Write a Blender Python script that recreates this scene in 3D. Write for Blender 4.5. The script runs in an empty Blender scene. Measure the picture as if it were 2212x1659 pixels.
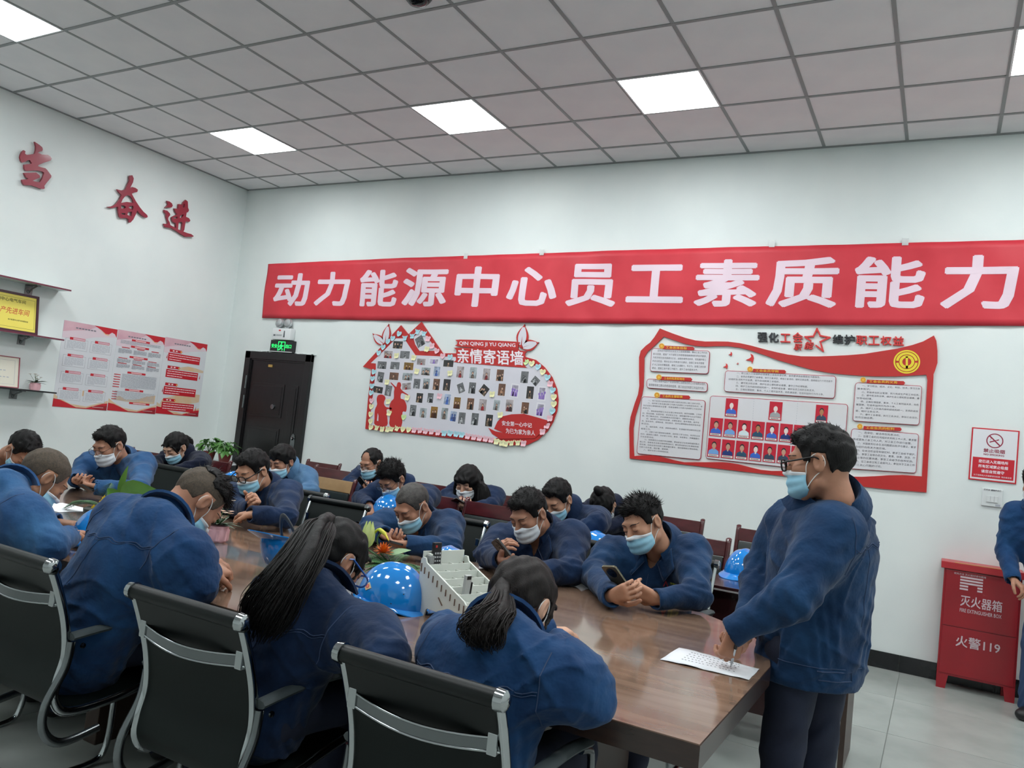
import bpy, bmesh, math, random
import numpy as np
from mathutils import Vector, Matrix, Quaternion
from mathutils.bvhtree import BVHTree
PI = math.pi
scene = bpy.context.scene
COL = scene.collection
random.seed(7)

# ------------------------------------------------------------------ camera
CAM = Vector((7.5325, -6.5717, 1.4291))
YAW, PITCH, ROLL, FPX = -0.5040, 0.0603, 0.1081, 1703.5
cF = Vector((math.sin(YAW)*math.cos(PITCH), math.cos(YAW)*math.cos(PITCH), math.sin(PITCH)))
_r0 = Vector((math.cos(YAW), -math.sin(YAW), 0)); _u0 = _r0.cross(cF)
cR = _r0*math.cos(ROLL) + _u0*math.sin(ROLL)
cU = -_r0*math.sin(ROLL) + _u0*math.cos(ROLL)
cam_d = bpy.data.cameras.new('camera'); cam = bpy.data.objects.new('camera', cam_d); COL.objects.link(cam)
cam_d.sensor_fit = 'HORIZONTAL'; cam_d.sensor_width = 36.0; cam_d.lens = 36.0*FPX/2212.0
cam_d.clip_start = 0.05; cam_d.clip_end = 60
_m = Matrix((cR, cU, -cF)).transposed().to_4x4(); _m.translation = CAM
cam.matrix_world = _m
scene.camera = cam

# ------------------------------------------------------------------ world, exposure
w = bpy.data.worlds.new('world'); scene.world = w; w.use_nodes = True
w.node_tree.nodes['Background'].inputs[0].default_value = (0.9, 0.97, 1.0, 1)
w.node_tree.nodes['Background'].inputs[1].default_value = 0.25
vs = scene.view_settings
vs.view_transform = 'Standard'; vs.look = 'None'; vs.gamma = 1.0; vs.use_curve_mapping = False
vs.exposure = 0.0
PANEL_POWER = 29.5          # emission strength of the ceiling light panels
scene.cycles.max_bounces = 6; scene.cycles.diffuse_bounces = 4; scene.cycles.glossy_bounces = 3
scene.cycles.transparent_max_bounces = 8
scene.cycles.caustics_reflective = False; scene.cycles.caustics_refractive = False
scene.cycles.sample_clamp_indirect = 3.0

H = 3.98                    # ceiling height
# points of the real surfaces seen at a place of the photograph
def _ray(px, py): return cF + cR*((px-1106)/FPX) - cU*((py-829.5)/FPX)
def AY(px, py, y): d = _ray(px, py); return CAM + d*((y-CAM.y)/d.y)
def AX(px, py, x): d = _ray(px, py); return CAM + d*((x-CAM.x)/d.x)
def AZ(px, py, z): d = _ray(px, py); return CAM + d*((z-CAM.z)/d.z)

# ------------------------------------------------------------------ materials
def lin(c):
    c = c/255.0
    return c/12.92 if c <= 0.04045 else ((c+0.055)/1.055)**2.4
def rgb(c): return (lin(c[0]), lin(c[1]), lin(c[2]), 1)
MATS = {}
def mat(name, col, rough=0.6, metal=0.0, spec=0.5, col2=None, nscale=20, bump=0.0, bscale=60, coat=0.0,
        alpha=1.0, emit=None, estr=0, sheen=0, sss=0, stretch=None, ndetail=4, trans=0, lo=0.35, hi=0.65):
    if name in MATS: return MATS[name]
    m = bpy.data.materials.new(name); m.use_nodes = True; nt = m.node_tree; b = nt.nodes['Principled BSDF']
    b.inputs['Base Color'].default_value = rgb(col); b.inputs['Roughness'].default_value = rough
    b.inputs['Metallic'].default_value = metal; b.inputs['Specular IOR Level'].default_value = spec
    b.inputs['Coat Weight'].default_value = coat; b.inputs['Coat Roughness'].default_value = 0.08
    if sheen: b.inputs['Sheen Weight'].default_value = sheen
    if sss: b.inputs['Subsurface Weight'].default_value = sss; b.inputs['Subsurface Radius'].default_value = (0.02, 0.008, 0.004); b.inputs['Subsurface Scale'].default_value = 0.3
    if trans: b.inputs['Transmission Weight'].default_value = trans
    if alpha < 1: b.inputs['Alpha'].default_value = alpha
    if emit: b.inputs['Emission Color'].default_value = rgb(emit); b.inputs['Emission Strength'].default_value = estr
    tc = None
    if col2 is not None or bump:
        tc = nt.nodes.new('ShaderNodeTexCoord'); mp = nt.nodes.new('ShaderNodeMapping')
        nt.links.new(tc.outputs['Object'], mp.inputs[0])
        if stretch: mp.inputs['Scale'].default_value = stretch
    if col2 is not None:
        n = nt.nodes.new('ShaderNodeTexNoise'); n.inputs['Scale'].default_value = nscale; n.inputs['Detail'].default_value = ndetail
        nt.links.new(mp.outputs[0], n.inputs['Vector'])
        r = nt.nodes.new('ShaderNodeValToRGB'); r.color_ramp.elements[0].position = lo; r.color_ramp.elements[1].position = hi
        r.color_ramp.elements[0].color = rgb(col); r.color_ramp.elements[1].color = rgb(col2)
        nt.links.new(n.outputs[0], r.inputs[0]); nt.links.new(r.outputs[0], b.inputs['Base Color'])
    if bump:
        n2 = nt.nodes.new('ShaderNodeTexNoise'); n2.inputs['Scale'].default_value = bscale; n2.inputs['Detail'].default_value = 3
        nt.links.new(mp.outputs[0], n2.inputs['Vector'])
        bp = nt.nodes.new('ShaderNodeBump'); bp.inputs['Strength'].default_value = bump; bp.inputs['Distance'].default_value = 0.01
        nt.links.new(n2.outputs[0], bp.inputs['Height']); nt.links.new(bp.outputs[0], b.inputs['Normal'])
    MATS[name] = m
    return m

# ------------------------------------------------------------------ object helpers
def link(o, parent=None):
    COL.objects.link(o)
    if parent is not None: o.parent = parent
    return o
def obj(name, me, m=None, parent=None, label=None, stuff=False):
    o = bpy.data.objects.new(name, me); link(o, parent)
    if m is not None:
        if isinstance(m, (list, tuple)):
            if not len(me.materials):
                for q in m: me.materials.append(q)
        elif not len(me.materials): me.materials.append(m)
    if parent is not None:
        o.matrix_parent_inverse = parent_inv(parent)
    if label: o['label'] = label
    if stuff: o['kind'] = 'stuff'
    return o
_PINV = {}
def parent_inv(p):
    # parts are modelled in world coordinates: undo the parents' placement
    m = Matrix.Identity(4)
    q = p
    while q is not None:
        m = (q.matrix_basis if q.parent is None else q.matrix_parent_inverse @ q.matrix_basis) @ m
        q = q.parent
    return m.inverted()
def thing(name, label, cat, loc=(0, 0, 0), group=None, rz=0):
    o = bpy.data.objects.new(name, None); o.empty_display_size = 0.05
    COL.objects.link(o); o.location = loc; o.rotation_euler = (0, 0, rz)
    o['label'] = label; o['category'] = cat
    if group: o['group'] = group
    return o
def tag(o, label, cat, group=None):
    o['label'] = label; o['category'] = cat
    if group: o['group'] = group
    return o
def struct(name, me, m, parent=None):
    o = obj(name, me, m, parent)
    if parent is None: o['kind'] = 'structure'
    return o
def dup(root, loc, rz, label, group=None):
    r = root.copy(); COL.objects.link(r); r.location = loc; r.rotation_euler = (0, 0, rz); r['label'] = label
    if group: r['group'] = group
    for ch in list(root.children):
        c = ch.copy(); COL.objects.link(c); c.parent = r; c.matrix_parent_inverse = ch.matrix_parent_inverse.copy()
        for g in list(ch.children):
            d = g.copy(); COL.objects.link(d); d.parent = c; d.matrix_parent_inverse = g.matrix_parent_inverse.copy()
    return r
def ordinal(k): return ['first', 'second', 'third', 'fourth', 'fifth', 'sixth', 'seventh', 'eighth', 'ninth', 'tenth', 'eleventh', 'twelfth', 'thirteenth', 'fourteenth', 'fifteenth', 'sixteenth', 'seventeenth', 'eighteenth'][k]

class MB:
    """collects simple solids into one mesh"""
    def __init__(s): s.v = []; s.f = []; s.mi = []; s.cur = 0
    def add(s, vs_, fs, M=None):
        b = len(s.v)
        for p in vs_:
            p = Vector(p)
            s.v.append(M @ p if M else p)
        for f in fs: s.f.append([b+i for i in f]); s.mi.append(s.cur)
        return s
    def box(s, lo, hi, M=None, bev=0.0):
        x0, y0, z0 = lo; x1, y1, z1 = hi
        if bev <= 0:
            return s.add([(x0,y0,z0),(x1,y0,z0),(x1,y1,z0),(x0,y1,z0),(x0,y0,z1),(x1,y0,z1),(x1,y1,z1),(x0,y1,z1)],
                  [(0,3,2,1),(4,5,6,7),(0,1,5,4),(1,2,6,5),(2,3,7,6),(3,0,4,7)], M)
        bm = bmesh.new(); bmesh.ops.create_cube(bm, size=1)
        for v in bm.verts: v.co = Vector(((x0+x1)/2+v.co.x*(x1-x0), (y0+y1)/2+v.co.y*(y1-y0), (z0+z1)/2+v.co.z*(z1-z0)))
        bmesh.ops.bevel(bm, geom=bm.edges[:], offset=bev, segments=2, profile=0.6, affect='EDGES')
        bm.verts.index_update()
        s.add([v.co.copy() for v in bm.verts], [[v.index for v in f.verts] for f in bm.faces], M); bm.free(); return s
    def tube(s, pts, r, n=8, cap=True, M=None, sx=1.0, flat=None):
        pts = [Vector(p) for p in pts]; rr = r if isinstance(r, (list, tuple)) else [r]*len(pts)
        base = len(s.v); up = None; m = len(pts)
        for i, p in enumerate(pts):
            t = (pts[min(i+1, m-1)]-pts[max(i-1, 0)])
            t = t.normalized() if t.length > 1e-9 else Vector((0, 0, 1))
            if up is None:
                up = Vector(flat) if flat else (Vector((0, 0, 1)) if abs(t.z) < 0.9 else Vector((1, 0, 0)))
            a = t.cross(up)
            if a.length < 1e-6: a = t.orthogonal()
            a.normalize(); b = a.cross(t).normalized(); up = b if not flat else up
            for k in range(n):
                an = 2*PI*k/n
                q = p + a*(math.cos(an)*rr[i]*sx) + b*(math.sin(an)*rr[i])
                s.v.append(M @ q if M else q)
        for i in range(m-1):
            for k in range(n):
                s.f.append([base+i*n+k, base+i*n+(k+1) % n, base+(i+1)*n+(k+1) % n, base+(i+1)*n+k]); s.mi.append(s.cur)
        if cap:
            s.f.append([base+k for k in reversed(range(n))]); s.mi.append(s.cur)
            s.f.append([base+(m-1)*n+k for k in range(n)]); s.mi.append(s.cur)
        return s
    def lathe(s, prof, n=16, M=None, sq=None):
        base = len(s.v); m = len(prof)
        for r, z in prof:
            for k in range(n):
                a = 2*PI*k/n; q = Vector((r*math.cos(a), r*math.sin(a), z))
                if sq: q = Vector((q.x*sq[0], q.y*sq[1], q.z))
                s.v.append(M @ q if M else q)
        for i in range(m-1):
            for k in range(n):
                s.f.append([base+i*n+k, base+i*n+(k+1) % n, base+(i+1)*n+(k+1) % n, base+(i+1)*n+k]); s.mi.append(s.cur)
        if prof[0][0] > 1e-5: s.f.append([base+k for k in reversed(range(n))]); s.mi.append(s.cur)
        if prof[-1][0] > 1e-5: s.f.append([base+(m-1)*n+k for k in range(n)]); s.mi.append(s.cur)
        return s
    def prism(s, poly, h0, h1, M=None):
        n = len(poly); base = len(s.v)
        for h in (h0, h1):
            for x, y in poly:
                q = Vector((x, y, h)); s.v.append(M @ q if M else q)
        s.f.append([base+k for k in reversed(range(n))]); s.mi.append(s.cur)
        s.f.append([base+n+k for k in range(n)]); s.mi.append(s.cur)
        for k in range(n):
            s.f.append([base+k, base+(k+1) % n, base+n+(k+1) % n, base+n+k]); s.mi.append(s.cur)
        return s
    def mesh(s, name, smooth=False, mats=None):
        me = bpy.data.meshes.new(name); me.from_pydata([tuple(v) for v in s.v], [], s.f); me.update()
        if mats:
            for q in mats: me.materials.append(q)
            me.polygons.foreach_set('material_index', s.mi)
        bm = bmesh.new(); bm.from_mesh(me); bmesh.ops.recalc_face_normals(bm, faces=bm.faces[:]); bm.to_mesh(me); bm.free()
        if smooth is True: me.shade_smooth()
        elif smooth: me.shade_smooth(); me.set_sharp_from_angle(angle=math.radians(smooth))
        return me
    def build(s, name, m, parent=None, smooth=False, label=None, stuff=False):
        me = s.mesh(name, smooth, m if isinstance(m, (list, tuple)) else None)
        return obj(name, me, None if isinstance(m, (list, tuple)) else m, parent, label, stuff)
def circ(cx, cy, r, n=20, ry=None, a0=0):
    ry = r if ry is None else ry
    return [(cx+r*math.cos(a0+2*PI*k/n), cy+ry*math.sin(a0+2*PI*k/n)) for k in range(n)]
def rrect(x0, y0, x1, y1, r, n=4):
    o = []
    for cx, cy, a in ((x1-r, y1-r, 0), (x0+r, y1-r, PI/2), (x0+r, y0+r, PI), (x1-r, y0+r, 1.5*PI)):
        for k in range(n+1):
            t = a+PI/2*k/n; o.append((cx+r*math.cos(t), cy+r*math.sin(t)))
    return o
def smoothpoly(P, n=5):
    """closed Catmull-Rom through points"""
    o = []; m = len(P)
    for i in range(m):
        p0, p1, p2, p3 = P[i-1], P[i], P[(i+1) % m], P[(i+2) % m]
        for k in range(n):
            t = k/n
            o.append(tuple(0.5*((2*p1[j])+(-p0[j]+p2[j])*t+(2*p0[j]-5*p1[j]+4*p2[j]-p3[j])*t*t+(-p0[j]+3*p1[j]-3*p2[j]+p3[j])*t**3) for j in (0, 1)))
    return o
def spath(P, n=6):
    """open Catmull-Rom through 3D points"""
    P = [Vector(p) for p in P]; o = []; m = len(P)
    for i in range(m-1):
        p0 = P[max(i-1, 0)]; p1 = P[i]; p2 = P[i+1]; p3 = P[min(i+2, m-1)]
        for k in range(n):
            t = k/n
            o.append(0.5*((2*p1)+(-p0+p2)*t+(2*p0-5*p1+4*p2-p3)*t*t+(-p0+3*p1-3*p2+p3)*t**3))
    o.append(P[-1]); return o
def shape2d(loops, depth=0.004, name='shape'):
    """filled 2D outline with holes -> mesh of thickness depth in z 0..depth"""
    c = bpy.data.curves.new(name, 'CURVE'); c.dimensions = '2D'; c.fill_mode = 'BOTH'; c.extrude = depth/2
    for L in loops:
        sp = c.splines.new('POLY'); sp.points.add(len(L)-1)
        for i, (x, y) in enumerate(L): sp.points[i].co = (x, y, 0, 1)
        sp.use_cyclic_u = True
    return _conv(c, depth/2)
def _conv(c, dz):
    o = bpy.data.objects.new('tmp', c)
    me = bpy.data.meshes.new_from_object(o)
    bpy.data.objects.remove(o); bpy.data.curves.remove(c)
    me.transform(Matrix.Translation((0, 0, dz))); me.materials.clear()
    return me
def text(body, size=1.0, depth=0.002, bold=0.0, align='LEFT', space=1.0, line=1.0, shear=0):
    c = bpy.data.curves.new('text', 'FONT'); c.body = body; c.size = size; c.extrude = depth/2
    c.align_x = align; c.space_character = space; c.space_line = line; c.resolution_u = 2; c.shear = shear
    me = _conv(c, depth/2)
    if bold > 0:      # a heavier weight: the glyph laid over itself on a small circle
        n = 8 if bold > 0.025 else 4; bm = bmesh.new(); bm.from_mesh(me)
        for k in range(n):
            m2 = me.copy(); m2.transform(Matrix.Translation((bold*size*math.cos(2*PI*k/n+0.4), bold*size*math.sin(2*PI*k/n+0.4), 0.00006*(k+1)*(-1 if k % 2 else 1)))); bm.from_mesh(m2); bpy.data.meshes.remove(m2)
        bm.to_mesh(me); bm.free()
    return me
def fitmesh(me, x0, y0, x1, y1):
    """scale a flat mesh into a box of its plane"""
    n = len(me.vertices); a = np.zeros(n*3); me.vertices.foreach_get('co', a); a = a.reshape(-1, 3)
    lo = a.min(0); hi = a.max(0)
    for k, (p, q) in enumerate(((x0, x1), (y0, y1))):
        a[:, k] = p+(a[:, k]-lo[k])/max(hi[k]-lo[k], 1e-6)*(q-p)
    me.vertices.foreach_set('co', a.ravel()); me.update(); return me
def joinmesh(meshes, name='joined'):
    bm = bmesh.new()
    for me in meshes: bm.from_mesh(me)
    o = bpy.data.meshes.new(name); bm.to_mesh(o); bm.free()
    for me in meshes: bpy.data.meshes.remove(me)
    return o
# frames of the walls: local (x, y, z) -> along the wall, up, out of the wall
MBACK = Matrix(((1,0,0,0),(0,0,-1,0),(0,1,0,0),(0,0,0,1)))       # x->X, y->Z, z->-Y
MLEFT = Matrix(((0,0,1,0),(1,0,0,0),(0,1,0,0),(0,0,0,1)))        # x->Y, y->Z, z->+X
def onwall(me, M, off): me.transform(M @ Matrix.Translation((0, 0, off))); return me
def pb(px, py):  # photo place -> back wall (X, Z)
    p = AY(px, py, 0); return (p.x, p.z)
def pl(px, py):  # photo place -> left wall (Y, Z)
    p = AX(px, py, 0); return (p.y, p.z)
# ================================================================== room shell
X1, Y1 = 11.4, -9.4
m_wall = mat('wall_paint', (226, 232, 230), 0.75, col2=(219, 226, 225), nscale=1.6, bump=0.04, bscale=90, spec=0.3)
m_tile = mat('ceiling_tile', (240, 238, 239), 0.9, col2=(234, 233, 235), nscale=3, bump=0.05, bscale=300, spec=0.2)
m_tbar = mat('ceiling_grid', (138, 141, 141), 0.5)
m_floor = mat('floor_tile', (164, 169, 165), 0.25, col2=(152, 158, 154), nscale=3.5, spec=0.5, ndetail=8)
m_grout = mat('floor_grout', (120, 126, 122), 0.8)
m_base = mat('baseboard_tile', (24, 25, 27), 0.12, col2=(32, 33, 36), nscale=6)
def slab(name, lo, hi, m): return struct(name, MB().box(lo, hi).mesh(name), m)
slab('wall_back', (-0.2, 0, 0), (X1+0.2, 0.2, H+0.25), m_wall)
slab('wall_left', (-0.2, Y1, 0), (0, 0, H+0.25), m_wall)
slab('wall_right', (X1, Y1, 0), (X1+0.2, 0, H+0.25), m_wall)
slab('wall_front', (-0.2, Y1-0.2, 0), (X1+0.2, Y1, H+0.25), m_wall)
fl = slab('floor', (-0.2, Y1-0.2, -0.1), (X1+0.2, 0.2, -0.002), m_grout)
fme = MB().box((-0.398, -0.398, -0.002), (0.398, 0.398, 0.0), bev=0.0006).mesh('floor_tile')
i = 0
for ix in range(0, 15):
    for iy in range(0, 12):
        cx = 7.37 - 0.4 + 0.8*(ix-9); cy = -0.38 - 0.8*iy
        if cx < -0.1 or cx > X1+0.1: continue
        o = obj('floor_tile', fme, m_floor, fl); o.location = (cx, cy, 0)
ce = slab('ceiling', (-0.2, Y1-0.2, H+0.04), (X1+0.2, 0.2, H+0.25), m_tile)
GX0, GY0 = 0.5413, 0.3679
LIGHTC = [1, 5, 8, 12, 16]; LIGHTR = [2, 6, 10]
cme = MB().box((-0.291, -0.291, 0), (0.291, 0.291, 0.012), bev=0.002).mesh('ceiling_tile')
cnt = 0
for c in range(-1, 18):
    for r in range(0, 16):
        x0 = max(GX0+0.6*c, 0.0); x1 = min(GX0+0.6*(c+1), X1); y1 = min(-(GY0+0.6*(r-1)), 0.0); y0 = max(-(GY0+0.6*r), Y1)
        if x1-x0 < 0.05 or y1-y0 < 0.05: continue
        if c in LIGHTC and r in LIGHTR: continue
        o = obj('ceiling_tile', cme, m_tile, ce)
        o.location = ((x0+x1)/2, (y0+y1)/2, H+0.004); o.scale = ((x1-x0)/0.6, (y1-y0)/0.6, 1)
        cnt += 1
for c in range(0, 19):
    x = GX0+0.6*c
    if x < X1: MB().box((x-0.012, Y1, H), (x+0.012, 0, H+0.03)).build('grid_bar', m_tbar, ce)
for r in range(0, 16):
    y = -(GY0+0.6*r)
    if y > Y1: MB().box((0, y-0.012, H-0.001), (X1, y+0.012, H+0.028)).build('grid_bar', m_tbar, ce)
MB().box((0, -0.022, H-0.004), (X1, 0, H+0.02)).build('edge_angle', m_tbar, ce)
MB().box((0, Y1, H-0.004), (0.022, 0, H+0.02)).build('edge_angle', m_tbar, ce)
# light panels
m_lum = mat('panel_glow', (255, 255, 255), 0.5, emit=(246, 251, 252), estr=PANEL_POWER)
m_lfr = mat('panel_frame', (235, 238, 240), 0.4)
lfr = MB()
for lo, hi in (((-0.298,-0.298,-0.006),(0.298,-0.286,0.01)), ((-0.298,0.286,-0.006),(0.298,0.298,0.01)), ((-0.298,-0.286,-0.006),(-0.286,0.286,0.01)), ((0.286,-0.286,-0.006),(0.298,0.286,0.01))): lfr.box(lo, hi)
lfr = lfr.mesh('panel_frame'); ldf = MB().prism(rrect(-0.286,-0.286,0.286,0.286,0.015), -0.004, 0.006).mesh('diffuser')
cname = {1: 'farthest left', 5: 'second from left', 8: 'third from left', 12: 'fourth from left', 16: 'rightmost'}
rname = {2: 'in the row nearest the banner', 6: 'in the second row from the banner', 10: 'in the third row from the banner', 14: 'in the fourth row from the banner'}
for r in LIGHTR:
    for c in LIGHTC:
        cx, cy = GX0+0.6*(c+0.5), -(GY0+0.6*(r-0.5))
        t = thing('ceiling_light', 'square glowing ceiling panel, %s %s' % (cname[c], rname[r]), 'ceiling light', (cx, cy, H+0.002), 'ceiling panel lights')
        a = obj('frame', lfr, m_lfr); a.parent = t
        a = obj('diffuser', ldf, m_lum); a.parent = t
# baseboard of black tiles
for nm, n, fn in (('baseboard_back', 19, 'b'), ('baseboard_left', 15, 'l')):
    bb = struct(nm, (MB().box((0, -0.006, 0), (X1, 0, 0.118)) if fn == 'b' else MB().box((0, Y1, 0), (0.006, 0, 0.118))).mesh(nm), m_grout)
    for k in range(n):
        a = 7.36-0.6*12+0.6*k if fn == 'b' else -0.6*k
        if fn == 'b':
            x0, x1 = max(a, 0), min(a+0.597, X1)
            if x0 < 1.4 and x1 > 0.35: continue
            if x1-x0 > 0.03: MB().box((x0, -0.014, 0), (x1, -0.004, 0.12), bev=0.001).build('baseboard_tile', m_base, bb)
        else:
            MB().box((0.004, max(a-0.597, Y1), 0), (0.014, a, 0.12), bev=0.001).build('baseboard_tile', m_base, bb)
# dark dome camera under the ceiling
t = thing('dome_camera', 'small black dome camera under the ceiling at the top edge', 'security camera', (4.60, -2.94, H))
m_blk = mat('black_plastic', (22, 23, 25), 0.35)
MB().lathe([(0.085, 0.0), (0.088, -0.015), (0.075, -0.034)], 24, Matrix.Translation((4.60, -2.94, H))).build('base', m_blk, t, 40)
MB().lathe([(0.07, -0.03), (0.066, -0.045), (0.05, -0.06), (0.025, -0.068), (0.0, -0.07)], 24, Matrix.Translation((4.60, -2.94, H))).build('dome', mat('smoked_dome', (10, 11, 13), 0.08), t, True)

# ================================================================== door
dx0, dx1, dz1 = 0.365, 1.385, 2.035
m_door = mat('door_dark', (15, 14, 16), 0.3, col2=(21, 20, 22), nscale=8, stretch=(6, 1, 0.6), bump=0.05, bscale=40)
m_chr = mat('chrome', (176, 180, 182), 0.1, metal=1.0)
m_steel = mat('brushed_steel', (120, 124, 126), 0.25, metal=1.0)
dr = struct('door_1', MB().box((dx0+0.09, -0.02, 0.005), (dx1-0.09, 0.0, dz1-0.09), bev=0.002).mesh('door'), m_door)
fr = MB(); fr.box((dx0, -0.05, 0), (dx0+0.085, 0, dz1), bev=0.006); fr.box((dx1-0.085, -0.05, 0), (dx1, 0, dz1), bev=0.006); fr.box((dx0, -0.05, dz1-0.085), (dx1, 0, dz1), bev=0.006)
fr.box((dx0+0.085, -0.035, 0), (dx0+0.1, 0, dz1-0.085)); fr.box((dx1-0.1, -0.035, 0), (dx1-0.085, 0, dz1-0.085)); fr.box((dx0+0.085, -0.035, dz1-0.1), (dx1-0.085, 0, dz1-0.085))
fr.build('door_frame', m_door, dr)
for (a, b, c, d) in ((0.52, 1.30, 1.02, 1.68), (0.52, 0.62, 1.02, 1.18), (0.52, 0.14, 1.02, 0.5), (1.1, 0.14, 1.23, 1.68)):
    q = MB(); q.box((a, -0.027, b), (c, -0.018, d), bev=0.004); q.box((a+0.03, -0.031, b+0.03), (c-0.03, -0.02, d-0.03), bev=0.003); q.build('door_panel', m_door, dr)
for z0, z1 in ((1.60, 1.75), (1.37, 1.52)):
    MB().tube([(dx0+0.068, -0.052, z0), (dx0+0.068, -0.052, z1)], 0.009, 8).build('hinge', m_steel, dr, 40)
MB().box((0.735, -0.034, 1.865), (0.795, -0.02, 1.895), bev=0.002).build('number_plate', mat('brass_plate', (196, 160, 92), 0.4, metal=0.5), dr)
MB().lathe([(0.0, 0.03), (0.028, 0.028), (0.032, 0.0)], 16, Matrix.Translation((0.89, -0.02, 1.42)) @ Matrix.Rotation(PI/2, 4, 'X')).build('peephole', m_steel, dr, 40)
hd = MB().prism([(-0.032, -0.14), (0.032, -0.14), (0.032, 0.08), (0.022, 0.13), (0.0, 0.15), (-0.022, 0.13), (-0.032, 0.08)], 0, 0.014, Matrix.Translation((1.245, -0.02, 1.0)) @ MBACK).build('handle_plate', m_steel, dr)
MB().tube([(1.245, -0.03, 1.0), (1.245, -0.075, 1.0), (1.235, -0.082, 1.0), (1.13, -0.082, 1.005)], 0.009, 8).build('handle', m_chr, hd, 40)
MB().tube([(1.255, -0.03, 1.1), (1.255, -0.06, 1.1), (1.275, -0.066, 1.085)], 0.012, 8).build('lock_knob', m_chr, hd, 40)
# white crumbly plaster line above the frame
random.seed(3)
pl_ = MB()
for k in range(26):
    x = dx0+random.random()*(dx1-dx0); pl_.box((x, -0.012, dz1), (x+0.02+random.random()*0.05, 0, dz1+0.004+random.random()*0.012))
pl_.build('trim_1', m_wall)['kind'] = 'structure'

# exit sign over the door
t = thing('exit_sign', 'black exit sign with green lit running man above the dark door', 'exit sign', (0.92, -0.03, 2.045))
MB().box((0.745, -0.05, 2.04), (1.095, -0.002, 2.178), bev=0.003).build('housing', m_blk, t)
m_grn = mat('sign_green', (40, 225, 110), 0.5, emit=(38, 232, 112), estr=1.1)
MB().box((0.75, -0.052, 2.044), (1.09, -0.0495, 2.052)).build('rim', mat('rim_white', (210, 214, 214), 0.4), t)
for s_, x0_, x1_ in (('安全', 0.765, 0.855), ('出口', 0.985, 1.07)): obj('lettering', onwall(fitmesh(text(s_, 1, 0.001, 0.02), x0_, 2.09, x1_, 2.135), MBACK, 0.0505), m_grn, t)
mm = MB(); MM = MBACK @ Matrix.Translation((0, 0, 0.0505))
for q in (((0.865, 2.06), (0.875, 2.06), (0.875, 2.165), (0.865, 2.165)), ((0.965, 2.06), (0.975, 2.06), (0.975, 2.165), (0.965, 2.165)), ((0.875, 2.155), (0.965, 2.155), (0.965, 2.165), (0.875, 2.165)),
          ((0.905, 2.13), (0.93, 2.105), (0.955, 2.112), (0.957, 2.12), (0.932, 2.118), (0.912, 2.14)), ((0.905, 2.13), (0.93, 2.118), (0.925, 2.085), (0.905, 2.095)),
          ((0.905, 2.1), (0.925, 2.09), (0.9, 2.07), (0.878, 2.062), (0.876, 2.07), (0.895, 2.08)), ((0.912, 2.1), (0.927, 2.09), (0.943, 2.08), (0.94, 2.06), (0.93, 2.06), (0.932, 2.075)),
          ((0.905, 2.125), (0.885, 2.115), (0.882, 2.095), (0.89, 2.095), (0.893, 2.108), (0.91, 2.115))):
    mm.prism(q, 0, 0.001, MM)
mm.prism(circ(0.918, 2.147, 0.009, 12), 0, 0.001, MM)
mm.build('running_man', m_grn, t)
t = thing('emergency_light', 'white twin head emergency light with two round lamps above exit sign', 'emergency light', (0.92, -0.04, 2.18))
MB().box((0.775, -0.075, 2.182), (1.06, -0.002, 2.315), bev=0.012).build('housing', mat('white_plastic', (222, 225, 226), 0.35), t, 30)
MM = MBACK @ Matrix.Translation((0, 0, 0.0752))
q = MB(); q.prism([(0.95, 2.21), (0.975, 2.21), (0.97, 2.285), (0.955, 2.285)], 0, 0.001, MM); q.prism([(0.80, 2.222), (0.83, 2.222), (0.83, 2.24), (0.80, 2.24)], 0, 0.001, MM)
for z in (2.225, 2.235): q.prism([(0.84, z), (0.93, z), (0.93, z+0.004), (0.84, z+0.004)], 0, 0.001, MM)
q.build('printing', mat('print_grey', (95, 100, 104), 0.6), t, stuff=True)
MB().prism([(0.875, 2.28), (0.905, 2.28), (0.905, 2.295), (0.875, 2.295)], 0, 0.001, MM).build('red_badge', mat('print_red', (190, 40, 45), 0.6), t)
m_glass = mat('clear_lens', (235, 240, 242), 0.05, trans=0.6)
for x in (0.845, 0.975):
    M_ = Matrix.Translation((x, -0.05, 2.375)) @ Matrix.Rotation(math.radians(75), 4, 'X')
    l = MB().lathe([(0.0, -0.055), (0.03, -0.045), (0.052, -0.012), (0.056, 0.0), (0.052, 0.008)], 20, M_).build('lamp', mat('lamp_shell', (205, 210, 212), 0.15, metal=0.4), t, 40)
    MB().lathe([(0.052, 0.008), (0.04, 0.022), (0.0, 0.03)], 20, M_).build('lens', m_glass, l, True)
    MB().tube([(x, -0.04, 2.31), (x, -0.045, 2.34)], 0.012, 8).build('lamp_neck', m_lfr, l)
# ================================================================== banner
m_ban = mat('banner_cloth', (204, 56, 68), 0.5, col2=(196, 50, 62), nscale=4, spec=0.35)
m_banw = mat('banner_letter', (226, 204, 216), 0.5)
def banz(x):  # lower and upper edge of the hung banner
    t = (x-0.5)/7.5
    return 2.43+0.135*t-0.02*math.sin(t*PI), 3.07+0.115*t+0.02*math.sin(t*PI)
def bany(x, v):  # how far the loose cloth stands off the wall
    return 0.021+0.006*math.sin(x*2.1+v*3)+0.004*math.sin(x*5.3-v*6+1)+0.0022*math.sin(x*17+v*9)+0.003*math.sin((x+v*0.9)*9.0)*math.sin(x*1.7)
t = thing('banner', 'long red cloth banner with large white characters across the wall', 'banner', (4.2, -0.015, 2.8))
nx, ny = 260, 12; vs_ = []; fs = []
for i in range(nx+1):
    x = 0.505+9.4*i/nx; a, b = banz(x)
    for j in range(ny+1):
        v = j/ny; xx = x + (0.025*(1-v) if i == 0 else 0); vs_.append((xx, -bany(x, v), a+(b-a)*v))
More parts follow.
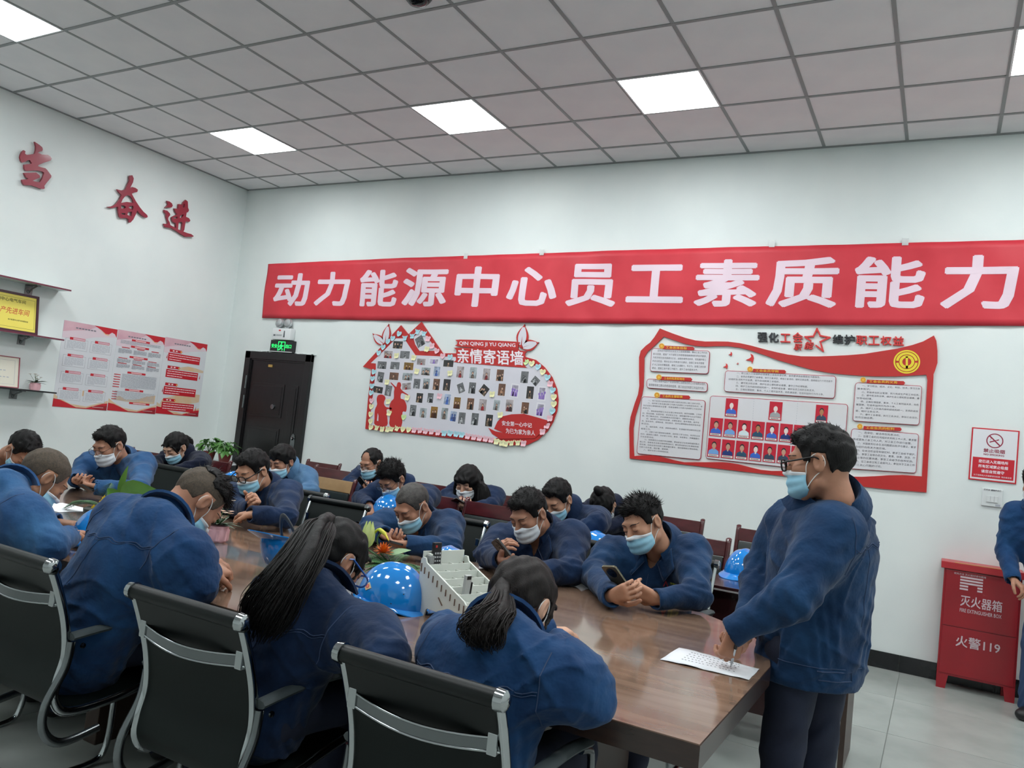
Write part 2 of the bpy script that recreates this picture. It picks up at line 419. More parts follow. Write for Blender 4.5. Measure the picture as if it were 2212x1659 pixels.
for i in range(nx):
    for j in range(ny): k = i*(ny+1)+j; fs.append((k, k+ny+1, k+ny+2, k+1))
me = bpy.data.meshes.new('cloth'); me.from_pydata(vs_, [], fs); me.shade_smooth()
o = obj('cloth', me, m_ban, t)
sol = o.modifiers.new('s', 'SOLIDIFY'); sol.thickness = 0.0015
def bandrape(me):
    n = len(me.vertices); a = np.zeros(n*3); me.vertices.foreach_get('co', a); a = a.reshape(-1, 3); out = a.copy()
    for i in range(n):
        x, z, d = a[i]; lo_, hi_ = banz(x); v = (z-lo_)/(hi_-lo_)
        out[i] = (x, -(bany(x, v)+0.0012+d), z)
    me.vertices.foreach_set('co', out.ravel()); me.update()
BL = [('动', 596, 579, 670, 591, 662), ('力', 684, 579, 757, 588, 662), ('能', 779, 583, 862, 584, 663), ('源', 872, 583, 970, 580, 663), ('中', 987, 577, 1079, 577, 664),
      ('心', 1098, 577, 1206, 577, 662), ('员', 1226, 570, 1334, 571, 663), ('工', 1356, 570, 1480, 573, 655), ('素', 1503, 562, 1641, 562, 664), ('质', 1659, 558, 1812, 557, 666),
      ('能', 1845, 555, 2000, 555, 667), ('力', 2034, 550, 2199, 552, 669)]
for ch, px0, _, px1, py0, py1 in BL:
    me = text(ch, 1, 0.0006, 0.029)
    c0 = pb((px0+px1)/2, py0); c1 = pb((px0+px1)/2, py1); l = pb(px0, (py0+py1)/2); r = pb(px1, (py0+py1)/2)
    fitmesh(me, l[0], c1[1], r[0], c0[1])
    bm = bmesh.new(); bm.from_mesh(me); bmesh.ops.triangulate(bm, faces=bm.faces[:])
    long = [e for e in bm.edges if e.calc_length() > 0.09]
    bmesh.ops.subdivide_edges(bm, edges=long, cuts=3); bmesh.ops.triangulate(bm, faces=bm.faces[:]); bm.to_mesh(me); bm.free()
    bandrape(me); obj('character', me, m_banw, t)
# two more characters of the slogan lie past the frame; the cloth simply goes on
m_tape = mat('clear_tape', (225, 228, 228), 0.2, alpha=0.6)
for px, py in ((1008, 556), (1172, 548), (1668, 530), (1955, 526)):
    x, z = pb(px, py); MB().box((x-0.02, -0.024, z-0.02), (x+0.025, -0.0225, z+0.035), bev=0.0003).build('tape', m_tape, t)

# ================================================================== calligraphy letters on the left wall
m_cal = mat('letter_crimson', (138, 28, 52), 0.35, col2=(146, 30, 50), nscale=2, coat=0.2)
def cal(name, label, off, sc, loops):
    L = [[pl(off[0]+x/sc, off[1]+y/sc) for x, y in lp] for lp in loops]
    me = onwall(shape2d(L, 0.022), MLEFT, 0.012)
    o = obj(name, me, m_cal); tag(o, label, 'wall letter', 'crimson wall characters')
    for L_ in [L[0]]:
        pass
    return o
cal('wall_character', 'crimson brush style wall character on the left, nearest the photo edge', (0, 300), 13.825, [
    [(975,95),(1120,190),(1200,260),(1218,320),(1195,380),(1130,385),(1068,420),(1190,475),(1290,480),(1370,485),(1440,530),(1480,595),(1460,650),(1250,720),(1090,785),(1068,822),(1150,850),(1290,880),(1345,930),(1470,1100),(1470,1150),(1330,1320),(1262,1410),(1275,1480),(1250,1500),(1160,1495),(1020,1440),(870,1390),(670,1385),(625,1330),(590,1225),(650,1215),(740,1215),(790,1190),(710,1140),(655,1020),(830,1018),(1015,1010),(1110,1080),(1140,1140),(1110,1170),(1030,1200),(918,1258),(1000,1280),(1130,1300),(1200,1200),(1260,1020),(1200,975),(1040,950),(830,955),(730,968),(690,940),(665,880),(662,775),(760,762),(850,755),(890,735),(830,640),(770,645),(690,690),(600,720),(560,650),(540,560),(555,480),(600,390),(650,345),(700,380),(685,445),(730,485),(850,475),(975,450),(1010,350),(1015,230)]])
cal('wall_character', 'crimson brush style wall character, the middle one of the three', (210, 370), 10.055, [
    [(665,95),(720,90),(750,160),(735,240),(668,370),(720,345),(790,365),(840,405),(825,455),(760,465),(705,490),(800,660),(880,780),(960,880),(1040,950),(1055,990),(1030,1012),(980,1000),(900,940),(825,855),(790,950),(740,1050),(680,1115),(645,1110),(648,1050),(620,1025),(560,1015),(480,1025),(440,990),(420,900),(410,770),(360,785),(270,805),(170,775),(280,765),(370,710),(440,620),(490,520),(440,470),(385,395),(480,420),(570,400),(620,290),(665,200),(655,150)],
    [(620,520),(680,545),(730,620),(745,690),(600,668),(475,690),(510,610),(560,550)],
    [(475,740),(540,750),(580,775),(560,810),(478,810)], [(640,790),(670,755),(740,755),(745,800),(720,850),(690,820)],
    [(485,905),(570,915),(560,950),(485,935)], [(625,890),(715,880),(700,985),(612,950)]])
cal('wall_character', 'crimson brush style wall character on the right, nearest the corner', (210, 370), 10.055, [
    [(1470,645),(1530,660),(1580,700),(1598,750),(1570,790),(1500,788),(1430,795),(1470,765),(1500,720)],
    [(1410,840),(1480,860),(1530,910),(1545,950),(1500,1010),(1500,1060),(1530,1110),(1545,1170),(1620,1210),(1710,1250),(1670,1230),(1665,1130),(1600,1100),(1580,1040),(1580,1000),(1640,965),(1700,940),(1660,880),(1630,810),(1720,815),(1725,715),(1780,720),(1805,750),(1830,670),(1880,622),(1925,660),(1930,790),(1950,850),(1930,890),(1900,900),(1885,990),(1950,1020),(1980,1070),(1960,1100),(1880,1090),(1860,1200),(1850,1270),(1828,1310),(1920,1345),(2000,1365),(2055,1410),(2030,1425),(1870,1422),(1780,1370),(1680,1300),(1570,1235),(1430,1215),(1405,1140),(1470,1145),(1500,1130),(1480,1050),(1460,1000),(1460,930),(1420,890)],
    [(1725,1110),(1790,1100),(1812,1120),(1795,1295),(1712,1262)],
    [(1810,785),(1845,700),(1862,720),(1855,785)], [(1605,1010),(1700,985),(1700,1028),(1620,1028)], [(1750,1015),(1760,965),(1830,935),(1830,960),(1800,1010)]])

# ================================================================== three posters on the left wall
m_pbase = mat('poster_paper', (214, 216, 220), 0.45, col2=(206, 209, 214), nscale=3)
m_ppink = mat('poster_pink', (216, 176, 186), 0.45, col2=(204, 160, 172), nscale=6)
m_ppink2 = mat('poster_pale_pink', (216, 198, 206), 0.45)
m_pred = mat('poster_red', (190, 30, 44), 0.4)
m_pdred = mat('poster_dark_red', (150, 32, 44), 0.4)
m_porg = mat('poster_sand', (214, 178, 140), 0.5, col2=(208, 190, 166), nscale=9)
m_pline = mat('poster_line', (120, 118, 128), 0.5)
m_ptxt = mat('poster_text', (168, 172, 180), 0.5)
m_pwht = mat('poster_white_text', (238, 214, 214), 0.5)
m_pgold = mat('poster_gold', (228, 178, 92), 0.5)
PW, PH = 0.568, 0.846
def poster(k, y0, z0, label):
    t = thing('poster', label, 'poster', (0.002, y0+PW/2, z0+PH/2), 'red and white posters on the left wall')
    def P(q, lay): return MLEFT @ Matrix.Translation((y0, z0, lay))
    layers = {}
    def poly(m, pts, lay):
        layers.setdefault(m.name, (m, MB()))[1].prism([(u*PW, v*PH) for u, v in pts], 0, 0.0002, P(None, 0.0027+0.0003*lay))
    MB().prism([(0, 0), (PW, 0), (PW, PH), (0, PH)], 0, 0.002, P(None, 0.0004)).build('sheet', m_pbase, t)
    def R(m, u0, v0, u1, v1, lay): poly(m, [(u0, v0), (u1, v0), (u1, v1), (u0, v1)], lay)
    poly(m_ppink2, [(0.002, .998), (.998, .998), (.998, .90), (.6, .86), (.25, .79), (.002, .80)], 0)
    poly(m_ppink, [(0.002, .998), (.64, .998), (.45, .93), (.2, .90), (.002, .87)], 1)
    poly(m_pred, [(.55, .998), (.998, .998), (.998, .895), (.96, .935), (.9, .95), (.84, .92), (.78, .92), (.68, .96)], 2)
    poly(m_pgold, [(.66, .957), (.78, .912), (.83, .905), (.88, .925), (.83, .912), (.77, .922)], 3)
    poly(m_porg, [(0.002, .15), (.12, .1), (.3, .05), (.6, .03), (.998, .12), (.998, .075), (.6, .0), (.3, .0), (0.002, .05)], 0)
    poly(m_pred, [(0.002, .095), (.12, .085), (.25, .055), (.42, .012), (.6, .012), (.75, .045), (.9, .08), (.998, .09), (.998, .002), (.002, .002)], 2)
    poly(m_pdred, [(.7, .03), (.85, .05), (.998, .06), (.998, .002), (.8, .002)], 3)
    R(m_pwht, .72, .03, .93, .034, 4)
    for q in range(7): R(m_pline, .22+q*.055, .925, .262+q*.055, .94, 4)
    random.seed(20+k)
    def lines(u0, v0, u1, v1, n, m=m_ptxt, lay=5, h=.006):
        for i in range(n):
            v = v1-(i+.5)*(v1-v0)/n; e = u1 if i < n-1 else u0+(u1-u0)*random.uniform(.3, .8)
            u = u0
            while u < e-0.01:
                du = random.uniform(.03, .09); R(m, u, v-h/2, min(u+du, e), v+h/2, lay); u += du+.008
    if k == 0:
        poly(m_porg, [(.5, .215), (.68, .21), (.9, .23), (.93, .2), (.93, .15), (.5, .15)], 1)
        for r in range(4):
            for c in range(2):
                u0 = .07+c*.46; v1 = .80-r*.195
                if r or c: v1 -= 0.0
                b = [(u0, v1-.125), (u0+.4, v1-.125), (u0+.4, v1), (u0, v1)]
                R(m_pline, u0-.003, v1-.127, u0+.403, v1+.002, 2); R(m_pbase, u0, v1-.125, u0+.4, v1, 3)
                poly(m_pred, [(u0+.07, v1-.012), (u0+.35, v1-.012), (u0+.35, v1+.018), (u0+.07, v1+.018)], 4)
                R(m_ppink, u0+.13, v1-.008, u0+.345, v1+.014, 5)
                lines(u0+.03, v1-.115, u0+.37, v1-.02, 7)
    elif k == 1:
        poly(m_porg, [(.05, .14), (.2, .19), (.35, .15), (.6, .17), (.75, .21), (.95, .24), (.95, .13), (.6, .12)], 1)
        for v, u0, u1 in ((.895, .3, .68), (.815, .3, .68), (.685, .3, .68), (.49, .3, .68), (.275, .3, .68), (.115, .42, .85)):
            R(m_pred, u0, v-.012, u1, v+.012, 4); R(m_pwht, u0+.08, v-.005, u1-.08, v+.005, 5)
        lines(.08, .835, .92, .88, 4)
        for c in range(3):
            u0 = .06+c*.31
            R(m_pred, u0+.06, .785, u0+.22, .795, 4); lines(u0, .715, u0+.27, .775, 6)
            for v in (.60, .535): R(m_pred, u0+.02, v+.055, u0+.2, v+.063, 4); lines(u0, v, u0+.27, v+.05, 5)
        for q in range(6): R(m_pred, .04, .445-q*.03, .17, .455-q*.03, 4)
        lines(.2, .295, .93, .47, 13); lines(.1, .135, .93, .255, 8)
        for q in range(4): R(m_pred, .05, .235-q*.03, .15, .243-q*.03, 4)
    else:
        poly(m_porg, [(.4, .63), (.6, .66), (.8, .65), (.98, .63), (.98, .6), (.4, .6)], 1)
        poly(m_porg, [(.04, .10), (.12, .2), (.4, .26), (.6, .28), (.75, .27), (.86, .3), (.97, .3), (.97, .2), (.5, .12), (.3, .1)], 1)
        heads = ('惠全', '城管', '保乡', '服务')
        for q, v in enumerate((.835, .62, .395, .19)):
            poly(m_pred, [(.13, v-.018), (.4, v-.018), (.42, v), (.4, v+.018), (.13, v+.018)], 4); R(m_pgold, .38, v-.01, .41, v+.01, 5)
            for uu in (.2, .27): R(m_pwht, uu, v-.008, uu+.04, v+.008, 5)
            R(m_pred, .11, v-.135, .86, v-.03, 4)
            lines(.14, v-.128, .84, v-.038, 3, m_pwht, 5, .009)
            s_ = .075 if q % 2 == 0 else .895
            poly(m_pred, [(s_, v-.1), (s_+.02, v-.115), (s_+.02, v-.05)], 4)
    for nm, (m, mb) in layers.items():
        a = mb.build('printing', m, t, stuff=len(mb.f) > 14)
poster(0, -2.005, 1.195, 'left poster of three, eight outlined text boxes under red tabs')
poster(1, -1.432, 1.2, 'middle poster of three, dense grey text with narrow red headings')
poster(2, -0.862, 1.21, 'right poster of three, four solid red text blocks')

# ================================================================== shelves, certificates on the left wall
m_shelf = mat('shelf_glass', (200, 208, 206), 0.15, alpha=0.9)
m_edge = mat('shelf_edge', (110, 48, 66), 0.35)
m_brk = mat('bracket_metal', (120, 124, 124), 0.35, metal=0.8)
for k, (z, lab) in enumerate(((2.315, 'top'), (1.84, 'middle'), (1.335, 'bottom'))):
    t = thing('wall_shelf', 'thin pale wall shelf with dark edge, the %s one of three' % lab, 'shelf', (0.1, -3.0, z), 'thin wall shelves')
    MB().box((0.002, -4.1, z-0.012), (0.2, -2.1, z), bev=0.002).build('board', m_shelf, t)
    MB().box((0.2, -4.1, z-0.013), (0.204, -2.1, z+0.001)).build('edging', m_edge if k < 2 else m_blk, t)
    for y in (-2.38, -3.2, -3.9):
        b = MB(); b.box((0.0, y-0.035, z-0.1), (0.006, y+0.035, z-0.012)); b.box((0.006, y-0.02, z-0.022), (0.16, y+0.02, z-0.012))
        b.tube([(0.008, y, z-0.085), (0.05, y, z-0.05), (0.13, y, z-0.022)], 0.008, 6); b.lathe([(0.0, 0.012), (0.016, 0.01), (0.018, 0)], 10, Matrix.Translation((0.006, y, z-0.075)) @ Matrix.Rotation(PI/2, 4, 'Y'))
        b.build('bracket', m_brk, t, 40)
def framed(name, label, y0, y1, zb, h, m_fr, m_in, fw):
    t = thing(name, label, 'certificate', (0.1, (y0+y1)/2, zb))
    tilt = Matrix.Translation((0.085, 0, zb)) @ Matrix.Rotation(-math.radians(9), 4, 'Y')
    M_ = tilt @ MLEFT
    f = MB(); f.prism([(y0, 0), (y1, 0), (y1, fw), (y0, fw)], -0.01, 0.008, M_); f.prism([(y0, h-fw), (y1, h-fw), (y1, h), (y0, h)], -0.01, 0.008, M_)
    f.prism([(y0, fw), (y0+fw, fw), (y0+fw, h-fw), (y0, h-fw)], -0.01, 0.008, M_); f.prism([(y1-fw, fw), (y1, fw), (y1, h-fw), (y1-fw, h-fw)], -0.01, 0.008, M_)
    f.build('frame', m_fr, t)
    MB().prism([(y0+fw*.9, fw*.9), (y1-fw*.9, fw*.9), (y1-fw*.9, h-fw*.9), (y0+fw*.9, h-fw*.9)], -0.006, 0.001, M_).build('panel', m_in, t)
    return t, M_
m_yel = mat('gold_panel', (238, 222, 104), 0.35, col2=(232, 214, 90), nscale=2)
t, M_ = framed('gold_certificate', 'yellow framed certificate with red and black characters on middle shelf', -2.83, -2.29, 1.842, 0.37, mat('frame_maroon', (66, 26, 42), 0.3), m_yel, 0.022)
def lay(me, M_, d): me.transform(M_ @ Matrix.Translation((0, 0, d))); return me
m_t1 = mat('ink_olive', (96, 92, 40), 0.6); m_t2 = mat('ink_red', (204, 92, 56), 0.6)
obj('lettering', lay(fitmesh(text('动力能源中心电气车间', 1, 0.0005, 0.01), -2.78, 0.275, -2.41, 0.31), M_, 0.0012), m_t1, t)
obj('lettering', lay(fitmesh(text('安全生产先进车间', 1, 0.0005, 0.012, shear=0.2), -2.79, 0.165, -2.37, 0.225), M_, 0.0012), m_t2, t, 'red lettering')
obj('lettering', lay(fitmesh(text('动力能源中心电气车间委员会', 1, 0.0005, 0.01), -2.56, 0.105, -2.38, 0.12), M_, 0.0012), m_t1, t)
q = MB()
for a, b, c, d in ((-2.795, 0.045, -2.325, 0.047), (-2.795, 0.32, -2.325, 0.322), (-2.327, 0.045, -2.325, 0.322), (-2.795, 0.045, -2.793, 0.322)): q.prism([(a, b), (c, b), (c, d), (a, d)], 0, 0.0005, M_ @ Matrix.Translation((0, 0, 0.0012)))
q.build('border_line', m_t1, t, stuff=True)
t, M_ = framed('white_certificate', 'cream certificate in thin dark red cover on bottom shelf', -2.9, -2.39, 1.337, 0.285, mat('cover_red', (150, 70, 84), 0.4), mat('cream_panel', (216, 213, 198), 0.3), 0.007)
q = MB()
for a, b, c, d in ((-2.87, 0.03, -2.43, 0.032), (-2.87, 0.25, -2.43, 0.252), (-2.432, 0.03, -2.43, 0.252)): q.prism([(a, b), (c, b), (c, d), (a, d)], 0, 0.0005, M_ @ Matrix.Translation((0, 0, 0.0012)))
for v, n in ((0.15, 5), (0.09, 6)):
    for k in range(n): q.prism([(-2.66+k*.032, v), (-2.64+k*.032, v), (-2.64+k*.032, v+.008), (-2.66+k*.032, v+.008)], 0, 0.0005, M_ @ Matrix.Translation((0, 0, 0.0012)))
q.build('printing', m_ptxt, t, stuff=True)

# ================================================================== family photo wall board
def Z1(pts): return [pb(770+x/4.809, 680+y/4.809) for x, y in pts]
m_bred = mat('board_red', (188, 42, 40), 0.4, col2=(180, 38, 38), nscale=3)
m_bwht = mat('board_white', (214, 212, 220), 0.4, col2=(208, 207, 216), nscale=3)
m_twht = mat('text_white', (236, 230, 236), 0.5)
def onb(name, loops, d, z, m, parent, lab=None): return obj(name, onwall(shape2d([Z1(l) for l in loops], d), MBACK, z), m, parent, lab)
t = thing('photo_wall_board', 'red and white house shaped board covered with photos and sticky notes', 'notice board', (4.1, -0.01, 1.7)); FB = t
onb('backing', [[(75,540),(470,110),(547,205),(683,75),(905,402),(1050,402),(1050,440),(1765,440),(1870,470),(1960,545),(2040,650),(2088,770),(2103,880),(2090,1000),(2050,1110),(1990,1210),(1890,1300),(1780,1352),(1600,1355),(1440,1335),(1000,1285),(500,1228),(100,1185),(130,860),(162,568)]], 0.012, 0.002, m_bred, t)
onb('panel', [[(160,503),(300,370),(420,248),(505,248),(565,340),(622,422),(1050,442),(1050,500),(1750,520),(1800,500),(1890,548),(1980,630),(2045,740),(2072,860),(2060,980),(2020,1090),(1990,1120),(1440,1290),(1000,1240),(500,1180),(140,1145),(180,850),(212,560),(212,508)], [(410,0+600),(412,602),(414,600)]], 0.002, 0.0142, m_bwht, t)
onb('panel', [[(600,235),(685,165),(740,230),(850,375),(665,378),(620,310)]], 0.002, 0.0142, m_bwht, t)
def leafpair(tips):
    for (bx, by), (tx, ty), wd in tips:
        dx, dy = tx-bx, ty-by; L = math.hypot(dx, dy); nx_, ny_ = -dy/L, dx/L
        def lf(s, a0, a1):
            o = []
            for k in range(13):
                u = a0+(a1-a0)*k/12; o.append((bx+dx*u+nx_*wd*s*math.sin(PI*max(u,0)**0.9), by+dy*u+ny_*wd*s*math.sin(PI*max(u,0)**0.9)))
            for k in range(12, -1, -1):
                u = a0+(a1-a0)*k/12; o.append((bx+dx*u-nx_*wd*s*math.sin(PI*max(u,0)**0.9), by+dy*u-ny_*wd*s*math.sin(PI*max(u,0)**0.9)))
            return o
        l = onb('leaf', [lf(1.0, -0.02, 1.03)], 0.01, 0.004, m_bred, FB)
        onb('leaf_face', [lf(0.68, 0.12, 0.9)], 0.0015, 0.0142, m_bwht, l)
        onb('leaf_vein', [[(bx, by), (bx+dx*.5-2, by+dy*.5), (bx+14, by)]], 0.001, 0.0158, m_bred, l)
leafpair((((1712, 345), (1750, 108), 62), ((1715, 345), (1895, 290), 58), ((297, 318), (340, 103), 44), ((300, 318), (180, 200), 46)))
for a, b, c in (((1062, 265), (1685, 290), 85), ((1050, 350), (1755, 385), 165)):
    onb('title_plate', [smoothpoly([(a[0], a[1]+20), (a[0]+25, a[1]-5), (b[0]-25, b[1]-8), (b[0]+5, b[1]+20), (b[0]+2, b[1]+c-20), (b[0]-25, b[1]+c), (a[0]+20, a[1]+c-18), (a[0]-4, a[1]+c-40)], 3)], 0.01, 0.01, m_bred, t)
def txt1(body, x0, y0, x1, y1, bold, m, z, parent, lean=0.0, fn=None, name='lettering'):
    """text fitted over a leaning box given by photo-zoom corners: left, right and heights"""
    me = text(body, 1, 0.0008, bold); fn = fn or Z1
    n = len(me.vertices); a = np.zeros(n*3); me.vertices.foreach_get('co', a); a = a.reshape(-1, 3); lo_ = a.min(0); hi_ = a.max(0)
    tl, tr, bl, br = fn([(x0, y0), (x1, y0+lean), (x0, y1), (x1, y1+lean)])
    for i in range(n):
        u = (a[i, 0]-lo_[0])/(hi_[0]-lo_[0]); v = (a[i, 1]-lo_[1])/max(hi_[1]-lo_[1], 1e-6)
        for k in (0, 1): a[i, k] = (bl[k]*(1-u)+br[k]*u)*(1-v)+(tl[k]*(1-u)+tr[k]*u)*v
    me.vertices.foreach_set('co', a.ravel()); me.update()
    return obj(name, onwall(me, MBACK, z), m, parent)
txt1('QIN QING JI YU QIANG', 1078, 278, 1662, 328, 0.015, m_twht, 0.0205, t, 22)
txt1('亲情寄语墙', 1060, 350, 1745, 502, 0.018, m_twht, 0.0205, t, 28)
onb('leaf_banner', [[(1440,1185),(1475,1110),(1530,1055),(1620,1035),(1750,1030),(1880,1065),(2000,1100),(1975,1160),(1900,1250),(1860,1285),(1500,1290),(1420,1240),(1380,1175),(1450,1210),(1530,1225)]], 0.003, 0.0165, m_bred, t)
txt1('安全第一心中记', 1522, 1100, 1832, 1150, 0.012, m_twht, 0.02, t, 25)
txt1('为已为家为亲人', 1562, 1178, 1866, 1232, 0.012, m_twht, 0.02, t, 25)
onb('woman_silhouette', [smoothpoly([(222,870),(235,838),(270,830),(300,842),(312,870),(300,900),(298,930),(320,960),(375,968),(370,985),(325,985),(330,1060),(325,1155),(205,1145),(198,1080),(202,990),(225,935),(222,900)], 3), [(232,1020),(222,1100),(238,1105),(240,1050)]], 0.001, 0.0165, m_bred, t)
onb('man_silhouette', [smoothpoly([(430,730),(440,705),(465,705),(475,735),(468,765),(500,800),(545,830),(540,838),(480,815),(470,870),(505,885),(530,940),(530,985),(520,1010),(488,1015),(475,1165),(358,1160),(360,1040),(352,960),(372,900),(398,870),(400,800),(405,760),(368,715),(372,705),(420,750)], 3)], 0.001, 0.0165, m_bred, t)
tones = {'w': ('warm coloured', (120, 84, 66), (196, 150, 120), (40, 34, 34)), 'g': ('grey', (120, 122, 126), (196, 198, 200), (44, 46, 50)), 'r': ('red toned', (180, 170, 172), (170, 40, 46), (60, 44, 46)),
         'v': ('purple tinted', (202, 196, 216), (122, 92, 178), (150, 124, 190)), 'b': ('blue tinted', (180, 196, 224), (70, 110, 190), (60, 74, 120)), 'd': ('dark', (52, 50, 52), (150, 128, 104), (24, 24, 28)), 's': ('pale', (176, 186, 190), (128, 112, 100), (52, 50, 54)), 'o': ('orange brown', (150, 110, 48), (92, 50, 26), (60, 34, 24))}
PHO = [(440,315,105,85,0,'d'),(670,280,88,118,-32,'g'),(340,415,95,85,0,'r'),(513,418,105,85,0,'g'),(275,525,100,85,0,'g'),(410,530,100,85,0,'g'),(552,537,105,85,0,'o'),(683,490,95,72,0,'r'),(815,487,105,72,0,'v'),(965,508,110,78,0,'d'),
 (260,650,72,115,4,'g'),(400,640,100,85,0,'w'),(540,645,110,85,0,'s'),(730,590,100,88,0,'s'),(845,590,72,108,0,'b'),(1087,597,80,125,0,'r'),(1222,605,80,125,0,'s'),(1360,620,80,128,0,'r'),(1500,630,80,128,0,'w'),(1755,650,85,130,0,'g'),(1868,690,82,90,36,'g'),
 (233,780,108,75,4,'d'),(342,790,74,118,4,'g'),(530,745,98,78,-8,'r'),(637,718,75,110,0,'g'),(735,718,76,118,0,'s'),(840,725,74,125,0,'w'),(948,730,80,128,0,'d'),(1095,762,74,108,-24,'g'),(1212,762,78,125,0,'g'),(1335,785,88,108,34,'d'),(1518,780,80,133,0,'w'),(1652,790,88,143,3,'v'),(1812,810,80,138,0,'d'),(1935,820,85,148,0,'v'),
 (665,865,74,108,0,'d'),(778,865,68,108,0,'g'),(953,880,72,118,3,'b'),(1055,918,76,128,0,'o'),(1193,928,78,128,0,'w'),(1320,938,85,128,0,'r'),(1465,940,74,118,3,'s'),(1597,945,84,133,0,'r'),(1760,970,84,128,0,'w'),(1915,990,88,148,4,'v'),
 (597,995,72,123,0,'g'),(703,1020,78,108,0,'s'),(815,1015,78,128,0,'o'),(925,1028,76,128,0,'s'),(1015,1055,74,113,3,'b'),(1105,1075,78,128,0,'g'),(1240,1085,80,133,0,'g'),(1387,1100,80,133,0,'d')]
m_card = mat('photo_card', (222, 220, 226), 0.35); m_skin0 = mat('print_skin', (196, 158, 136), 0.5)
rows = [[0,1],[2,3,7,8,9],[4,5,6,13,14,15,16,17,18,19,20],[10,11,12,24,25,26,27,28,29,30,31,32,33,34],[21,22,23,35,36,37,38,39,40,41,42,43,44],[45,46,47,48,49,50,51,52]]
prow = {}
for ri, r in enumerate(rows):
    for ki, i in enumerate(sorted(r, key=lambda i: PHO[i][0])): prow[i] = (ri, ki, len(r))
random.seed(11)
for i, (cx, cy, wd, hg, rot, tn) in enumerate(PHO):
    X, Z = Z1([(cx, cy)])[0]; sx = abs(Z1([(cx+wd/2, cy)])[0][0]-Z1([(cx-wd/2, cy)])[0][0]); sz = abs(Z1([(cx, cy-hg/2)])[0][1]-Z1([(cx, cy+hg/2)])[0][1])
    nm, cb, c1, c2 = tones[tn]
    mb_ = mat('print_'+tn, cb, 0.4, col2=tuple(int(v*0.6+20) for v in cb), nscale=22); mf1 = mat('printa_'+tn, c1, 0.4, col2=c2, nscale=40); mf2 = mat('printb_'+tn, c2, 0.4)
    M_ = Matrix.Translation((X, 0, Z)) @ MBACK @ Matrix.Rotation(math.radians(-rot), 4, 'Z') @ Matrix.Translation((0, 0, 0.0165))
    b = MB(); b.prism([(-sx/2, -sz/2), (sx/2, -sz/2), (sx/2, sz/2), (-sx/2, sz/2)], 0, 0.0006, M_); b.cur = 1
    e = 0.004 if tn != 'v' else 0.012
    b.prism([(-sx/2+e, -sz/2+e), (sx/2-e, -sz/2+e), (sx/2-e, sz/2-e), (-sx/2+e, sz/2-e)], 0.0006, 0.0008, M_)
    nf = random.choice((1, 2, 2, 3)); 
    for k in range(nf):
        fx = (k-(nf-1)/2)*sx*0.3+random.uniform(-.05, .05)*sx; fz = random.uniform(-.06, .12)*sz; s_ = min(sx, sz)*random.uniform(.13, .19)
        b.cur = 2+(k % 2)
        x_0, x_1 = max(fx-s_*1.3, -sx/2+e), min(fx+s_*1.3, sx/2-e)
        b.prism([(x_0, -sz/2+e), (x_1, -sz/2+e), (min(x_1, fx+s_*1.1), fz-s_*1.5), (fx+s_*.4, fz-s_*.8), (fx-s_*.4, fz-s_*.8), (max(x_0, fx-s_*1.1), fz-s_*1.5)], 0.0008, 0.001, M_)
        b.cur = 3; b.prism(circ(fx, fz+s_*.15, s_*.85, 10, s_*1.0), 0.001, 0.0011, M_)
        b.cur = 4; b.prism(circ(fx, fz-s_*.1, s_*.62, 10, s_*.8), 0.0012, 0.0013, M_)
    o = b.build('photo_print', [m_card, mb_, mf1, mf2, m_skin0 if tn in 'wrsod' else mf1])
    ri, ki, nn = prow[i]
    tag(o, 'small %s photo print, %s from left in the %s row of the photo wall' % (nm, ordinal(ki), ordinal(ri)), 'photo', 'photo prints on the house shaped board')
NOT = [(243,398,'h','b',0),(290,340,'h','b',0),(338,280,'h','b',0),(388,248,'h','b',0),(455,200,'h','b',0),(515,245,'b','b',0),(590,225,'b','b',1),(645,180,'b','b',1),(713,198,'b','b',1),(755,250,'a','p',1),(797,325,'a','p',1),(742,357,'a','y',1),(845,378,'h','p',1),(908,430,'h','p',1),(983,442,'h','b',1),
 (428,425,'a','y',2),(607,447,'a','y',2),(638,588,'a','y',2),(983,607,'a','y',2),(330,700,'a','y',2),(340,900,'a','y',2),(352,1020,'a','y',2),(540,860,'a','y',2),(873,845,'a','p',2),(1420,825,'a','y',2),(1505,1040,'a','y',2),(502,1065,'h','g',2),
 (192,595,'h','b',3),(180,665,'h','b',3),(172,742,'h','b',3),(165,812,'h','b',3),(170,893,'h','p',3),(165,955,'h','y',3),(160,1035,'h','y',3),(160,1108,'h','y',3),(160,1170,'h','y',3),
 (222,1175,'b','y',4),(280,1187,'a','y',4),(335,1190,'a','y',4),(378,1188,'b','y',4),(433,1182,'b','y',4),(493,1190,'h','y',4),(553,1195,'h','y',4),(612,1197,'a','p',4),(670,1200,'a','p',4),(730,1208,'a','p',4),(792,1213,'a','p',4),(857,1222,'a','p',4),(922,1230,'a','b',4),(985,1230,'a','b',4),(1048,1237,'a','b',4),(1105,1245,'a','b',4),(1168,1260,'a','p',4),(1230,1270,'a','p',4),(1290,1280,'a','p',4),(1353,1287,'a','p',4),(1410,1297,'a','p',4),(1465,1315,'a','y',4),(1520,1330,'a','y',4),(1560,1338,'a','y',4),(1620,1333,'b','y',4),(1687,1330,'b','y',4),(1745,1335,'a','p',4),
 (1770,492,'h','g',5),(1832,510,'h','y',5),(1896,543,'h','b',5),(1945,597,'h','y',5),(1995,652,'h','b',5),(2022,718,'a','p',5),(2047,783,'h','b',5),(2060,858,'h','y',5),(2060,930,'h','y',5),(2045,1003,'h','b',5),(2020,1075,'a','p',5),(1987,1150,'a','p',5),(1943,1215,'a','p',5)]
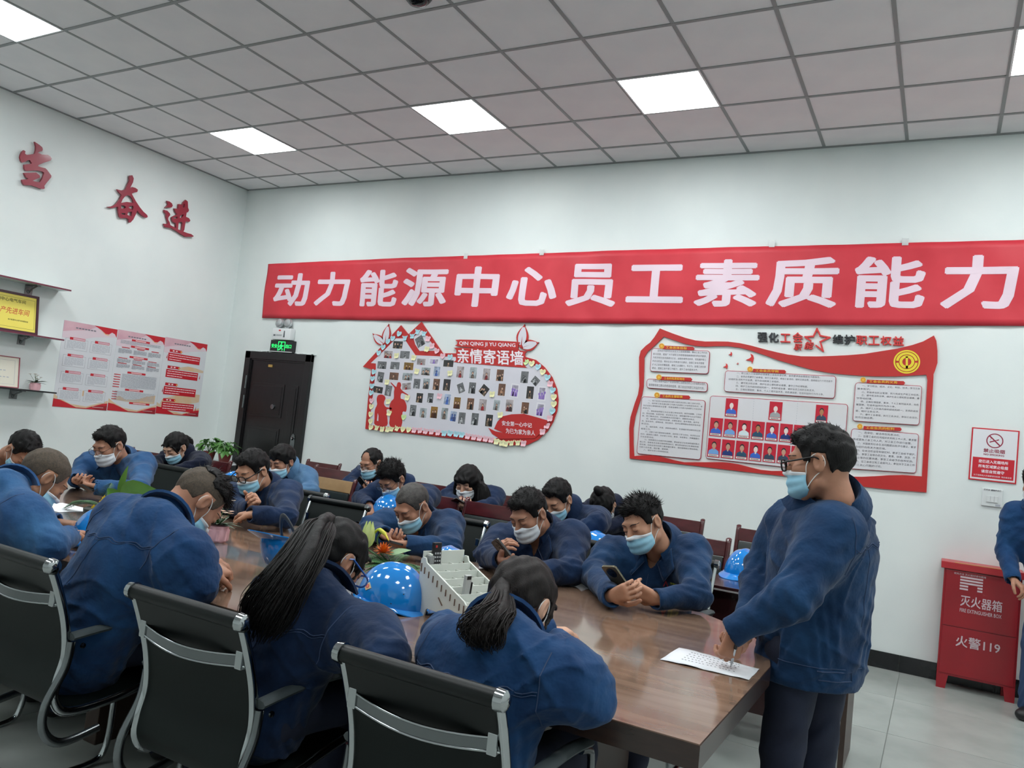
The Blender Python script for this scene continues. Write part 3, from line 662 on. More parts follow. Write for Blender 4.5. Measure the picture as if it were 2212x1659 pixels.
NC = {'b': ((168, 212, 222), 'pale blue'), 'p': ((234, 186, 196), 'pink'), 'y': ((232, 228, 178), 'pale yellow'), 'g': ((200, 226, 160), 'light green')}
NS = {'h': ('heart', smoothpoly([(0,-1),(.75,-.35),(1,.3),(.8,.8),(.35,.85),(0,.55),(-.35,.85),(-.8,.8),(-1,.3),(-.75,-.35)], 3)),
      'a': ('apple', smoothpoly([(-.35,-1),(0,-.85),(.35,-1),(.8,-.75),(.85,0),(1,.55),(.6,.85),(.1,.65),(-.1,.65),(-.6,.85),(-1,.55),(-.85,0),(-.8,-.75)], 3)),
      'b': ('butterfly', [(-.3,-.9),(0,-.7),(.3,-.9),(.7,-.7),(.65,-.1),(1.05,.6),(.95,.95),(.45,.55),(0,.75),(-.45,.55),(-.95,.95),(-1.05,.6),(-.65,-.1),(-.7,-.7)])}
RG = ['on the left roof slope', 'on the right roof slope', 'among the photos', 'down the left edge', 'along the bottom edge', 'down the curved right edge']
cntr = {}
random.seed(5)
m_nline = mat('note_ink', (130, 150, 160), 0.6)
for cx, cy, sh, co, rg in NOT:
    X, Z = Z1([(cx, cy)])[0]; key = (rg, sh, co); cntr[key] = cntr.get(key, 0)+1
    tot = len([1 for n in NOT if (n[4], n[2], n[3]) == key])
    ang = random.uniform(-12, 12); s_ = 0.031
    M_ = Matrix.Translation((X, 0, Z)) @ MBACK @ Matrix.Rotation(math.radians(ang), 4, 'Z') @ Matrix.Translation((0, 0, 0.0185+0.001*(sum(cntr.values()) % 3)))
    me = shape2d([[(x*s_, y*s_) for x, y in NS[sh][1]]], 0.0004)
    n = len(me.vertices); a = np.zeros(n*3); me.vertices.foreach_get('co', a); a = a.reshape(-1, 3); a[:, 2] += np.maximum(0, -a[:, 1]-0.005)*0.35; me.vertices.foreach_set('co', a.ravel()); me.transform(M_)
    b = MB()
    for k in range(3): b.prism([(-.016, .008-k*.008), (.014-random.random()*.012, .008-k*.008), (.014, .0092-k*.008), (-.016, .0092-k*.008)], 0.0035, 0.0037, M_)
    me.materials.append(mat('note_'+co, NC[co][0], 0.7)); me2 = b.mesh('x', mats=None)
    bm = bmesh.new(); bm.from_mesh(me); nf = len(bm.faces); bm.from_mesh(me2); bm.faces.ensure_lookup_table()
    for f in bm.faces[nf:]: f.material_index = 1
    bm.to_mesh(me); bm.free(); me.materials.append(m_nline); bpy.data.meshes.remove(me2)
    o = obj('sticky_note', me)
    way = 'from the top' if rg in (3, 5) else 'from the left'
    lab = '%s %s shaped sticky note %s of the photo wall' % (NC[co][1], NS[sh][0], RG[rg])
    if tot > 1: lab = '%s %s note %s of photo wall, %s %s' % (NC[co][1], NS[sh][0], RG[rg], ordinal(cntr[key]-1), way)
    tag(o, lab, 'sticky note', 'sticky notes on the house shaped board')
# ================================================================== union board
def ZL(pts): return [pb(1350+x/4.254, 690+y/4.254) for x, y in pts]
def RX(pts): return [(x+1404, y) for x, y in pts]
m_uwht = mat('panel_pale', (216, 216, 222), 0.35, col2=(212, 210, 212), nscale=2)
m_uout = mat('panel_crimson', (170, 32, 56), 0.4)
m_gold = mat('gold_print', (232, 186, 60), 0.4); m_ygold = mat('emblem_gold', (228, 206, 52), 0.4)
m_ink = mat('print_ink', (86, 84, 92), 0.6); m_black = mat('letter_black', (36, 38, 42), 0.45)
m_lred = mat('letter_red', (204, 48, 48), 0.4)
def onu(name, loops, d, z, m, parent, lab=None): return obj(name, onwall(shape2d([ZL(l) for l in loops], d), MBACK, z), m, parent, lab)
UB = thing('union_notice_frame', 'large red ribbon shaped frame with gold round emblem on the wall', 'wall frame', (6.6, -0.01, 1.7))
onu('frame', [[(325,85),(440,130),(560,172),(650,195),(740,205),(850,204),(950,206),(1060,220),(1160,242),(1300,280),(1404,305),(1500,325),(1620,340),(1760,342),(1900,338),(2060,330),(2204,318),(2380,290),(2504,270),(2640,238),(2740,205),(2839,150),(2862,200),(2872,290),(2872,400),(2850,470),(2836,505),(2836,530),(2820,800),(2795,1150),(2771,1590),(2400,1560),(2044,1520),(1480,1442),(1100,1400),(700,1352),(300,1305),(48,1278),(44,1000),(55,900),(95,770),(125,690),(137,610),(134,500),(134,350),(150,290),(195,245),(235,215),(275,165)],
    [(360,160),(460,195),(560,228),(650,245),(740,252),(850,248),(950,248),(1060,262),(1150,285),(1300,335),(1404,375),(1560,420),(1704,460),(1860,490),(2004,507),(2150,518),(2304,525),(2480,526),(2604,520),(2769,510),(2779,560),(2760,900),(2729,1442),(2640,1436),(2554,1430),(2430,1432),(2304,1440),(2180,1446),(2044,1444),(1900,1430),(1700,1405),(1480,1392),(1350,1392),(1250,1382),(1150,1358),(1050,1332),(970,1318),(900,1312),(750,1312),(550,1312),(470,1297),(400,1278),(320,1258),(250,1250),(160,1250),(88,1256),(82,1150),(82,1000),(100,890),(130,790),(160,700),(175,620),(180,480),(182,350),(215,295),(255,262),(290,230),(330,190)]], 0.012, 0.002, m_bred, UB)
# gold emblem
ec = (1404+1187, 392)
def ering(r0, r1, a0=0, a1=2*PI, n=40):
    rx, ry = 122, 108
    full = abs(a1-a0-2*PI) < 1e-6
    o = [(ec[0]+rx*r1*math.cos(a0+(a1-a0)*k/n), ec[1]-ry*r1*math.sin(a0+(a1-a0)*k/n)) for k in range(n if full else n+1)]
    i = [(ec[0]+rx*r0*math.cos(a0+(a1-a0)*k/n), ec[1]-ry*r0*math.sin(a0+(a1-a0)*k/n)) for k in range(n if full else n+1)]
    return [o, i] if full else [o+i[::-1]]
em = [onwall(shape2d([ZL(l) for l in L], 0.002), MBACK, 0.0145) for L in (ering(.88, 1.0), ering(.62, .82, .12, PI-.12), ering(.62, .82, PI+.12, 2*PI-.12), ering(.34, .56),
      [[(ec[0]-10, ec[1]-50), (ec[0]+10, ec[1]-50), (ec[0]+10, ec[1]+60), (ec[0]-10, ec[1]+60)]])]
obj('emblem', joinmesh(em), m_ygold, UB, 'round gold emblem')
# heading letters
HT = thing('heading_letters', 'black and red raised heading characters above the union frame', 'wall lettering', (6.95, -0.01, 2.2))
def htx(body, x0, y0, x1, y1, lean, m, bold=0.022, shear=0):
    me = text(body, 1, 0.012, bold, shear=shear)
    n = len(me.vertices); a = np.zeros(n*3); me.vertices.foreach_get('co', a); a = a.reshape(-1, 3); lo_ = a.min(0); hi_ = a.max(0)
    tl, tr, bl, br = ZL([(x0, y0), (x1, y0+lean), (x0, y1), (x1, y1+lean)])
    for i in range(n):
        u = (a[i, 0]-lo_[0])/(hi_[0]-lo_[0]); v = (a[i, 1]-lo_[1])/(hi_[1]-lo_[1])
        for k in (0, 1): a[i, k] = (bl[k]*(1-u)+br[k]*u)*(1-v)+(tl[k]*(1-u)+tr[k]*u)*v
    me.vertices.foreach_set('co', a.ravel()); obj('character', onwall(me, MBACK, 0.003), m, HT)
htx('强', 1222, 120, 1312, 210, 2, m_black); htx('化', 1322, 122, 1415, 213, 2, m_black)
htx('工', 1430, 132, 1523, 212, 3, m_lred); htx('会', 1543, 120, 1636, 215, 3, m_lred)
htx('职', 1553, 225, 1632, 285, 3, m_lred, 0.022, 0.25); htx('能', 1648, 205, 1738, 275, 3, m_lred, 0.022, 0.25)
htx('维', 1910, 140, 2008, 225, 4, m_black); htx('护', 2016, 142, 2115, 232, 4, m_black)
for k, c in enumerate('职工权益'): htx(c, 2126+k*112, 150+k*2, 2228+k*112, 235+k*2, 2, m_lred)
so = []; si = []
for k in range(10):
    r = 1.0 if k % 2 == 0 else 0.42; an = PI/2+PI*k/5+0.05
    so.append((1404+365+120*r*math.cos(an), 198-118*r*math.sin(an))); si.append((1404+365+120*(r*.68)*math.cos(an), 198-118*(r*.68)*math.sin(an)))
_st = [(355,243),(418,292),(392,208),(480,168),(392,152),(363,88),(330,158),(254,163),(303,197)]
_q = MB()
for _i in range(len(_st)-1):
    (_a, _b), (_c, _d) = _st[_i], _st[_i+1]; _L = math.hypot(_c-_a, _d-_b); _ux, _uy = (_c-_a)/_L*7, (_d-_b)/_L*7
    _q.prism(ZL([(1404+x, y) for x, y in ((_a-_ux+_uy, _b-_uy-_ux), (_c+_ux+_uy, _d+_uy-_ux), (_c+_ux-_uy, _d+_uy+_ux), (_a-_ux-_uy, _b-_uy+_ux))]), .003, .015+.0002*_i, MBACK)
_q.build('star', m_lred, HT)
for k, (x, y, s_) in enumerate(((970, 320, 22), (1150, 362, 48), (925, 432, 28), (1035, 407, 11))):
    L = [(.1,-1),(.6,-.7),(.75,-.1),(.6,.5),(.35,1),(.3,.45),(-.8,.25),(-.1,-.05),(.25,-.35)]
    me = onwall(shape2d([ZL([(x+a*s_, y+b*s_) for a, b in L])], 0.006), MBACK, 0.002)
    tag(obj('bird_cutout', me, m_lred), ['small red bird cutout above and left of the largest bird', 'largest red bird cutout inside the union frame', 'red bird cutout lowest on the left of the four', 'tiniest red bird cutout between the others'][k], 'wall decoration', 'red bird cutouts')
def upanel(corners, label, head, hx, coin, lines, tsize=None):
    tl, tr, br, bl = corners
    t = thing('text_panel', label, 'notice panel', (lambda p: (p[0], -0.01, p[1]))(ZL([tl])[0]), 'rounded text panels inside the red frame')
    def quad(e):
        def L(p, q, s): return (p[0]+(q[0]-p[0])*s, p[1]+(q[1]-p[1])*s)
        out = []
        w_ = math.dist(tl, tr); h_ = math.dist(tl, bl); R_ = 26-e
        def B(u, v):
            u /= w_; v /= h_
            a = L(tl, tr, u); b = L(bl, br, u); return L(a, b, v)
        for cx, cy, a0 in ((w_-e-R_, e+R_, -PI/2), (w_-e-R_, h_-e-R_, 0), (e+R_, h_-e-R_, PI/2), (e+R_, e+R_, PI)):
            for k in range(5): an = a0+PI/2*k/4; out.append(B(cx+R_*math.cos(an), cy+R_*math.sin(an)))
        return out, B, w_, h_
    onu('panel_border', [quad(0)[0]], 0.008, 0.004, m_uout, t)
    onu('panel_face', [quad(5)[0]], 0.002, 0.0125, m_uwht, t)
    if head:
        x0, y0, x1, y1 = hx; sl = (y1-y0)*0.0
        g = 12*(x1-x0)/300
        onu('header_ribbon', [[(x0, y0), (x1-14, y0+g), (x1, y0+g+17), (x1-12, y0+g+33), (x0-4, y0+33)]], 0.004, 0.0145, m_bred, t)
        txt1(head, x0+20, y0+4, x1-70, y0+28, 0.018, m_gold, 0.0192, t, g*.8, ZL)
        cn = onu('coin', [circ(coin[0], coin[1], 25, 24)], 0.005, 0.0145, m_gold, t)
        onu('coin_print', [circ(coin[0], coin[1], 18, 20), circ(coin[0], coin[1], 14, 20)], 0.0005, 0.0198, m_t2, cn)
    if lines:
        _, B, w_, h_ = quad(0)
        n = len(lines); mesh = []
        for k, s_ in enumerate(lines):
            ind = 0.0
            while s_.startswith('  '): ind += 0.07; s_ = s_[2:]
            v0 = h_*(0.05+0.90*k/n); v1 = v0+h_*0.90/n*0.62
            u0 = w_*(0.035+ind); full = max(len(x.strip()) for x in lines); u1 = min(w_*0.97, u0+w_*0.93*len(s_)/(full+0.5))
            me = text(s_, 1, 0.0004, 0.0); nn = len(me.vertices); a = np.zeros(nn*3); me.vertices.foreach_get('co', a); a = a.reshape(-1, 3)
            lo_ = a.min(0); hi_ = a.max(0)
            U = u0+(a[:, 0]-lo_[0])/(hi_[0]-lo_[0])*(u1-u0); V = v1-(a[:, 1]-lo_[1])/max(hi_[1]-lo_[1], .5)*(v1-v0)
            P0 = [B(U[i], V[i]) for i in range(nn)]
            W_ = ZL(P0)
            a[:, 0] = [p[0] for p in W_]; a[:, 1] = [p[1] for p in W_]
            me.vertices.foreach_set('co', a.ravel()); mesh.append(me)
        obj('lettering', onwall(joinmesh(mesh), MBACK, 0.0147), m_ink, t)
    return t
upanel([(250,265),(785,290),(770,505),(232,480)], 'text panel top left in the union frame with six printed lines', '工会总体目标', (362,243,645,280), (343,247),
   ['  坚持走中国特色社会主义工会发展道路，推动工会工作的创','新与发展，提高广大干部职工的思想道德素质和科学技术素质，','为经济和社会发展建功立业，加强协调劳动关系，切实维护职工','的合法权益，推动企业公司和谐文化建设，加强工会会员管理','扩大工会会员覆盖面，增强工会凝聚力、号召力。加强工会自身','建设，提高工会干部工作能力，提升工会的服务水平。'])
upanel([(205,545),(765,580),(760,670),(203,632)], 'shortest text panel, on the left below the topmost one', '工会的性质和地位', (345,526,624,570), (318,533),
   ['  中国工会是中国共产党领导的职工自愿结合的工人阶级群众组织，','是党联系职工群众的桥梁和纽带，是工会会员和职工利益的代表。'])
upanel([(160,708),(745,745),(700,1293),(110,1235)], 'tallest text panel at the lower left of the union frame', '工会的主要职责', (330,690,606,735), (300,697),
   ['  一、执行会员大会或会员代表大会的决议和上级工会的决定。','  二、组织职工依法通过职工代表大会或职工大会和其他形式，参','加企业民主管理和民主监督，检查监督职工代表大会或职工大会决议','的执行。','  三、帮助和指导职工与企业签订劳动合同，就劳动报酬、工作时','间、劳动定额、休息休假、劳动安全卫生、保险福利等与企业平等协','商，签订集体合同，并监督集体合同的履行，调解劳动争议。','  四、组织职工开展劳动竞赛、合理化建议、技术革新、技术攻','关、技术协作、发明创造、岗位练兵、技术比赛等群众性经济技术创','新活动。','  五、组织培养、评选、表彰劳动模范，负责做好劳动模范的日常','管理工作。','  六、对职工进行思想政治教育，组织职工学习文化、科学和业务','知识，提高职工素质，办好职工文化、教育、体育事业，开展健康的','文化体育活动。','  七、协助督促企业做好劳动报酬、劳动安全卫生和保险福利等方','面工作，监督有关法律法规的贯彻执行。参与劳动安全卫生事故的调','查处理，协助企业办好职工集体福利事业，做好困难职工帮扶救助，','为职工办实事、做好事、解难事。','  八、维护女职工的特殊权益。'])
upanel([(925,470),(1944,522),(1929,730),(912,665)], 'wide text panel in the upper middle of the union frame', '工会会员守则', (1183,455,1485,495), (1153,460),
   ['  一、职工加入工会组织必须填写工会会员登记表，会员要求退会需提出书面报告。','  二、会员必须遵守工会章程，执行工会决议，参加工会活动，按时交纳会费，连续超过六个月无故不','过组织生活和不交会费，视为自动脱离工会组织。','  三、遵守宪法和法律，维护社会公德和职业道德，遵守工作纪律制度。','  四、维护工会内部的团结和统一，发扬阶级友爱，做好会员之间的互助互济。','  五、正确处理国家、集体、个人三者利益关系，向危害国家、社会利益的行为作斗争。'])
upanel([(2119,580),(2732,612),(2704,975),(2092,935)], 'text panel at the upper right of the union frame below the emblem', '工会会员的义务', (2226,555,2576,600), (2191,558),
   ['  一、学习政治、经济、文化、科技、技术、学习工会','基本知识。','  二、积极参加民主管理，努力完成生产和工作任务。','  三、遵守宪法和法律，维护社会公德和职业道德，遵','守劳动纪律。','  四、正确处理国家、集体、个人三者利益关系，向危','害国家、社会利益的行为作斗争。','  五、维护工人阶级内部的团结和统一，发扬阶级友','爱，做好互助互济。','  六、遵守工会章程，执行工会决议，参加工会活动，','按月交纳会费。'])
upanel([(2084,1003),(2702,1052),(2676,1415),(2050,1372)], 'text panel at the lower right, half behind the standing man head', '工会会员的权利', (2196,980,2545,1030), (2161,985),
   ['  一、选举权、被选举权和表决权。','  二、监督工会的任何组织机构和工作人员，要求撤','换或罢免工会工作人员，对工会工作进行监督。','  三、对国家和社会生活问题提出批评与建议，要求','工会组织向有关方面反映。','  四、在合法权益受到侵犯时，要求工会给予保护。','  五、享受工会举办的文化、教育、体育、旅游、疗','养事业等的优惠待遇，享受工会给予的各种奖励。','  六、在工会会议和工会报刊上，参加关于工会工作','和职工关心问题的讨论。'])
UP = upanel([(788,700),(2052,780),(2005,1420),(742,1278)], 'wide portrait panel with rows of red portraits in the lower middle', None, None, None, None)
q = MB(); 
for xa, xb in ((1190, 1152), (1594, 1545)):
    for k in range(26):
        u = k/26; (a, b), (c, d) = ZL([(xa+(xb-xa)*u, 728+u*570), (xa+(xb-xa)*(u+.02), 728+(u+.02)*570)])
        q.prism([(a-.0012, b), (a+.0012, b), (c+.0012, d), (c-.0012, d)], 0, .0004, MBACK @ Matrix.Translation((0, 0, 0.0147)))
q.build('dotted_line', m_ptxt, UP, stuff=True)
ID = [(983,812,112,166,'b','w',0),(1387,843,118,170,'g','w',0),(1809,872,112,168,'k','t',0)]
R2 = [('b','s'),('l','s'),('w','w'),('d','t'),('b','w'),('n','w'),('b','s'),('k','s'),('b','t')]
R3 = [('l','s'),('n','s'),('d','s'),('b','w'),('k','s'),('k','s'),('b','s'),('n','t'),('b','s')]
for k, (c, f) in enumerate(R2): ID.append((842+k*128.5-(k//3)*2, 990+k*11, 116, 168, c, f, 1))
for k, (c, f) in enumerate(R3): ID.append((822+k*128-(k//3)*2, 1180+k*12, 116, 172, c, f, 2))
SH = {'b': ('blue', (50, 98, 190)), 'l': ('light blue', (110, 160, 214)), 'w': ('white', (206, 222, 226)), 'd': ('teal', (30, 74, 100)), 'n': ('navy', (22, 48, 110)), 'g': ('grey', (156, 158, 160)), 'k': ('dark', (44, 62, 84))}
SK = {'s': (188, 146, 124), 'w': (226, 210, 204), 't': (176, 124, 84)}
m_idb = mat('portrait_red', (190, 30, 52), 0.3); m_idw = mat('name_strip', (214, 212, 208), 0.5); m_idh = mat('portrait_hair', (26, 24, 26), 0.5)
idc = {}
for cx, cy, wd, hg, c, f, r in ID:
    X, Z = ZL([(cx, cy)])[0]; sx = abs(ZL([(cx+wd/2, cy)])[0][0]-ZL([(cx-wd/2, cy)])[0][0]); sz = abs(ZL([(cx, cy-hg/2)])[0][1]-ZL([(cx, cy+hg/2)])[0][1])
    M_ = Matrix.Translation((X, 0, Z)) @ MBACK @ Matrix.Translation((0, 0, 0.0148))
    b = MB(); b.prism([(-sx/2, -sz/2), (sx/2, -sz/2), (sx/2, sz/2), (-sx/2, sz/2)], 0, 0.003, M_)
    b.cur = 1; sk_ = sz*.16
    b.prism([(-sx*.42, -sz*.34), (sx*.42, -sz*.34), (sx*.38, -sz*.16), (sx*.12, -sz*.05), (-sx*.12, -sz*.05), (-sx*.38, -sz*.16)], 0.003, 0.0032, M_)
    b.cur = 2; b.prism(circ(0, sz*.17, sx*.19, 14, sz*.17), 0.0032, 0.0034, M_) if f != 'w' or r else None
    b.cur = 3; b.prism([(-sx*.06, -sz*.12), (sx*.06, -sz*.12), (sx*.06, 0), (-sx*.06, 0)], 0.0034, 0.0035, M_); b.prism(circ(0, sz*.11, sx*.165, 14, sz*.155), 0.0035, 0.0037, M_)
    b.cur = 4; b.prism([(-sx*.42, -sz*.46), (sx*.42, -sz*.46), (sx*.42, -sz*.36), (-sx*.42, -sz*.36)], 0.003, 0.0033, M_)
    b.cur = 2
    for k in range(5): b.prism([(-sx*.3+k*sx*.12, -sz*.43), (-sx*.22+k*sx*.12, -sz*.43), (-sx*.22+k*sx*.12, -sz*.39), (-sx*.3+k*sx*.12, -sz*.39)], 0.0033, 0.0034, M_)
    o = b.build('id_portrait', [m_idb, mat('shirt_'+c, SH[c][1], 0.5), m_idh, mat('pskin_'+f, SK[f], 0.5), m_idw])
    idc[r] = idc.get(r, 0)+1
    tag(o, 'red portrait card with %s shirt, %s from left in the %s portrait row' % (SH[c][0], ordinal(idc[r]-1), ['top', 'middle', 'bottom'][r]), 'portrait', 'red portrait cards in the union frame')

# ================================================================== no smoking sign, switch, fire box
m_sred = mat('sign_red', (196, 34, 48), 0.35)
t = thing('no_smoking_sign', 'white and red no smoking sign on the wall above the switch', 'sign', (7.855, -0.005, 1.63))
MB().box((7.71, -0.008, 1.445), (8.0, -0.001, 1.82), bev=0.002).build('plate', m_sred, t)
S_ = MBACK @ Matrix.Translation((0, 0, 0.0082))
MB().prism([(7.719, 1.454), (7.991, 1.454), (7.991, 1.811), (7.719, 1.811)], 0, 0.0004, S_).build('face', mat('sign_white', (222, 222, 226), 0.4), t)
MB().prism([(7.728, 1.466), (7.982, 1.466), (7.982, 1.61), (7.728, 1.61)], 0.0004, 0.0008, S_).build('red_field', m_sred, t)
m_mar = mat('sign_maroon', (146, 32, 62), 0.4)
cx, cz = 7.855, 1.735
obj('ring', onwall(shape2d([circ(cx, cz, .052, 32), circ(cx, cz, .045, 32)], .0004), MBACK, .0088), m_mar, t)
q = MB(); q.prism([(cx-.036, cz+.03), (cx-.03, cz+.036), (cx+.036, cz-.03), (cx+.03, cz-.036)], 0.0008, 0.0011, S_); q.build('slash', m_mar, t)
q = MB(); q.prism([(cx-.03, cz-.016), (cx+.008, cz-.001), (cx+.006, cz+.006), (cx-.032, cz-.008)], 0.0005, 0.0007, S_); q.prism([(cx+.01, cz), (cx+.026, cz+.006), (cx+.024, cz+.013), (cx+.008, cz+.007)], .0005, .0007, S_)
q.tube([S_ @ Vector((cx-.03+0.008*math.sin(k), cz+.002+k*.007, .0007)) for k in range(5)], 0.0012, 5); q.build('cigarette', m_mar, t)
def sgn(body, x0, z0, x1, z1, m, b=0.02): obj('lettering', onwall(fitmesh(text(body, 1, .0004, b), x0, z0, x1, z1), MBACK, .0092), m, t)
sgn('禁止吸烟', 7.79, 1.648, 7.92, 1.676, m_mar); sgn('NO SMOKING', 7.793, 1.628, 7.917, 1.641, m_mar)
sgn('您已进入无烟场所', 7.765, 1.572, 7.945, 1.595, m_twht); sgn('所有区域禁止吸烟', 7.765, 1.537, 7.945, 1.56, m_twht); sgn('请您自觉遵守', 7.785, 1.502, 7.925, 1.525, m_twht); sgn('为了您和他人的健康请勿吸烟  举办者自觉', 7.74, 1.477, 7.97, 1.489, m_twht, 0)
t = thing('light_switch', 'white wall switch with a printed label, below the sign', 'light switch', (7.86, -0.008, 1.33))
MB().box((7.80, -0.012, 1.27), (7.925, -0.001, 1.395), bev=0.005).build('plate', mat('switch_white', (214, 218, 218), 0.35), t)
for k in range(3): MB().box((7.83+k*.023, -0.018, 1.30), (7.851+k*.023, -0.01, 1.345), bev=0.002).build('rocker', mat('switch_white', (214, 218, 218), 0.35), t)
obj('label_strip', onwall(fitmesh(text('灯开关 请随手关灯', 1, .0004, .02), 7.81, 1.378, 7.915, 1.392), MBACK, .0122), m_ink, t)
MB().prism([(7.885, 1.275), (7.915, 1.275), (7.915, 1.29), (7.885, 1.29)], 0, .0004, MBACK @ Matrix.Translation((0, 0, 0.0122))).build('sticker', m_ptxt, t)
# fire extinguisher box
bx0, bx1, by = 7.60, 8.06, -0.2
m_fire = mat('fire_red', (150, 20, 34), 0.32, col2=(140, 17, 30), nscale=3, coat=0.15)
m_firet = mat('fire_text', (206, 186, 192), 0.5)
t = thing('fire_box', 'red metal fire extinguisher cabinet with white characters against the wall', 'fire cabinet', ((bx0+bx1)/2, by/2, 0))
b = MB(); b.box((bx0, by, 0.09), (bx1, -0.016, 0.815), bev=0.003)
b.build('body', m_fire, t)
for x in (bx0, bx1-0.07):
    MB().prism([(x, 0), (x+.055 if x == bx0 else x+.07, 0), (x+.07 if x == bx0 else x+.07, .095), (x, .095)] if x == bx0 else [(x+.015, 0), (x+.07, 0), (x+.07, .095), (x, .095)], -by-.02, -by+0.002, MBACK).build('leg', m_fire, t)
    MB().box((x, -0.05, 0), (x+0.05, -0.018, 0.095)).build('leg', m_fire, t)
MB().box((bx0-0.02, by-0.02, 0.815), (bx1+0.01, -0.006, 0.862), bev=0.004).build('lid', mat('fire_lid', (178, 44, 52), 0.35), t)
MB().box((bx0+0.06, by-0.02, 0.8625), (bx1-0.03, by-0.006, 0.8635)).build('yellow_tape', mat('tape_yellow', (214, 180, 60), 0.5), t)
dd = MB().box((bx0+0.012, by-0.008, 0.43), (bx1-0.012, by+0.004, 0.808), bev=0.002).build('door', m_fire, t)
d2 = MB().box((bx0+0.012, by-0.006, 0.105), (bx1-0.012, by+0.004, 0.424), bev=0.002).build('door', m_fire, t)
def ftx(body, x0, z0, x1, z1, b=0.012, par=dd): obj('lettering', onwall(fitmesh(text(body, 1, .0004, b), x0, z0, x1, z1), MBACK, -by+.0084), m_firet, par)
ftx('灭火器箱', bx0+.11, .575, bx0+.355, .65); ftx('FIRE EXTINGUISHER BOX', bx0+.11, .535, bx0+.355, .56, .01)
ftx('火警119', bx0+.10, .30, bx0+.36, .375, .012, d2)
ftx('使用方法 灭火器材请勿挪用', bx0+.06, .783, bx0+.25, .797, 0)
q = MB(); Fm = MBACK @ Matrix.Translation((0, 0, -by+.0084))
for k in range(5): q.prism([(bx0+.10, .765-k*.02), (bx0+.235, .765-k*.02), (bx0+.235, .777-k*.02), (bx0+.10, .777-k*.02)] if k < 3 else [(bx0+.10, .765-k*.02), (bx0+.15, .765-k*.02), (bx0+.15, .777-k*.02), (bx0+.10, .777-k*.02)], 0, .0004, Fm)
for k in (3, 4): q.prism([(bx0+.205, .765-k*.02), (bx0+.235, .765-k*.02), (bx0+.235, .777-k*.02), (bx0+.205, .777-k*.02)], 0, .0004, Fm)
q.build('label_print', m_firet, dd, stuff=True)
# ================================================================== conference table
m_wood = mat('table_wood', (112, 88, 72), 0.12, col2=(138, 113, 96), nscale=5, stretch=(0.5, 4, 1), coat=0.4, ndetail=9)
m_wedge = mat('table_edge', (44, 30, 26), 0.22, col2=(54, 38, 32), nscale=8, stretch=(1, 1, 6), coat=0.2)
m_gstrip = mat('table_strip', (96, 98, 100), 0.12, coat=0.4)
TZ = 0.76
tb = thing('conference_table', 'long glossy brown wooden meeting table with a dark edge', 'table', (4.6, -3.9, 0))
out = [(2.15,-4.69),(7.09,-4.69),(7.09,-3.82),(7.05,-3.62),(6.96,-3.44),(6.84,-3.30),(6.70,-3.19),(6.5,-3.13),(6.2,-3.11),(2.15,-3.11)]
MB().prism(out, TZ-0.062, TZ-0.003).build('edge_band', m_wedge, tb)
lead = [(2.152,-4.688),(7.088,-4.688),(7.088,-3.521),(7.028,-3.421),(6.858,-3.301),(6.718,-3.182),(6.499,-3.132),(6.2,-3.112),(2.152,-3.112)]
near = [(2.152,-4.688),(7.088,-4.688),(7.088,-4.13),(2.152,-4.13)]; 
m_w2 = m_wood
def topplane(name, x0, x1, ya, yb):
    MB().prism([(x0, ya), (x1, ya), (x1, yb), (x0, yb)], TZ-0.004, TZ).build(name, m_wood, tb)
xs = [2.152, 3.38, 4.61, 5.85, 7.088]
for k in range(4):
    x0, x1 = xs[k]+(0.0008 if k else 0), xs[k+1]-(0.0008 if k < 3 else 0)
    if k < 3:
        topplane('top_panel', x0, x1, -4.688, -4.12); topplane('top_panel', x0, x1, -3.9, -3.112)
    else:
        MB().prism([(x0,-4.688),(x1,-4.688),(7.088,-3.821),(7.048,-3.621),(6.958,-3.441),(6.838,-3.301),(6.699,-3.192),(6.499,-3.132),(6.2,-3.112),(x0,-3.112)], TZ-0.004, TZ).build('top_panel', m_wood, tb)
MB().prism([(2.4, -4.119), (5.8492, -4.119), (5.8492, -3.901), (2.4, -3.901)], TZ-0.004, TZ-0.0002).build('glass_strip', m_gstrip, tb)
MB().prism([(2.152, -4.119), (2.399, -4.119), (2.399, -3.901), (2.152, -3.901)], TZ-0.004, TZ).build('top_panel', m_wood, tb)
m_tleg = mat('table_leg', (52, 38, 32), 0.35, col2=(60, 46, 40), nscale=6)
m_tpan = mat('table_panel', (112, 108, 98), 0.4, col2=(104, 100, 92), nscale=5, stretch=(1, 1, .3))
for x in (2.75, 4.6, 6.45):
    MB().box((x-0.04, -4.45, 0), (x+0.04, -3.35, TZ-0.062), bev=0.004).build('leg', m_tleg, tb)
MB().box((2.79, -3.92, 0.12), (6.41, -3.89, TZ-0.062)).build('modesty_panel', m_tpan, tb)
MB().tube([(6.9, -4.6, TZ-0.075), (6.9, -3.7, TZ-0.075)], 0.012, 8).build('under_rail', m_steel, tb)
MB().tube([(2.3, -4.6, TZ-0.075), (6.95, -4.6, TZ-0.075)], 0.012, 8).build('under_rail', m_steel, tb)

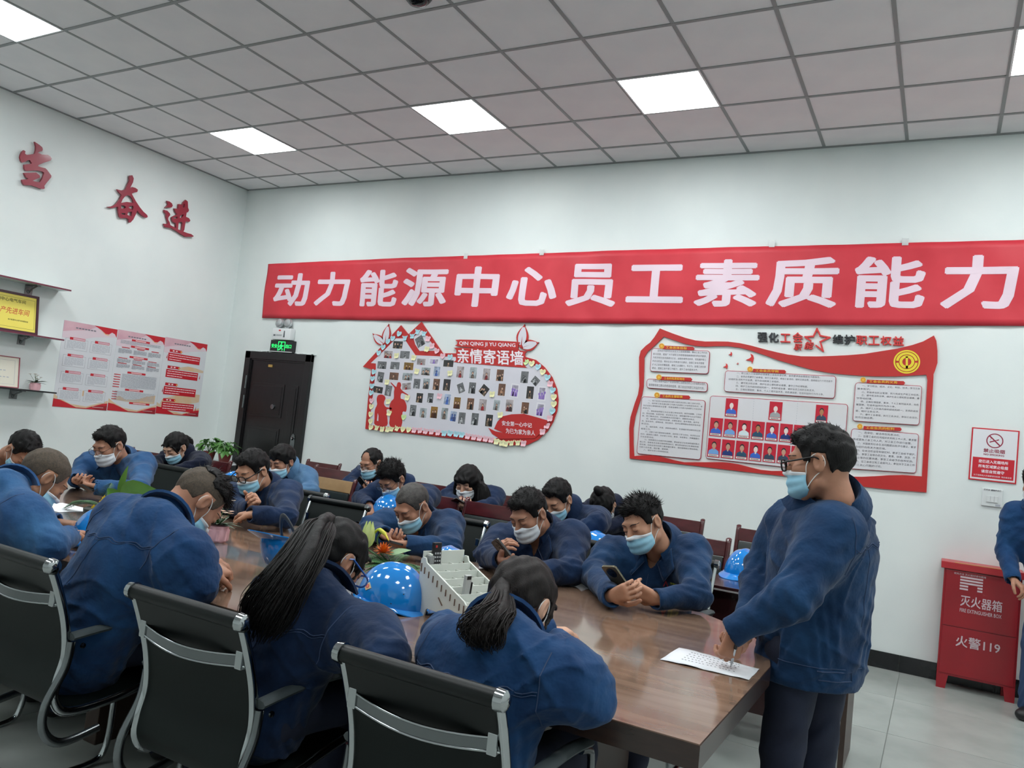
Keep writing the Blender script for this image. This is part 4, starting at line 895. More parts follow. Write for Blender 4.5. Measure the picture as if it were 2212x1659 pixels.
# ================================================================== mesh back meeting chairs
m_net = mat('chair_net', (13, 21, 20), 0.55, spec=0.25, alpha=0.95)
m_netd = mat('chair_roll', (11, 16, 16), 0.42, spec=0.3)
m_arm = mat('chair_arm', (62, 70, 72), 0.5)
def make_chair():
    t = thing('meeting_chair', 'x', 'chair')
    side = spath([(0, -0.315, 0.87), (0, -0.285, 0.80), (0, -0.25, 0.70), (0, -0.235, 0.60), (0, -0.25, 0.52), (0, -0.25, 0.46), (0, -0.2, 0.415), (0, -0.05, 0.42), (0, 0.12, 0.45), (0, 0.2, 0.455), (0, 0.245, 0.435)], 5)
    for s in (-1, 1):
        MB().tube([(s*0.21, p.y, p.z) for p in side], 0.011, 8, flat=(1, 0, 0), sx=1.35).build('side_rail', m_chr, t, 50)
        loop = spath([(s*0.225, 0.13, 0.645), (s*0.225, 0.2, 0.62), (s*0.225, 0.215, 0.55), (s*0.225, 0.2, 0.45)], 5)
        MB().tube(loop, 0.011, 8).build('arm_post', m_steel, t, 50)
        b = MB()
        b.tube(spath([(s*0.225, -0.23, 0.64), (s*0.225, -0.24, 0.56), (s*0.225, -0.285, 0.46), (s*0.225, -0.28, 0.38), (s*0.225, -0.22, 0.33), (s*0.225, -0.1, 0.345)], 5), 0.011, 8, sx=1.3)
        b.build('arm_support', m_steel, t, 50)
        a = MB().tube(spath([(s*0.225, -0.235, 0.655), (s*0.225, -0.1, 0.668), (s*0.225, 0.05, 0.668), (s*0.225, 0.17, 0.655)], 4), 0.0125, 8, sx=1.7, flat=(0, 0, 1)).build('armrest', m_arm, t, 50)
        MB().lathe([(0.0, 0.006), (0.008, 0.005), (0.009, 0)], 10, Matrix.Translation((s*0.237, -0.2, 0.625)) @ Matrix.Rotation(PI/2, 4, 'Y')).build('bolt', m_chr, t, 40)
        MB().tube(spath([(s*0.21, 0.2, 0.44), (s*0.21, 0.25, 0.38), (s*0.21, 0.26, 0.2), (s*0.21, 0.25, 0.06), (s*0.21, 0.2, 0.014), (s*0.21, 0.0, 0.012), (s*0.21, -0.24, 0.012)], 5), 0.012, 8).build('leg', m_chr, t, 50)
        MB().lathe([(0.0, 0.014), (0.014, 0.013), (0.023, 0.008), (0.025, -0.012), (0.0, -0.014)], 14, Matrix.Translation((s*0.218, -0.318, 0.876)) @ Matrix.Rotation(s*PI/2, 4, 'Y')).build('end_cap', m_chr, t, 40)
    MB().tube([(-0.21, -0.24, 0.012), (0.21, -0.24, 0.012)], 0.012, 8).build('floor_bar', m_chr, t, 50)
    MB().tube([(-0.205, -0.318, 0.876), (0.205, -0.318, 0.876)], 0.0205, 14).build('top_roll', m_netd, t, 50)
    def sheet(name, pts, m):
        b = MB(); vs_, fs = [], []
        for p in pts: vs_ += [(-0.203, p.y+0.002, p.z), (0.203, p.y+0.002, p.z)]
        for p in pts: vs_ += [(-0.203, p.y-0.003, p.z-0.002), (0.203, p.y-0.003, p.z-0.002)]
        n = len(pts)
        for i in range(n-1):
            a = 2*i; fs += [(a, a+1, a+3, a+2), (2*n+a, 2*n+a+2, 2*n+a+3, 2*n+a+1), (a, a+2, 2*n+a+2, 2*n+a), (a+1, 2*n+a+1, 2*n+a+3, a+3)]
        b.add(vs_, fs); return b.build(name, m, t, 50)
    sheet('back_net', side[:30], m_net); sheet('seat_net', side[30:], m_net)
    sheet('head_band', [Vector((0, p.y-0.006, p.z)) for p in side[:8]], m_netd)
    pts = [(x, -0.270-0.03*math.cos(x/0.21*PI/2)+0.0, 0.772-0.016*math.cos(x/0.21*PI/2)) for x in [(-0.207+0.414*k/14) for k in range(15)]]
    b = MB()
    vv = []
    for x, y, z in pts: vv += [(x, y, z+0.013), (x, y-0.012, z+0.016), (x, y-0.012, z-0.016), (x, y, z-0.013)]
    ff = []
    for i in range(14):
        for k in range(4): ff.append((4*i+k, 4*i+(k+1) % 4, 4*i+4+(k+1) % 4, 4*i+4+k))
    b.add(vv, ff); cb = b.build('cross_band', mat('band_chrome', (118, 122, 124), 0.14, metal=1.0), t, 25)  # darker chrome: the reflected dark floor is put into the colour
    for dz in (.0145, -.0145): MB().tube([(x, y-0.012, z+dz) for x, y, z in pts], 0.0032, 6).build('band_rim', m_chr, cb, True)
    for s in (-1, 1): MB().box((s*0.19-0.012, -0.293, 0.748), (s*0.19+0.012, -0.266, 0.796), bev=0.003).build('band_clamp', m_chr, t)
    return t
CH = make_chair()
spots = [(6.555, -4.77, 0, 'black mesh chair of the ponytailed woman, nearest to the camera'), (5.80, -4.77, 0, 'black mesh chair behind the long haired woman in near row'),
         (5.0, -4.77, -1, 'black mesh chair at the left photo edge, of the bending man'), (4.02, -4.77, 0, 'black mesh chair farthest left in near row, of the shaven man'),
         (6.37, -2.84, 181, 'mesh chair of the man holding the grey phone, far side'), (5.82, -2.86, 179, 'mesh chair of the second man from right on far side'),
         (5.03, -2.86, 180, 'mesh chair of the grey haired man behind the flowers'), (4.32, -3.06, 184, 'empty mesh chair pushed to the far side of table'),
         (3.80, -2.86, 178, 'mesh chair of the bespectacled man in navy on far side'), (2.95, -2.80, 180, 'empty mesh chair with blue helmet behind it, far left'),
         (2.42, -2.80, 180, 'mesh chair of the man with the white mask, far left'), (1.78, -3.7, -95, 'mesh chair at the far left end of the meeting table')]
for k, (x, y, a, lab) in enumerate(spots):
    if k == 0: CH.location = (x, y, 0); CH.rotation_euler = (0, 0, math.radians(a)); CH['label'] = lab; CH['group'] = 'mesh chairs around the meeting table'
    else: dup(CH, (x, y, 0), math.radians(a), lab, 'mesh chairs around the meeting table')

# ================================================================== wooden audience chairs
m_maho = mat('mahogany', (66, 22, 26), 0.2, col2=(84, 30, 34), nscale=6, stretch=(1, 1, 3), coat=0.5)
m_pad = mat('dark_leather', (26, 34, 33), 0.4, col2=(32, 40, 39), nscale=14, bump=0.05, bscale=40)
m_oak = mat('light_wood', (176, 142, 100), 0.4, col2=(160, 126, 86), nscale=8, stretch=(1, 4, 1))
def make_wood(railm, nm='wooden_chair'):
    t = thing(nm, 'x', 'chair')
    for s in (-1, 1):
        x = s*0.215
        post = spath([(x, -0.2, 0.0), (x, -0.19, 0.25), (x, -0.185, 0.45), (x, -0.21, 0.7), (x, -0.245, 0.87), (x, -0.255, 0.905), (x, -0.252, 0.918)], 4)
        MB().tube(post, [0.018]*(len(post)-3)+[0.019, 0.016, 0.008], 10, sx=1.0).build('back_post', m_maho, t, 60)
        MB().tube([(x, 0.2, 0), (x, 0.2, 0.43)], [0.016, 0.02], 8).build('leg', m_maho, t, 50)
        MB().box((x-0.012, -0.18, 0.36), (x+0.012, 0.19, 0.42)).build('side_rail', m_maho, t)
    q = MB(); M_ = Matrix.Translation((0, -0.232, 0.855)) @ Matrix.Rotation(math.radians(12), 4, 'X')
    q.box((-0.205, -0.011, -0.05), (0.205, 0.011, 0.045), M_, bev=0.004); q.build('top_rail', railm, t)
    q = MB(); M_ = Matrix.Translation((0, -0.208, 0.72)) @ Matrix.Rotation(math.radians(10), 4, 'X')
    q.box((-0.2, -0.016, -0.1), (0.2, 0.02, 0.085), M_, bev=0.012); q.build('back_pad', m_pad, t, 40)
    MB().box((-0.205, -0.2, 0.55), (0.205, -0.185, 0.6)).build('lower_rail', m_maho, t)
    MB().box((-0.215, -0.18, 0.42), (0.215, 0.23, 0.475), bev=0.02).build('seat', m_pad, t, 40)
    MB().box((-0.2, 0.19, 0.36), (0.2, 0.21, 0.42)).build('front_rail', m_maho, t)
    return t
WC = make_wood(m_maho); WL = make_wood(m_oak, 'wooden_chair')
# (x, y, turn, label)
row1 = [(1.35, -2.1, 8, 'dark wooden chair at far left behind the white masked man'), (1.95, -1.95, 0, 'wooden chair of the woman with the small ponytail'), (2.72, -1.85, 0, 'wooden chair of the man in the light blue shirt'),
        (3.79, -1.85, -2, 'dark red wooden chair right of the pale railed one'), (4.25, -1.85, 0, 'wooden chair behind the young man at the front desk'), (4.75, -1.87, 0, 'empty dark red wooden chair before the long haired woman'),
        (5.35, -1.75, 1, 'wooden chair of the man in middle of front audience row'), (6.2, -1.82, 0, 'empty dark red wooden chair left of the rightmost helmet'), (6.8, -1.8, 3, 'wooden chair hidden behind the standing man')]
row2 = [(1.97, -0.55, 0, 'wooden chair in the back corner nearest the dark door'), (2.56, -1.05, 2, 'wooden chair just left of the balding man'), (3.1, -1.0, 0, 'wooden chair of the balding man with glasses'),
        (3.62, -1.0, 0, 'empty wooden chair between balding man and long haired woman'), (4.25, -1.0, 0, 'wooden chair of the woman with long loose hair'), (4.8, -0.95, 0, 'empty wooden chair right of the long haired woman'),
        (5.3, -0.85, 0, 'wooden chair of the woman with the hair bun'), (5.74, -0.7, 0, 'wooden chair by the wall just right of the hair bun'), (6.45, -0.72, 0, 'wooden chair by the wall, rightmost of the back row')]
first = True
for x, y, a, lab in row1+row2:
    if first: WC.location = (x, y, 0); WC.rotation_euler = (0, 0, math.radians(180+a)); WC['label'] = lab; WC['group'] = 'wooden audience chairs'; first = False
    else: dup(WC, (x, y, 0), math.radians(180+a), lab, 'wooden audience chairs')
WL.location = (3.27, -1.87, 0); WL.rotation_euler = (0, 0, math.radians(178)); WL['label'] = 'wooden chair with a worn pale yellow wood back rail'; WL['group'] = 'wooden audience chairs'

# ================================================================== audience desks
m_desk = mat('desk_wood', (40, 18, 20), 0.18, col2=(52, 24, 26), nscale=5, stretch=(1, 4, 1), coat=0.3)
m_dshine = mat('desk_shine', (150, 146, 146), 0.3)  # pale colour standing in for the shine along the desk edge
for k, (x0, x1, y0, y1, lab) in enumerate(((1.5, 3.38, -2.42, -2.02, 'long dark desk of the front audience row, left section'), (3.4, 5.28, -2.42, -2.02, 'long dark desk of the front audience row, middle section'), (5.3, 7.22, -2.42, -2.02, 'long dark desk of front audience row, right section'))):
    t = thing('audience_desk', lab, 'desk', ((x0+x1)/2, (y0+y1)/2, 0), 'audience desks')
    MB().box((x0, y0+0.03, 0.725), (x1, y1+0.02, 0.755), bev=0.003).build('desk_top', m_desk, t)
    MB().box((x0, y0+0.026, 0.732), (x1, y0+0.031, 0.74)).build('edge_shine', m_dshine, t)  # painted shine on the front edge, not a separate trim
    MB().box((x0+0.04, y0+0.08, 0.15), (x1-0.04, y0+0.1, 0.725)).build('front_panel', m_desk, t)
    for x in (x0+0.0, x1-0.025): MB().box((x, y0+0.03, 0), (x+0.025, y1+0.0, 0.725), bev=0.002).build('side_panel', m_tleg, t)
# small white side table with two pots of pothos
t = thing('plant_stand', 'small white round stand under two potted plants by the door', 'side table', (0.56, -0.47, 0))
MB().lathe([(0.24, 0.735), (0.245, 0.745), (0.24, 0.755)], 28, Matrix.Translation((0.56, -0.47, 0))).build('top', m_lfr, t, 40)
MB().tube([(0.56, -0.47, 0.02), (0.56, -0.47, 0.735)], 0.025, 12).build('stem', m_lfr, t, 40)
MB().lathe([(0.16, 0.0), (0.16, 0.012), (0.03, 0.03)], 24, Matrix.Translation((0.56, -0.47, 0))).build('foot', m_lfr, t, 40)
m_pot = mat('pot_brown', (112, 44, 40), 0.4); m_soil = mat('soil', (50, 38, 30), 0.9)
m_lv = [mat('leaf_green', (62, 110, 52), 0.4, col2=(96, 146, 72), nscale=30), mat('leaf_dark', (36, 74, 44), 0.4, col2=(52, 96, 54), nscale=30)]
def leafmesh(L, W, droop=0.3):
    b = MB(); vv = []; n = 5
    for i in range(n+1):
        u = i/n; w_ = W*math.sin(PI*min(1, u**0.7*0.97+0.03)); z = -droop*L*u*u
        vv += [(-w_, L*u, z+abs(w_)*0.35), (0, L*u, z), (w_, L*u, z+abs(w_)*0.35)]
    ff = []
    for i in range(n): a = 3*i; ff += [(a, a+1, a+4, a+3), (a+1, a+2, a+5, a+4)]
    b.add(vv, ff); return b.mesh('leaf', True)
LM = leafmesh(0.085, 0.03)
def potplant(name, label, x, y, z, nleaf, rad, hh, group, seed, potm=m_pot, pr=0.07, ph=0.1, lsc=1.0):
    random.seed(seed)
    t = thing(name, label, 'potted plant', (x, y, z), group)
    MB().lathe([(pr*0.72, 0), (pr, ph*0.92), (pr*1.08, ph*0.92), (pr*1.08, ph), (pr*0.95, ph), (pr*0.93, ph*0.85), (0, ph*0.85)], 20, Matrix.Translation((x, y, z))).build('pot', potm, t, 40)
    MB().lathe([(pr*0.93, ph*0.86), (0, ph*0.88)], 14, Matrix.Translation((x, y, z))).build('soil', m_soil, t)
    for k in range(nleaf):
        an = random.random()*2*PI; el = random.uniform(0.1, 1.3); r = rad*math.cos(el)*random.uniform(.5, 1); h_ = ph+hh*math.sin(el)*random.uniform(.6, 1)
        bx_, by_ = x+r*math.cos(an), y+r*math.sin(an)
        M_ = Matrix.Translation((bx_, by_, z+h_)) @ Matrix.Rotation(an-PI/2+random.uniform(-.6, .6), 4, 'Z') @ Matrix.Rotation(random.uniform(-.9, .3), 4, 'X') @ Matrix.Scale(lsc*random.uniform(.7, 1.2), 4)
        o = obj('leaf', LM if k % 3 else LM, None, t); 
        if not len(LM.materials): LM.materials.append(m_lv[0])
        o.matrix_world = M_; o.matrix_parent_inverse = parent_inv(t); o.matrix_basis = M_
        if k % 2 == 0: MB().tube(spath([(x, y, z+ph*.86), ((x+bx_)/2, (y+by_)/2, z+h_*.8), (bx_, by_, z+h_)], 3), 0.002, 5).build('stem', m_lv[0], t, stuff=False)
    return t
potplant('pothos_plant', 'left pothos with variegated leaves in brown pot by the door', 0.44, -0.45, 0.755, 46, 0.13, 0.17, 'pothos plants by the door', 1)
potplant('pothos_plant', 'right pothos with green leaves in brown pot by the door', 0.69, -0.45, 0.755, 46, 0.13, 0.15, 'pothos plants by the door', 2)
# ================================================================== signed distance modelling
class Vox:
    def __init__(s, lo, hi, h):
        s.h = h; s.lo = np.array(lo, float)-2*h; n = np.ceil((np.array(hi, float)+2*h-s.lo)/h).astype(int)+1
        s.n = n; s.D = np.full(n, 1.0, np.float32); s.ax = [s.lo[k]+h*np.arange(n[k]) for k in range(3)]
    def sub(s, lo, hi):
        sl = []
        for k in range(3):
            a = max(0, int(math.floor((lo[k]-s.lo[k])/s.h))); b = min(s.n[k], int(math.ceil((hi[k]-s.lo[k])/s.h))+1)
            if b-a < 2: return None, None
            sl.append(slice(a, b))
        X, Y, Z = np.meshgrid(s.ax[0][sl[0]], s.ax[1][sl[1]], s.ax[2][sl[2]], indexing='ij', sparse=True)
        return tuple(sl), (X, Y, Z)
    def un(s, f, lo, hi, k=0.02):
        m = k+2.5*s.h; sl, P = s.sub([v-m for v in lo], [v+m for v in hi])
        if sl is None: return
        d = f(*P); a = s.D[sl]
        if k > 0:
            hh = np.maximum(k-np.abs(a-d), 0)/k; s.D[sl] = np.minimum(a, d)-hh*hh*k*0.25
        else: s.D[sl] = np.minimum(a, d)
    def cut(s, f, lo, hi, k=0.008):
        m = k+2*s.h; sl, P = s.sub([v-m for v in lo], [v+m for v in hi])
        if sl is None: return
        d = -f(*P); a = s.D[sl]; hh = np.maximum(k-np.abs(a-d), 0)/k; s.D[sl] = np.maximum(a, d)+hh*hh*k*0.25
    def cone(s, a, b, ra, rb, k=0.02, flat=None, fs=1.0, fold=None):
        a = np.array(a, float); b = np.array(b, float); ba = b-a; L2 = max(ba@ba, 1e-9)
        def f(X, Y, Z):
            px, py, pz = X-a[0], Y-a[1], Z-a[2]
            t = np.clip((px*ba[0]+py*ba[1]+pz*ba[2])/L2, 0, 1)
            qx, qy, qz = px-t*ba[0], py-t*ba[1], pz-t*ba[2]
            if flat is not None:
                q = (qx*flat[0]+qy*flat[1]+qz*flat[2])*(fs-1); qx = qx+q*flat[0]; qy = qy+q*flat[1]; qz = qz+q*flat[2]
            r = ra+(rb-ra)*t
            if fold is not None:
                amp, fr, c0, w_, ph = fold
                wv = np.sin(6.283*(fr*t+1.3*np.sin(qx*19+ph)+1.1*np.sin(qy*17+qz*15+ph*2)))
                r = r+amp*wv*np.exp(-((t-c0)/w_)**2)
            return np.sqrt(qx*qx+qy*qy+qz*qz)-r
        R_ = max(ra, rb)+(abs(fold[0]) if fold else 0)
        s.un(f, np.minimum(a, b)-R_, np.maximum(a, b)+R_, k)
    def ell(s, c, r, k=0.01, R=None, cut=False):
        c = np.array(c, float); r = np.array(r, float)
        def f(X, Y, Z):
            x, y, z = X-c[0], Y-c[1], Z-c[2]
            if R is not None: x, y, z = (R[0][0]*x+R[0][1]*y+R[0][2]*z), (R[1][0]*x+R[1][1]*y+R[1][2]*z), (R[2][0]*x+R[2][1]*y+R[2][2]*z)
            k0 = np.sqrt((x/r[0])**2+(y/r[1])**2+(z/r[2])**2); k1 = np.sqrt((x/r[0]**2)**2+(y/r[1]**2)**2+(z/r[2]**2)**2)
            return k0*(k0-1)/np.maximum(k1, 1e-6)
        m = r if R is None else np.full(3, r.max())
        (s.cut if cut else s.un)(f, c-m, c+m, k)
    def mesh(s, name='sdf'):
        D = s.D; S = D < 0; nx, ny, nz = D.shape
        c = np.zeros((nx-1, ny-1, nz-1), np.int8)
        for i in (0, 1):
            for j in (0, 1):
                for k in (0, 1): c += S[i:nx-1+i, j:ny-1+j, k:nz-1+k]
        idx = np.argwhere((c > 0) & (c < 8))
        if not len(idx): return np.zeros((0, 3)), np.zeros((0, 4), int)
        co = [(i, j, k) for i in (0, 1) for j in (0, 1) for k in (0, 1)]
        V = np.stack([D[idx[:, 0]+i, idx[:, 1]+j, idx[:, 2]+k] for i, j, k in co], 1).astype(np.float64)
        acc = np.zeros((len(idx), 3)); cnt = np.zeros(len(idx))
        for a in range(8):
            for b in range(a+1, 8):
                if sum(abs(co[a][q]-co[b][q]) for q in range(3)) != 1: continue
                va, vb = V[:, a], V[:, b]; m = (va < 0) != (vb < 0)
                t = np.where(m, va/np.where(m, va-vb, 1), 0)
                p = np.array(co[a])[None]+t[:, None]*(np.array(co[b])-np.array(co[a]))[None]
                acc[m] += p[m]; cnt[m] += 1
        P = s.lo+(idx+acc/cnt[:, None])*s.h
        vid = np.full((nx-1, ny-1, nz-1), -1, np.int32); vid[idx[:, 0], idx[:, 1], idx[:, 2]] = np.arange(len(idx))
        F = []
        for ax in range(3):
            sl0 = [slice(1, -1)]*3; sl1 = [slice(1, -1)]*3; sl0[ax] = slice(0, -1); sl1[ax] = slice(1, None)
            A = S[tuple(sl0)]; B = S[tuple(sl1)]; e = np.argwhere(A != B); 
            if not len(e): continue
            off = np.ones(3, int); off[ax] = 0; g = e+off
            u, v = [(1, 2), (2, 0), (0, 1)][ax]
            def cell(du, dv):
                q = g.copy(); q[:, u] -= du; q[:, v] -= dv; return vid[q[:, 0], q[:, 1], q[:, 2]]
            quad = np.stack([cell(1, 1), cell(0, 1), cell(0, 0), cell(1, 0)], 1)
            flip = ~A[tuple((e).T)]
            quad[flip] = quad[flip][:, ::-1]; F.append(quad)
        F = np.concatenate(F); F = F[(F >= 0).all(1)]
        return P, F
def npmesh(name, P, F, smooth=True):
    me = bpy.data.meshes.new(name); n = len(P); k = F.shape[1] if len(F) else 4
    me.vertices.add(n); me.vertices.foreach_set('co', np.asarray(P, np.float32).ravel())
    me.loops.add(len(F)*k); me.loops.foreach_set('vertex_index', np.asarray(F, np.int32).ravel())
    me.polygons.add(len(F)); me.polygons.foreach_set('loop_start', np.arange(0, len(F)*k, k, dtype=np.int32))
    me.update(calc_edges=True)
    if smooth: me.shade_smooth()
    return me
def catmesh(name, parts):
    P = []; F = []; b = 0
    for p, f in parts:
        if not len(p): continue
        P.append(p); F.append(f+b); b += len(p)
    return npmesh(name, np.concatenate(P), np.concatenate(F))
def relax(P, F, it=2, w=0.5):
    for _ in range(it):
        acc = np.zeros_like(P); c = np.zeros(len(P))
        for a, b in ((0, 1), (1, 2), (2, 3), (3, 0)):
            np.add.at(acc, F[:, a], P[F[:, b]]); np.add.at(acc, F[:, b], P[F[:, a]]); np.add.at(c, F[:, a], 1); np.add.at(c, F[:, b], 1)
        P = P*(1-w)+w*acc/np.maximum(c, 1)[:, None]
    return P

# ------------------------------------------------------------------ heads (x right, y forward, z up, origin between the ears)
def head_prims(v, fem=False):
    j = 0.9 if fem else 1.0
    v.ell((0, -0.014, 0.030), (0.076, 0.094, 0.086), 0.0)
    v.ell((0, 0.026, -0.030), (0.062*j, 0.064, 0.078), 0.025)
    v.ell((0, 0.056, -0.100), (0.028*j, 0.026, 0.022), 0.022)
    for s in (-1, 1):
        v.cone((s*0.050*j, 0.002, -0.066), (s*0.02, 0.055, -0.100), 0.020, 0.016, 0.02)
        v.ell((s*0.041, 0.060, -0.020), (0.023, 0.022, 0.022), 0.018)
    v.cone((-0.034, 0.080, 0.026), (0.034, 0.080, 0.026), 0.0125, 0.0125, 0.018)
    v.cone((0, 0.088, 0.014), (0, 0.107, -0.026), 0.008, 0.0125, 0.012)
    for s in (-1, 1): v.ell((s*0.011, 0.100, -0.031), (0.009, 0.010, 0.008), 0.008)
    v.ell((0, 0.088, -0.062), (0.024, 0.014, 0.010), 0.008); v.ell((0, 0.087, -0.073), (0.019, 0.013, 0.008), 0.006)
    for s in (-1, 1): v.ell((s*0.031, 0.102, 0.005), (0.018, 0.014, 0.010), 0.012, cut=True)
    for s in (-1, 1): v.ell((s*0.031, 0.0815, 0.004), (0.0155, 0.0135, 0.0125), 0.006)
    v.cone((0, -0.03, -0.05), (0, -0.045, -0.12), 0.050*j, 0.050*j, 0.03)
    for s in (-1, 1):
        v.ell((s*0.080, -0.012, -0.002), (0.009, 0.019, 0.033), 0.006)
        v.ell((s*0.0885, -0.005, 0.002), (0.0075, 0.012, 0.021), 0.003, cut=True)
HEADS = {}
for fem in (False, True):
    v = Vox((-0.1, -0.12, -0.17), (0.1, 0.13, 0.125), 0.0034); head_prims(v, fem); P, F = v.mesh(); HEADS[fem] = (relax(P, F, 1, 0.4), F)
    if not fem:
        bm_head = BVHTree.FromPolygons([Vector(p) for p in HEADS[False][0]], HEADS[False][1].tolist())
# hair caps
def hair_cap(style):
    v = Vox((-0.12, -0.15, -0.13), (0.12, 0.14, 0.17), 0.0042)
    fem = style in ('tied', 'loose', 'bun')
    t = {'short': 0.007, 'crop': 0.0035, 'thick': 0.011, 'bald': 0.006, 'fade': 0.003, 'fadetop': 0.006, 'tied': 0.010, 'bun': 0.010, 'loose': 0.016, 'bowl': 0.012}[style]
    v.ell((0, -0.014, 0.030), (0.076+t, 0.094+t, 0.086+t), 0.0)
    if style in ('short', 'thick', 'bowl', 'fadetop'):
        h_ = {'short': 0.012, 'thick': 0.024, 'bowl': 0.014, 'fadetop': 0.012}[style]
        v.ell((0, -0.004, 0.045+h_), (0.070, 0.088, 0.075), 0.02)
    if style in ('short', 'thick', 'bowl'): v.cone((-0.042, 0.058, 0.094), (0.042, 0.058, 0.094), 0.014, 0.014, 0.02)
    if style in ('tied', 'bun', 'loose'): v.ell((0, -0.03, 0.02), (0.082, 0.088, 0.088), 0.01)
    if style == 'loose':
        for s in (-1, 1): v.cone((s*0.075, 0.01, 0.03), (s*0.088, 0.03, -0.11), 0.022, 0.03, 0.03); v.cone((s*0.05, -0.07, 0.0), (s*0.06, -0.07, -0.12), 0.045, 0.05, 0.03)
        v.cone((-0.035, 0.085, 0.06), (0.05, 0.085, 0.055), 0.016, 0.018, 0.02)
    if style == 'tied' or style == 'bun': v.cone((-0.05, 0.078, 0.055), (-0.072, 0.05, -0.03), 0.010, 0.006, 0.01); v.cone((0.05, 0.078, 0.055), (0.072, 0.05, -0.03), 0.010, 0.006, 0.01)
    X, Y, Z = np.meshgrid(*v.ax, indexing='ij', sparse=True)
    if style in ('short', 'thick', 'crop', 'fadetop', 'fade', 'bald', 'bowl'):
        ys = [-0.2, -0.075, -0.045, -0.034, 0.010, 0.016, 0.040, 0.050, 0.062, 0.080, 0.12]
        zs = [-0.075, -0.075, -0.06, 0.030, 0.034, -0.004, 0.006, 0.046, 0.060, 0.073, 0.080]
        if style == 'bowl': zs = [-0.085, -0.085, -0.07, 0.020, 0.024, -0.01, 0.0, 0.030, 0.036, 0.040, 0.042]
    elif style in ('tied', 'bun'):
        ys = [-0.2, -0.07, -0.04, -0.034, 0.010, 0.02, 0.045, 0.058, 0.07, 0.12]; zs = [-0.085, -0.085, -0.07, 0.024, 0.028, 0.0, -0.03, -0.02, 0.052, 0.058]
    else:
        ys = [-0.2, 0.045, 0.06, 0.075, 0.12]; zs = [-0.2, -0.2, -0.14, 0.030, 0.036]
    zb = np.interp(Y, ys, zs)
    if style == 'fadetop': zb = np.maximum(zb, 0.062-0.2*np.abs(X)*0+np.where(Y < -0.05, 0.02, 0))
    zb = zb+0.004*np.sin(X*90+Y*60)+(0.010*np.exp(-((np.abs(X)-0.04)/0.018)**2)*(Y > 0.04) if not fem else 0)
    if style == 'loose': zb = np.where((Y > 0.05) & (np.abs(X-0.0) > 0.052), -0.2, zb)
    if style == 'bald': zb = np.where(np.abs(X) < 0.045, zb+0.045*(Y > 0.0), zb)
    if style == 'fade': zb = zb+0*zb
    f = zb-Z+0*X
    n_ = (0.0018 if style in ('crop', 'fade') else 0.0035)
    D = v.D+n_*np.sin(X*130+np.sin(Y*70)*2)*np.sin(Y*40+Z*90)
    k = 0.006; hh = np.maximum(k-np.abs(D-f), 0)/k; D = np.maximum(D, f)+hh*hh*k*0.25
    if style == 'bald': 
        g = 0.052-np.sqrt((X/0.9)**2+(Y-0.075)**2+(Z-0.085)**2); D = np.maximum(D, g)
    v.D = D.astype(np.float32)
    P, F = v.mesh()
    return P, F
CAPS = {}
def cap(style):
    if style not in CAPS: CAPS[style] = hair_cap(style)
    return CAPS[style]
def tufts(P, F, n, L, up, rng, zmin=0.05, rad=0.0022, comb=(0, 0.6, 0)):
    """short pointed locks standing on a hair cap"""
    ok = np.where((P[:, 2] > zmin))[0]
    idx = rng.choice(ok, n); base = P[idx]
    nrm = base-np.array((0, -0.014, 0.03)); nrm /= np.linalg.norm(nrm, axis=1)[:, None]
    d = nrm*up+np.array(comb)+rng.normal(0, 0.25, (n, 3)); d /= np.linalg.norm(d, axis=1)[:, None]
    a = np.cross(d, rng.normal(0, 1, (n, 3))); a /= np.linalg.norm(a, axis=1)[:, None]; b = np.cross(d, a)
    ln = L*rng.uniform(.5, 1.1, n)[:, None]; V = []
    for k in range(3):
        an = 2*PI*k/3; V.append(base-nrm*0.003+(a*math.cos(an)+b*math.sin(an))*rad)
    V.append(base+d*ln); V = np.stack(V, 1).reshape(-1, 3)
    i = np.arange(n)[:, None]*4; Fq = np.concatenate([i+np.array([[0, 1, 3, 3]]), i+np.array([[1, 2, 3, 3]]), i+np.array([[2, 0, 3, 3]])])
    return V, Fq
def quadtri(F):  # degenerate quads -> triangles
    return F[:, :3]
def trimesh(name, parts):
    P = []; T = []; b = 0
    for p, f in parts:
        P.append(p)
        if f.shape[1] == 4:
            deg = f[:, 2] == f[:, 3]
            T.append(f[deg][:, :3]+b); q = f[~deg]; T.append(q[:, [0, 1, 2]]+b); T.append(q[:, [0, 2, 3]]+b)
        else: T.append(f+b)
        b += len(p)
    return npmesh(name, np.concatenate(P), np.concatenate(T))
def strands(paths, r0, r1, n=3):
    """tapered locks along many polylines"""
    V = []; F = []; b = 0
    for pts in paths:
        pts = np.asarray(pts, float); m = len(pts)
        T = np.gradient(pts, axis=0); T /= np.linalg.norm(T, axis=1)[:, None]+1e-9
        ref = np.array((0.3, 0.5, 0.8)); A = np.cross(T, ref); A /= np.linalg.norm(A, axis=1)[:, None]+1e-9; B = np.cross(T, A)
        for i in range(m):
            u = i/(m-1); r = (r0*(1-u)+r1*u)*(0.35+0.65*min(1, u*5)) if u < .2 else (r0*(1-u)+r1*u)
            for k in range(n): an = 2*PI*k/n; V.append(pts[i]+(A[i]*math.cos(an)+B[i]*math.sin(an))*r)
        for i in range(m-1):
            for k in range(n): F.append((b+i*n+k, b+i*n+(k+1) % n, b+(i+1)*n+(k+1) % n, b+(i+1)*n+k))
        b += m*n
    return np.array(V), np.array(F)

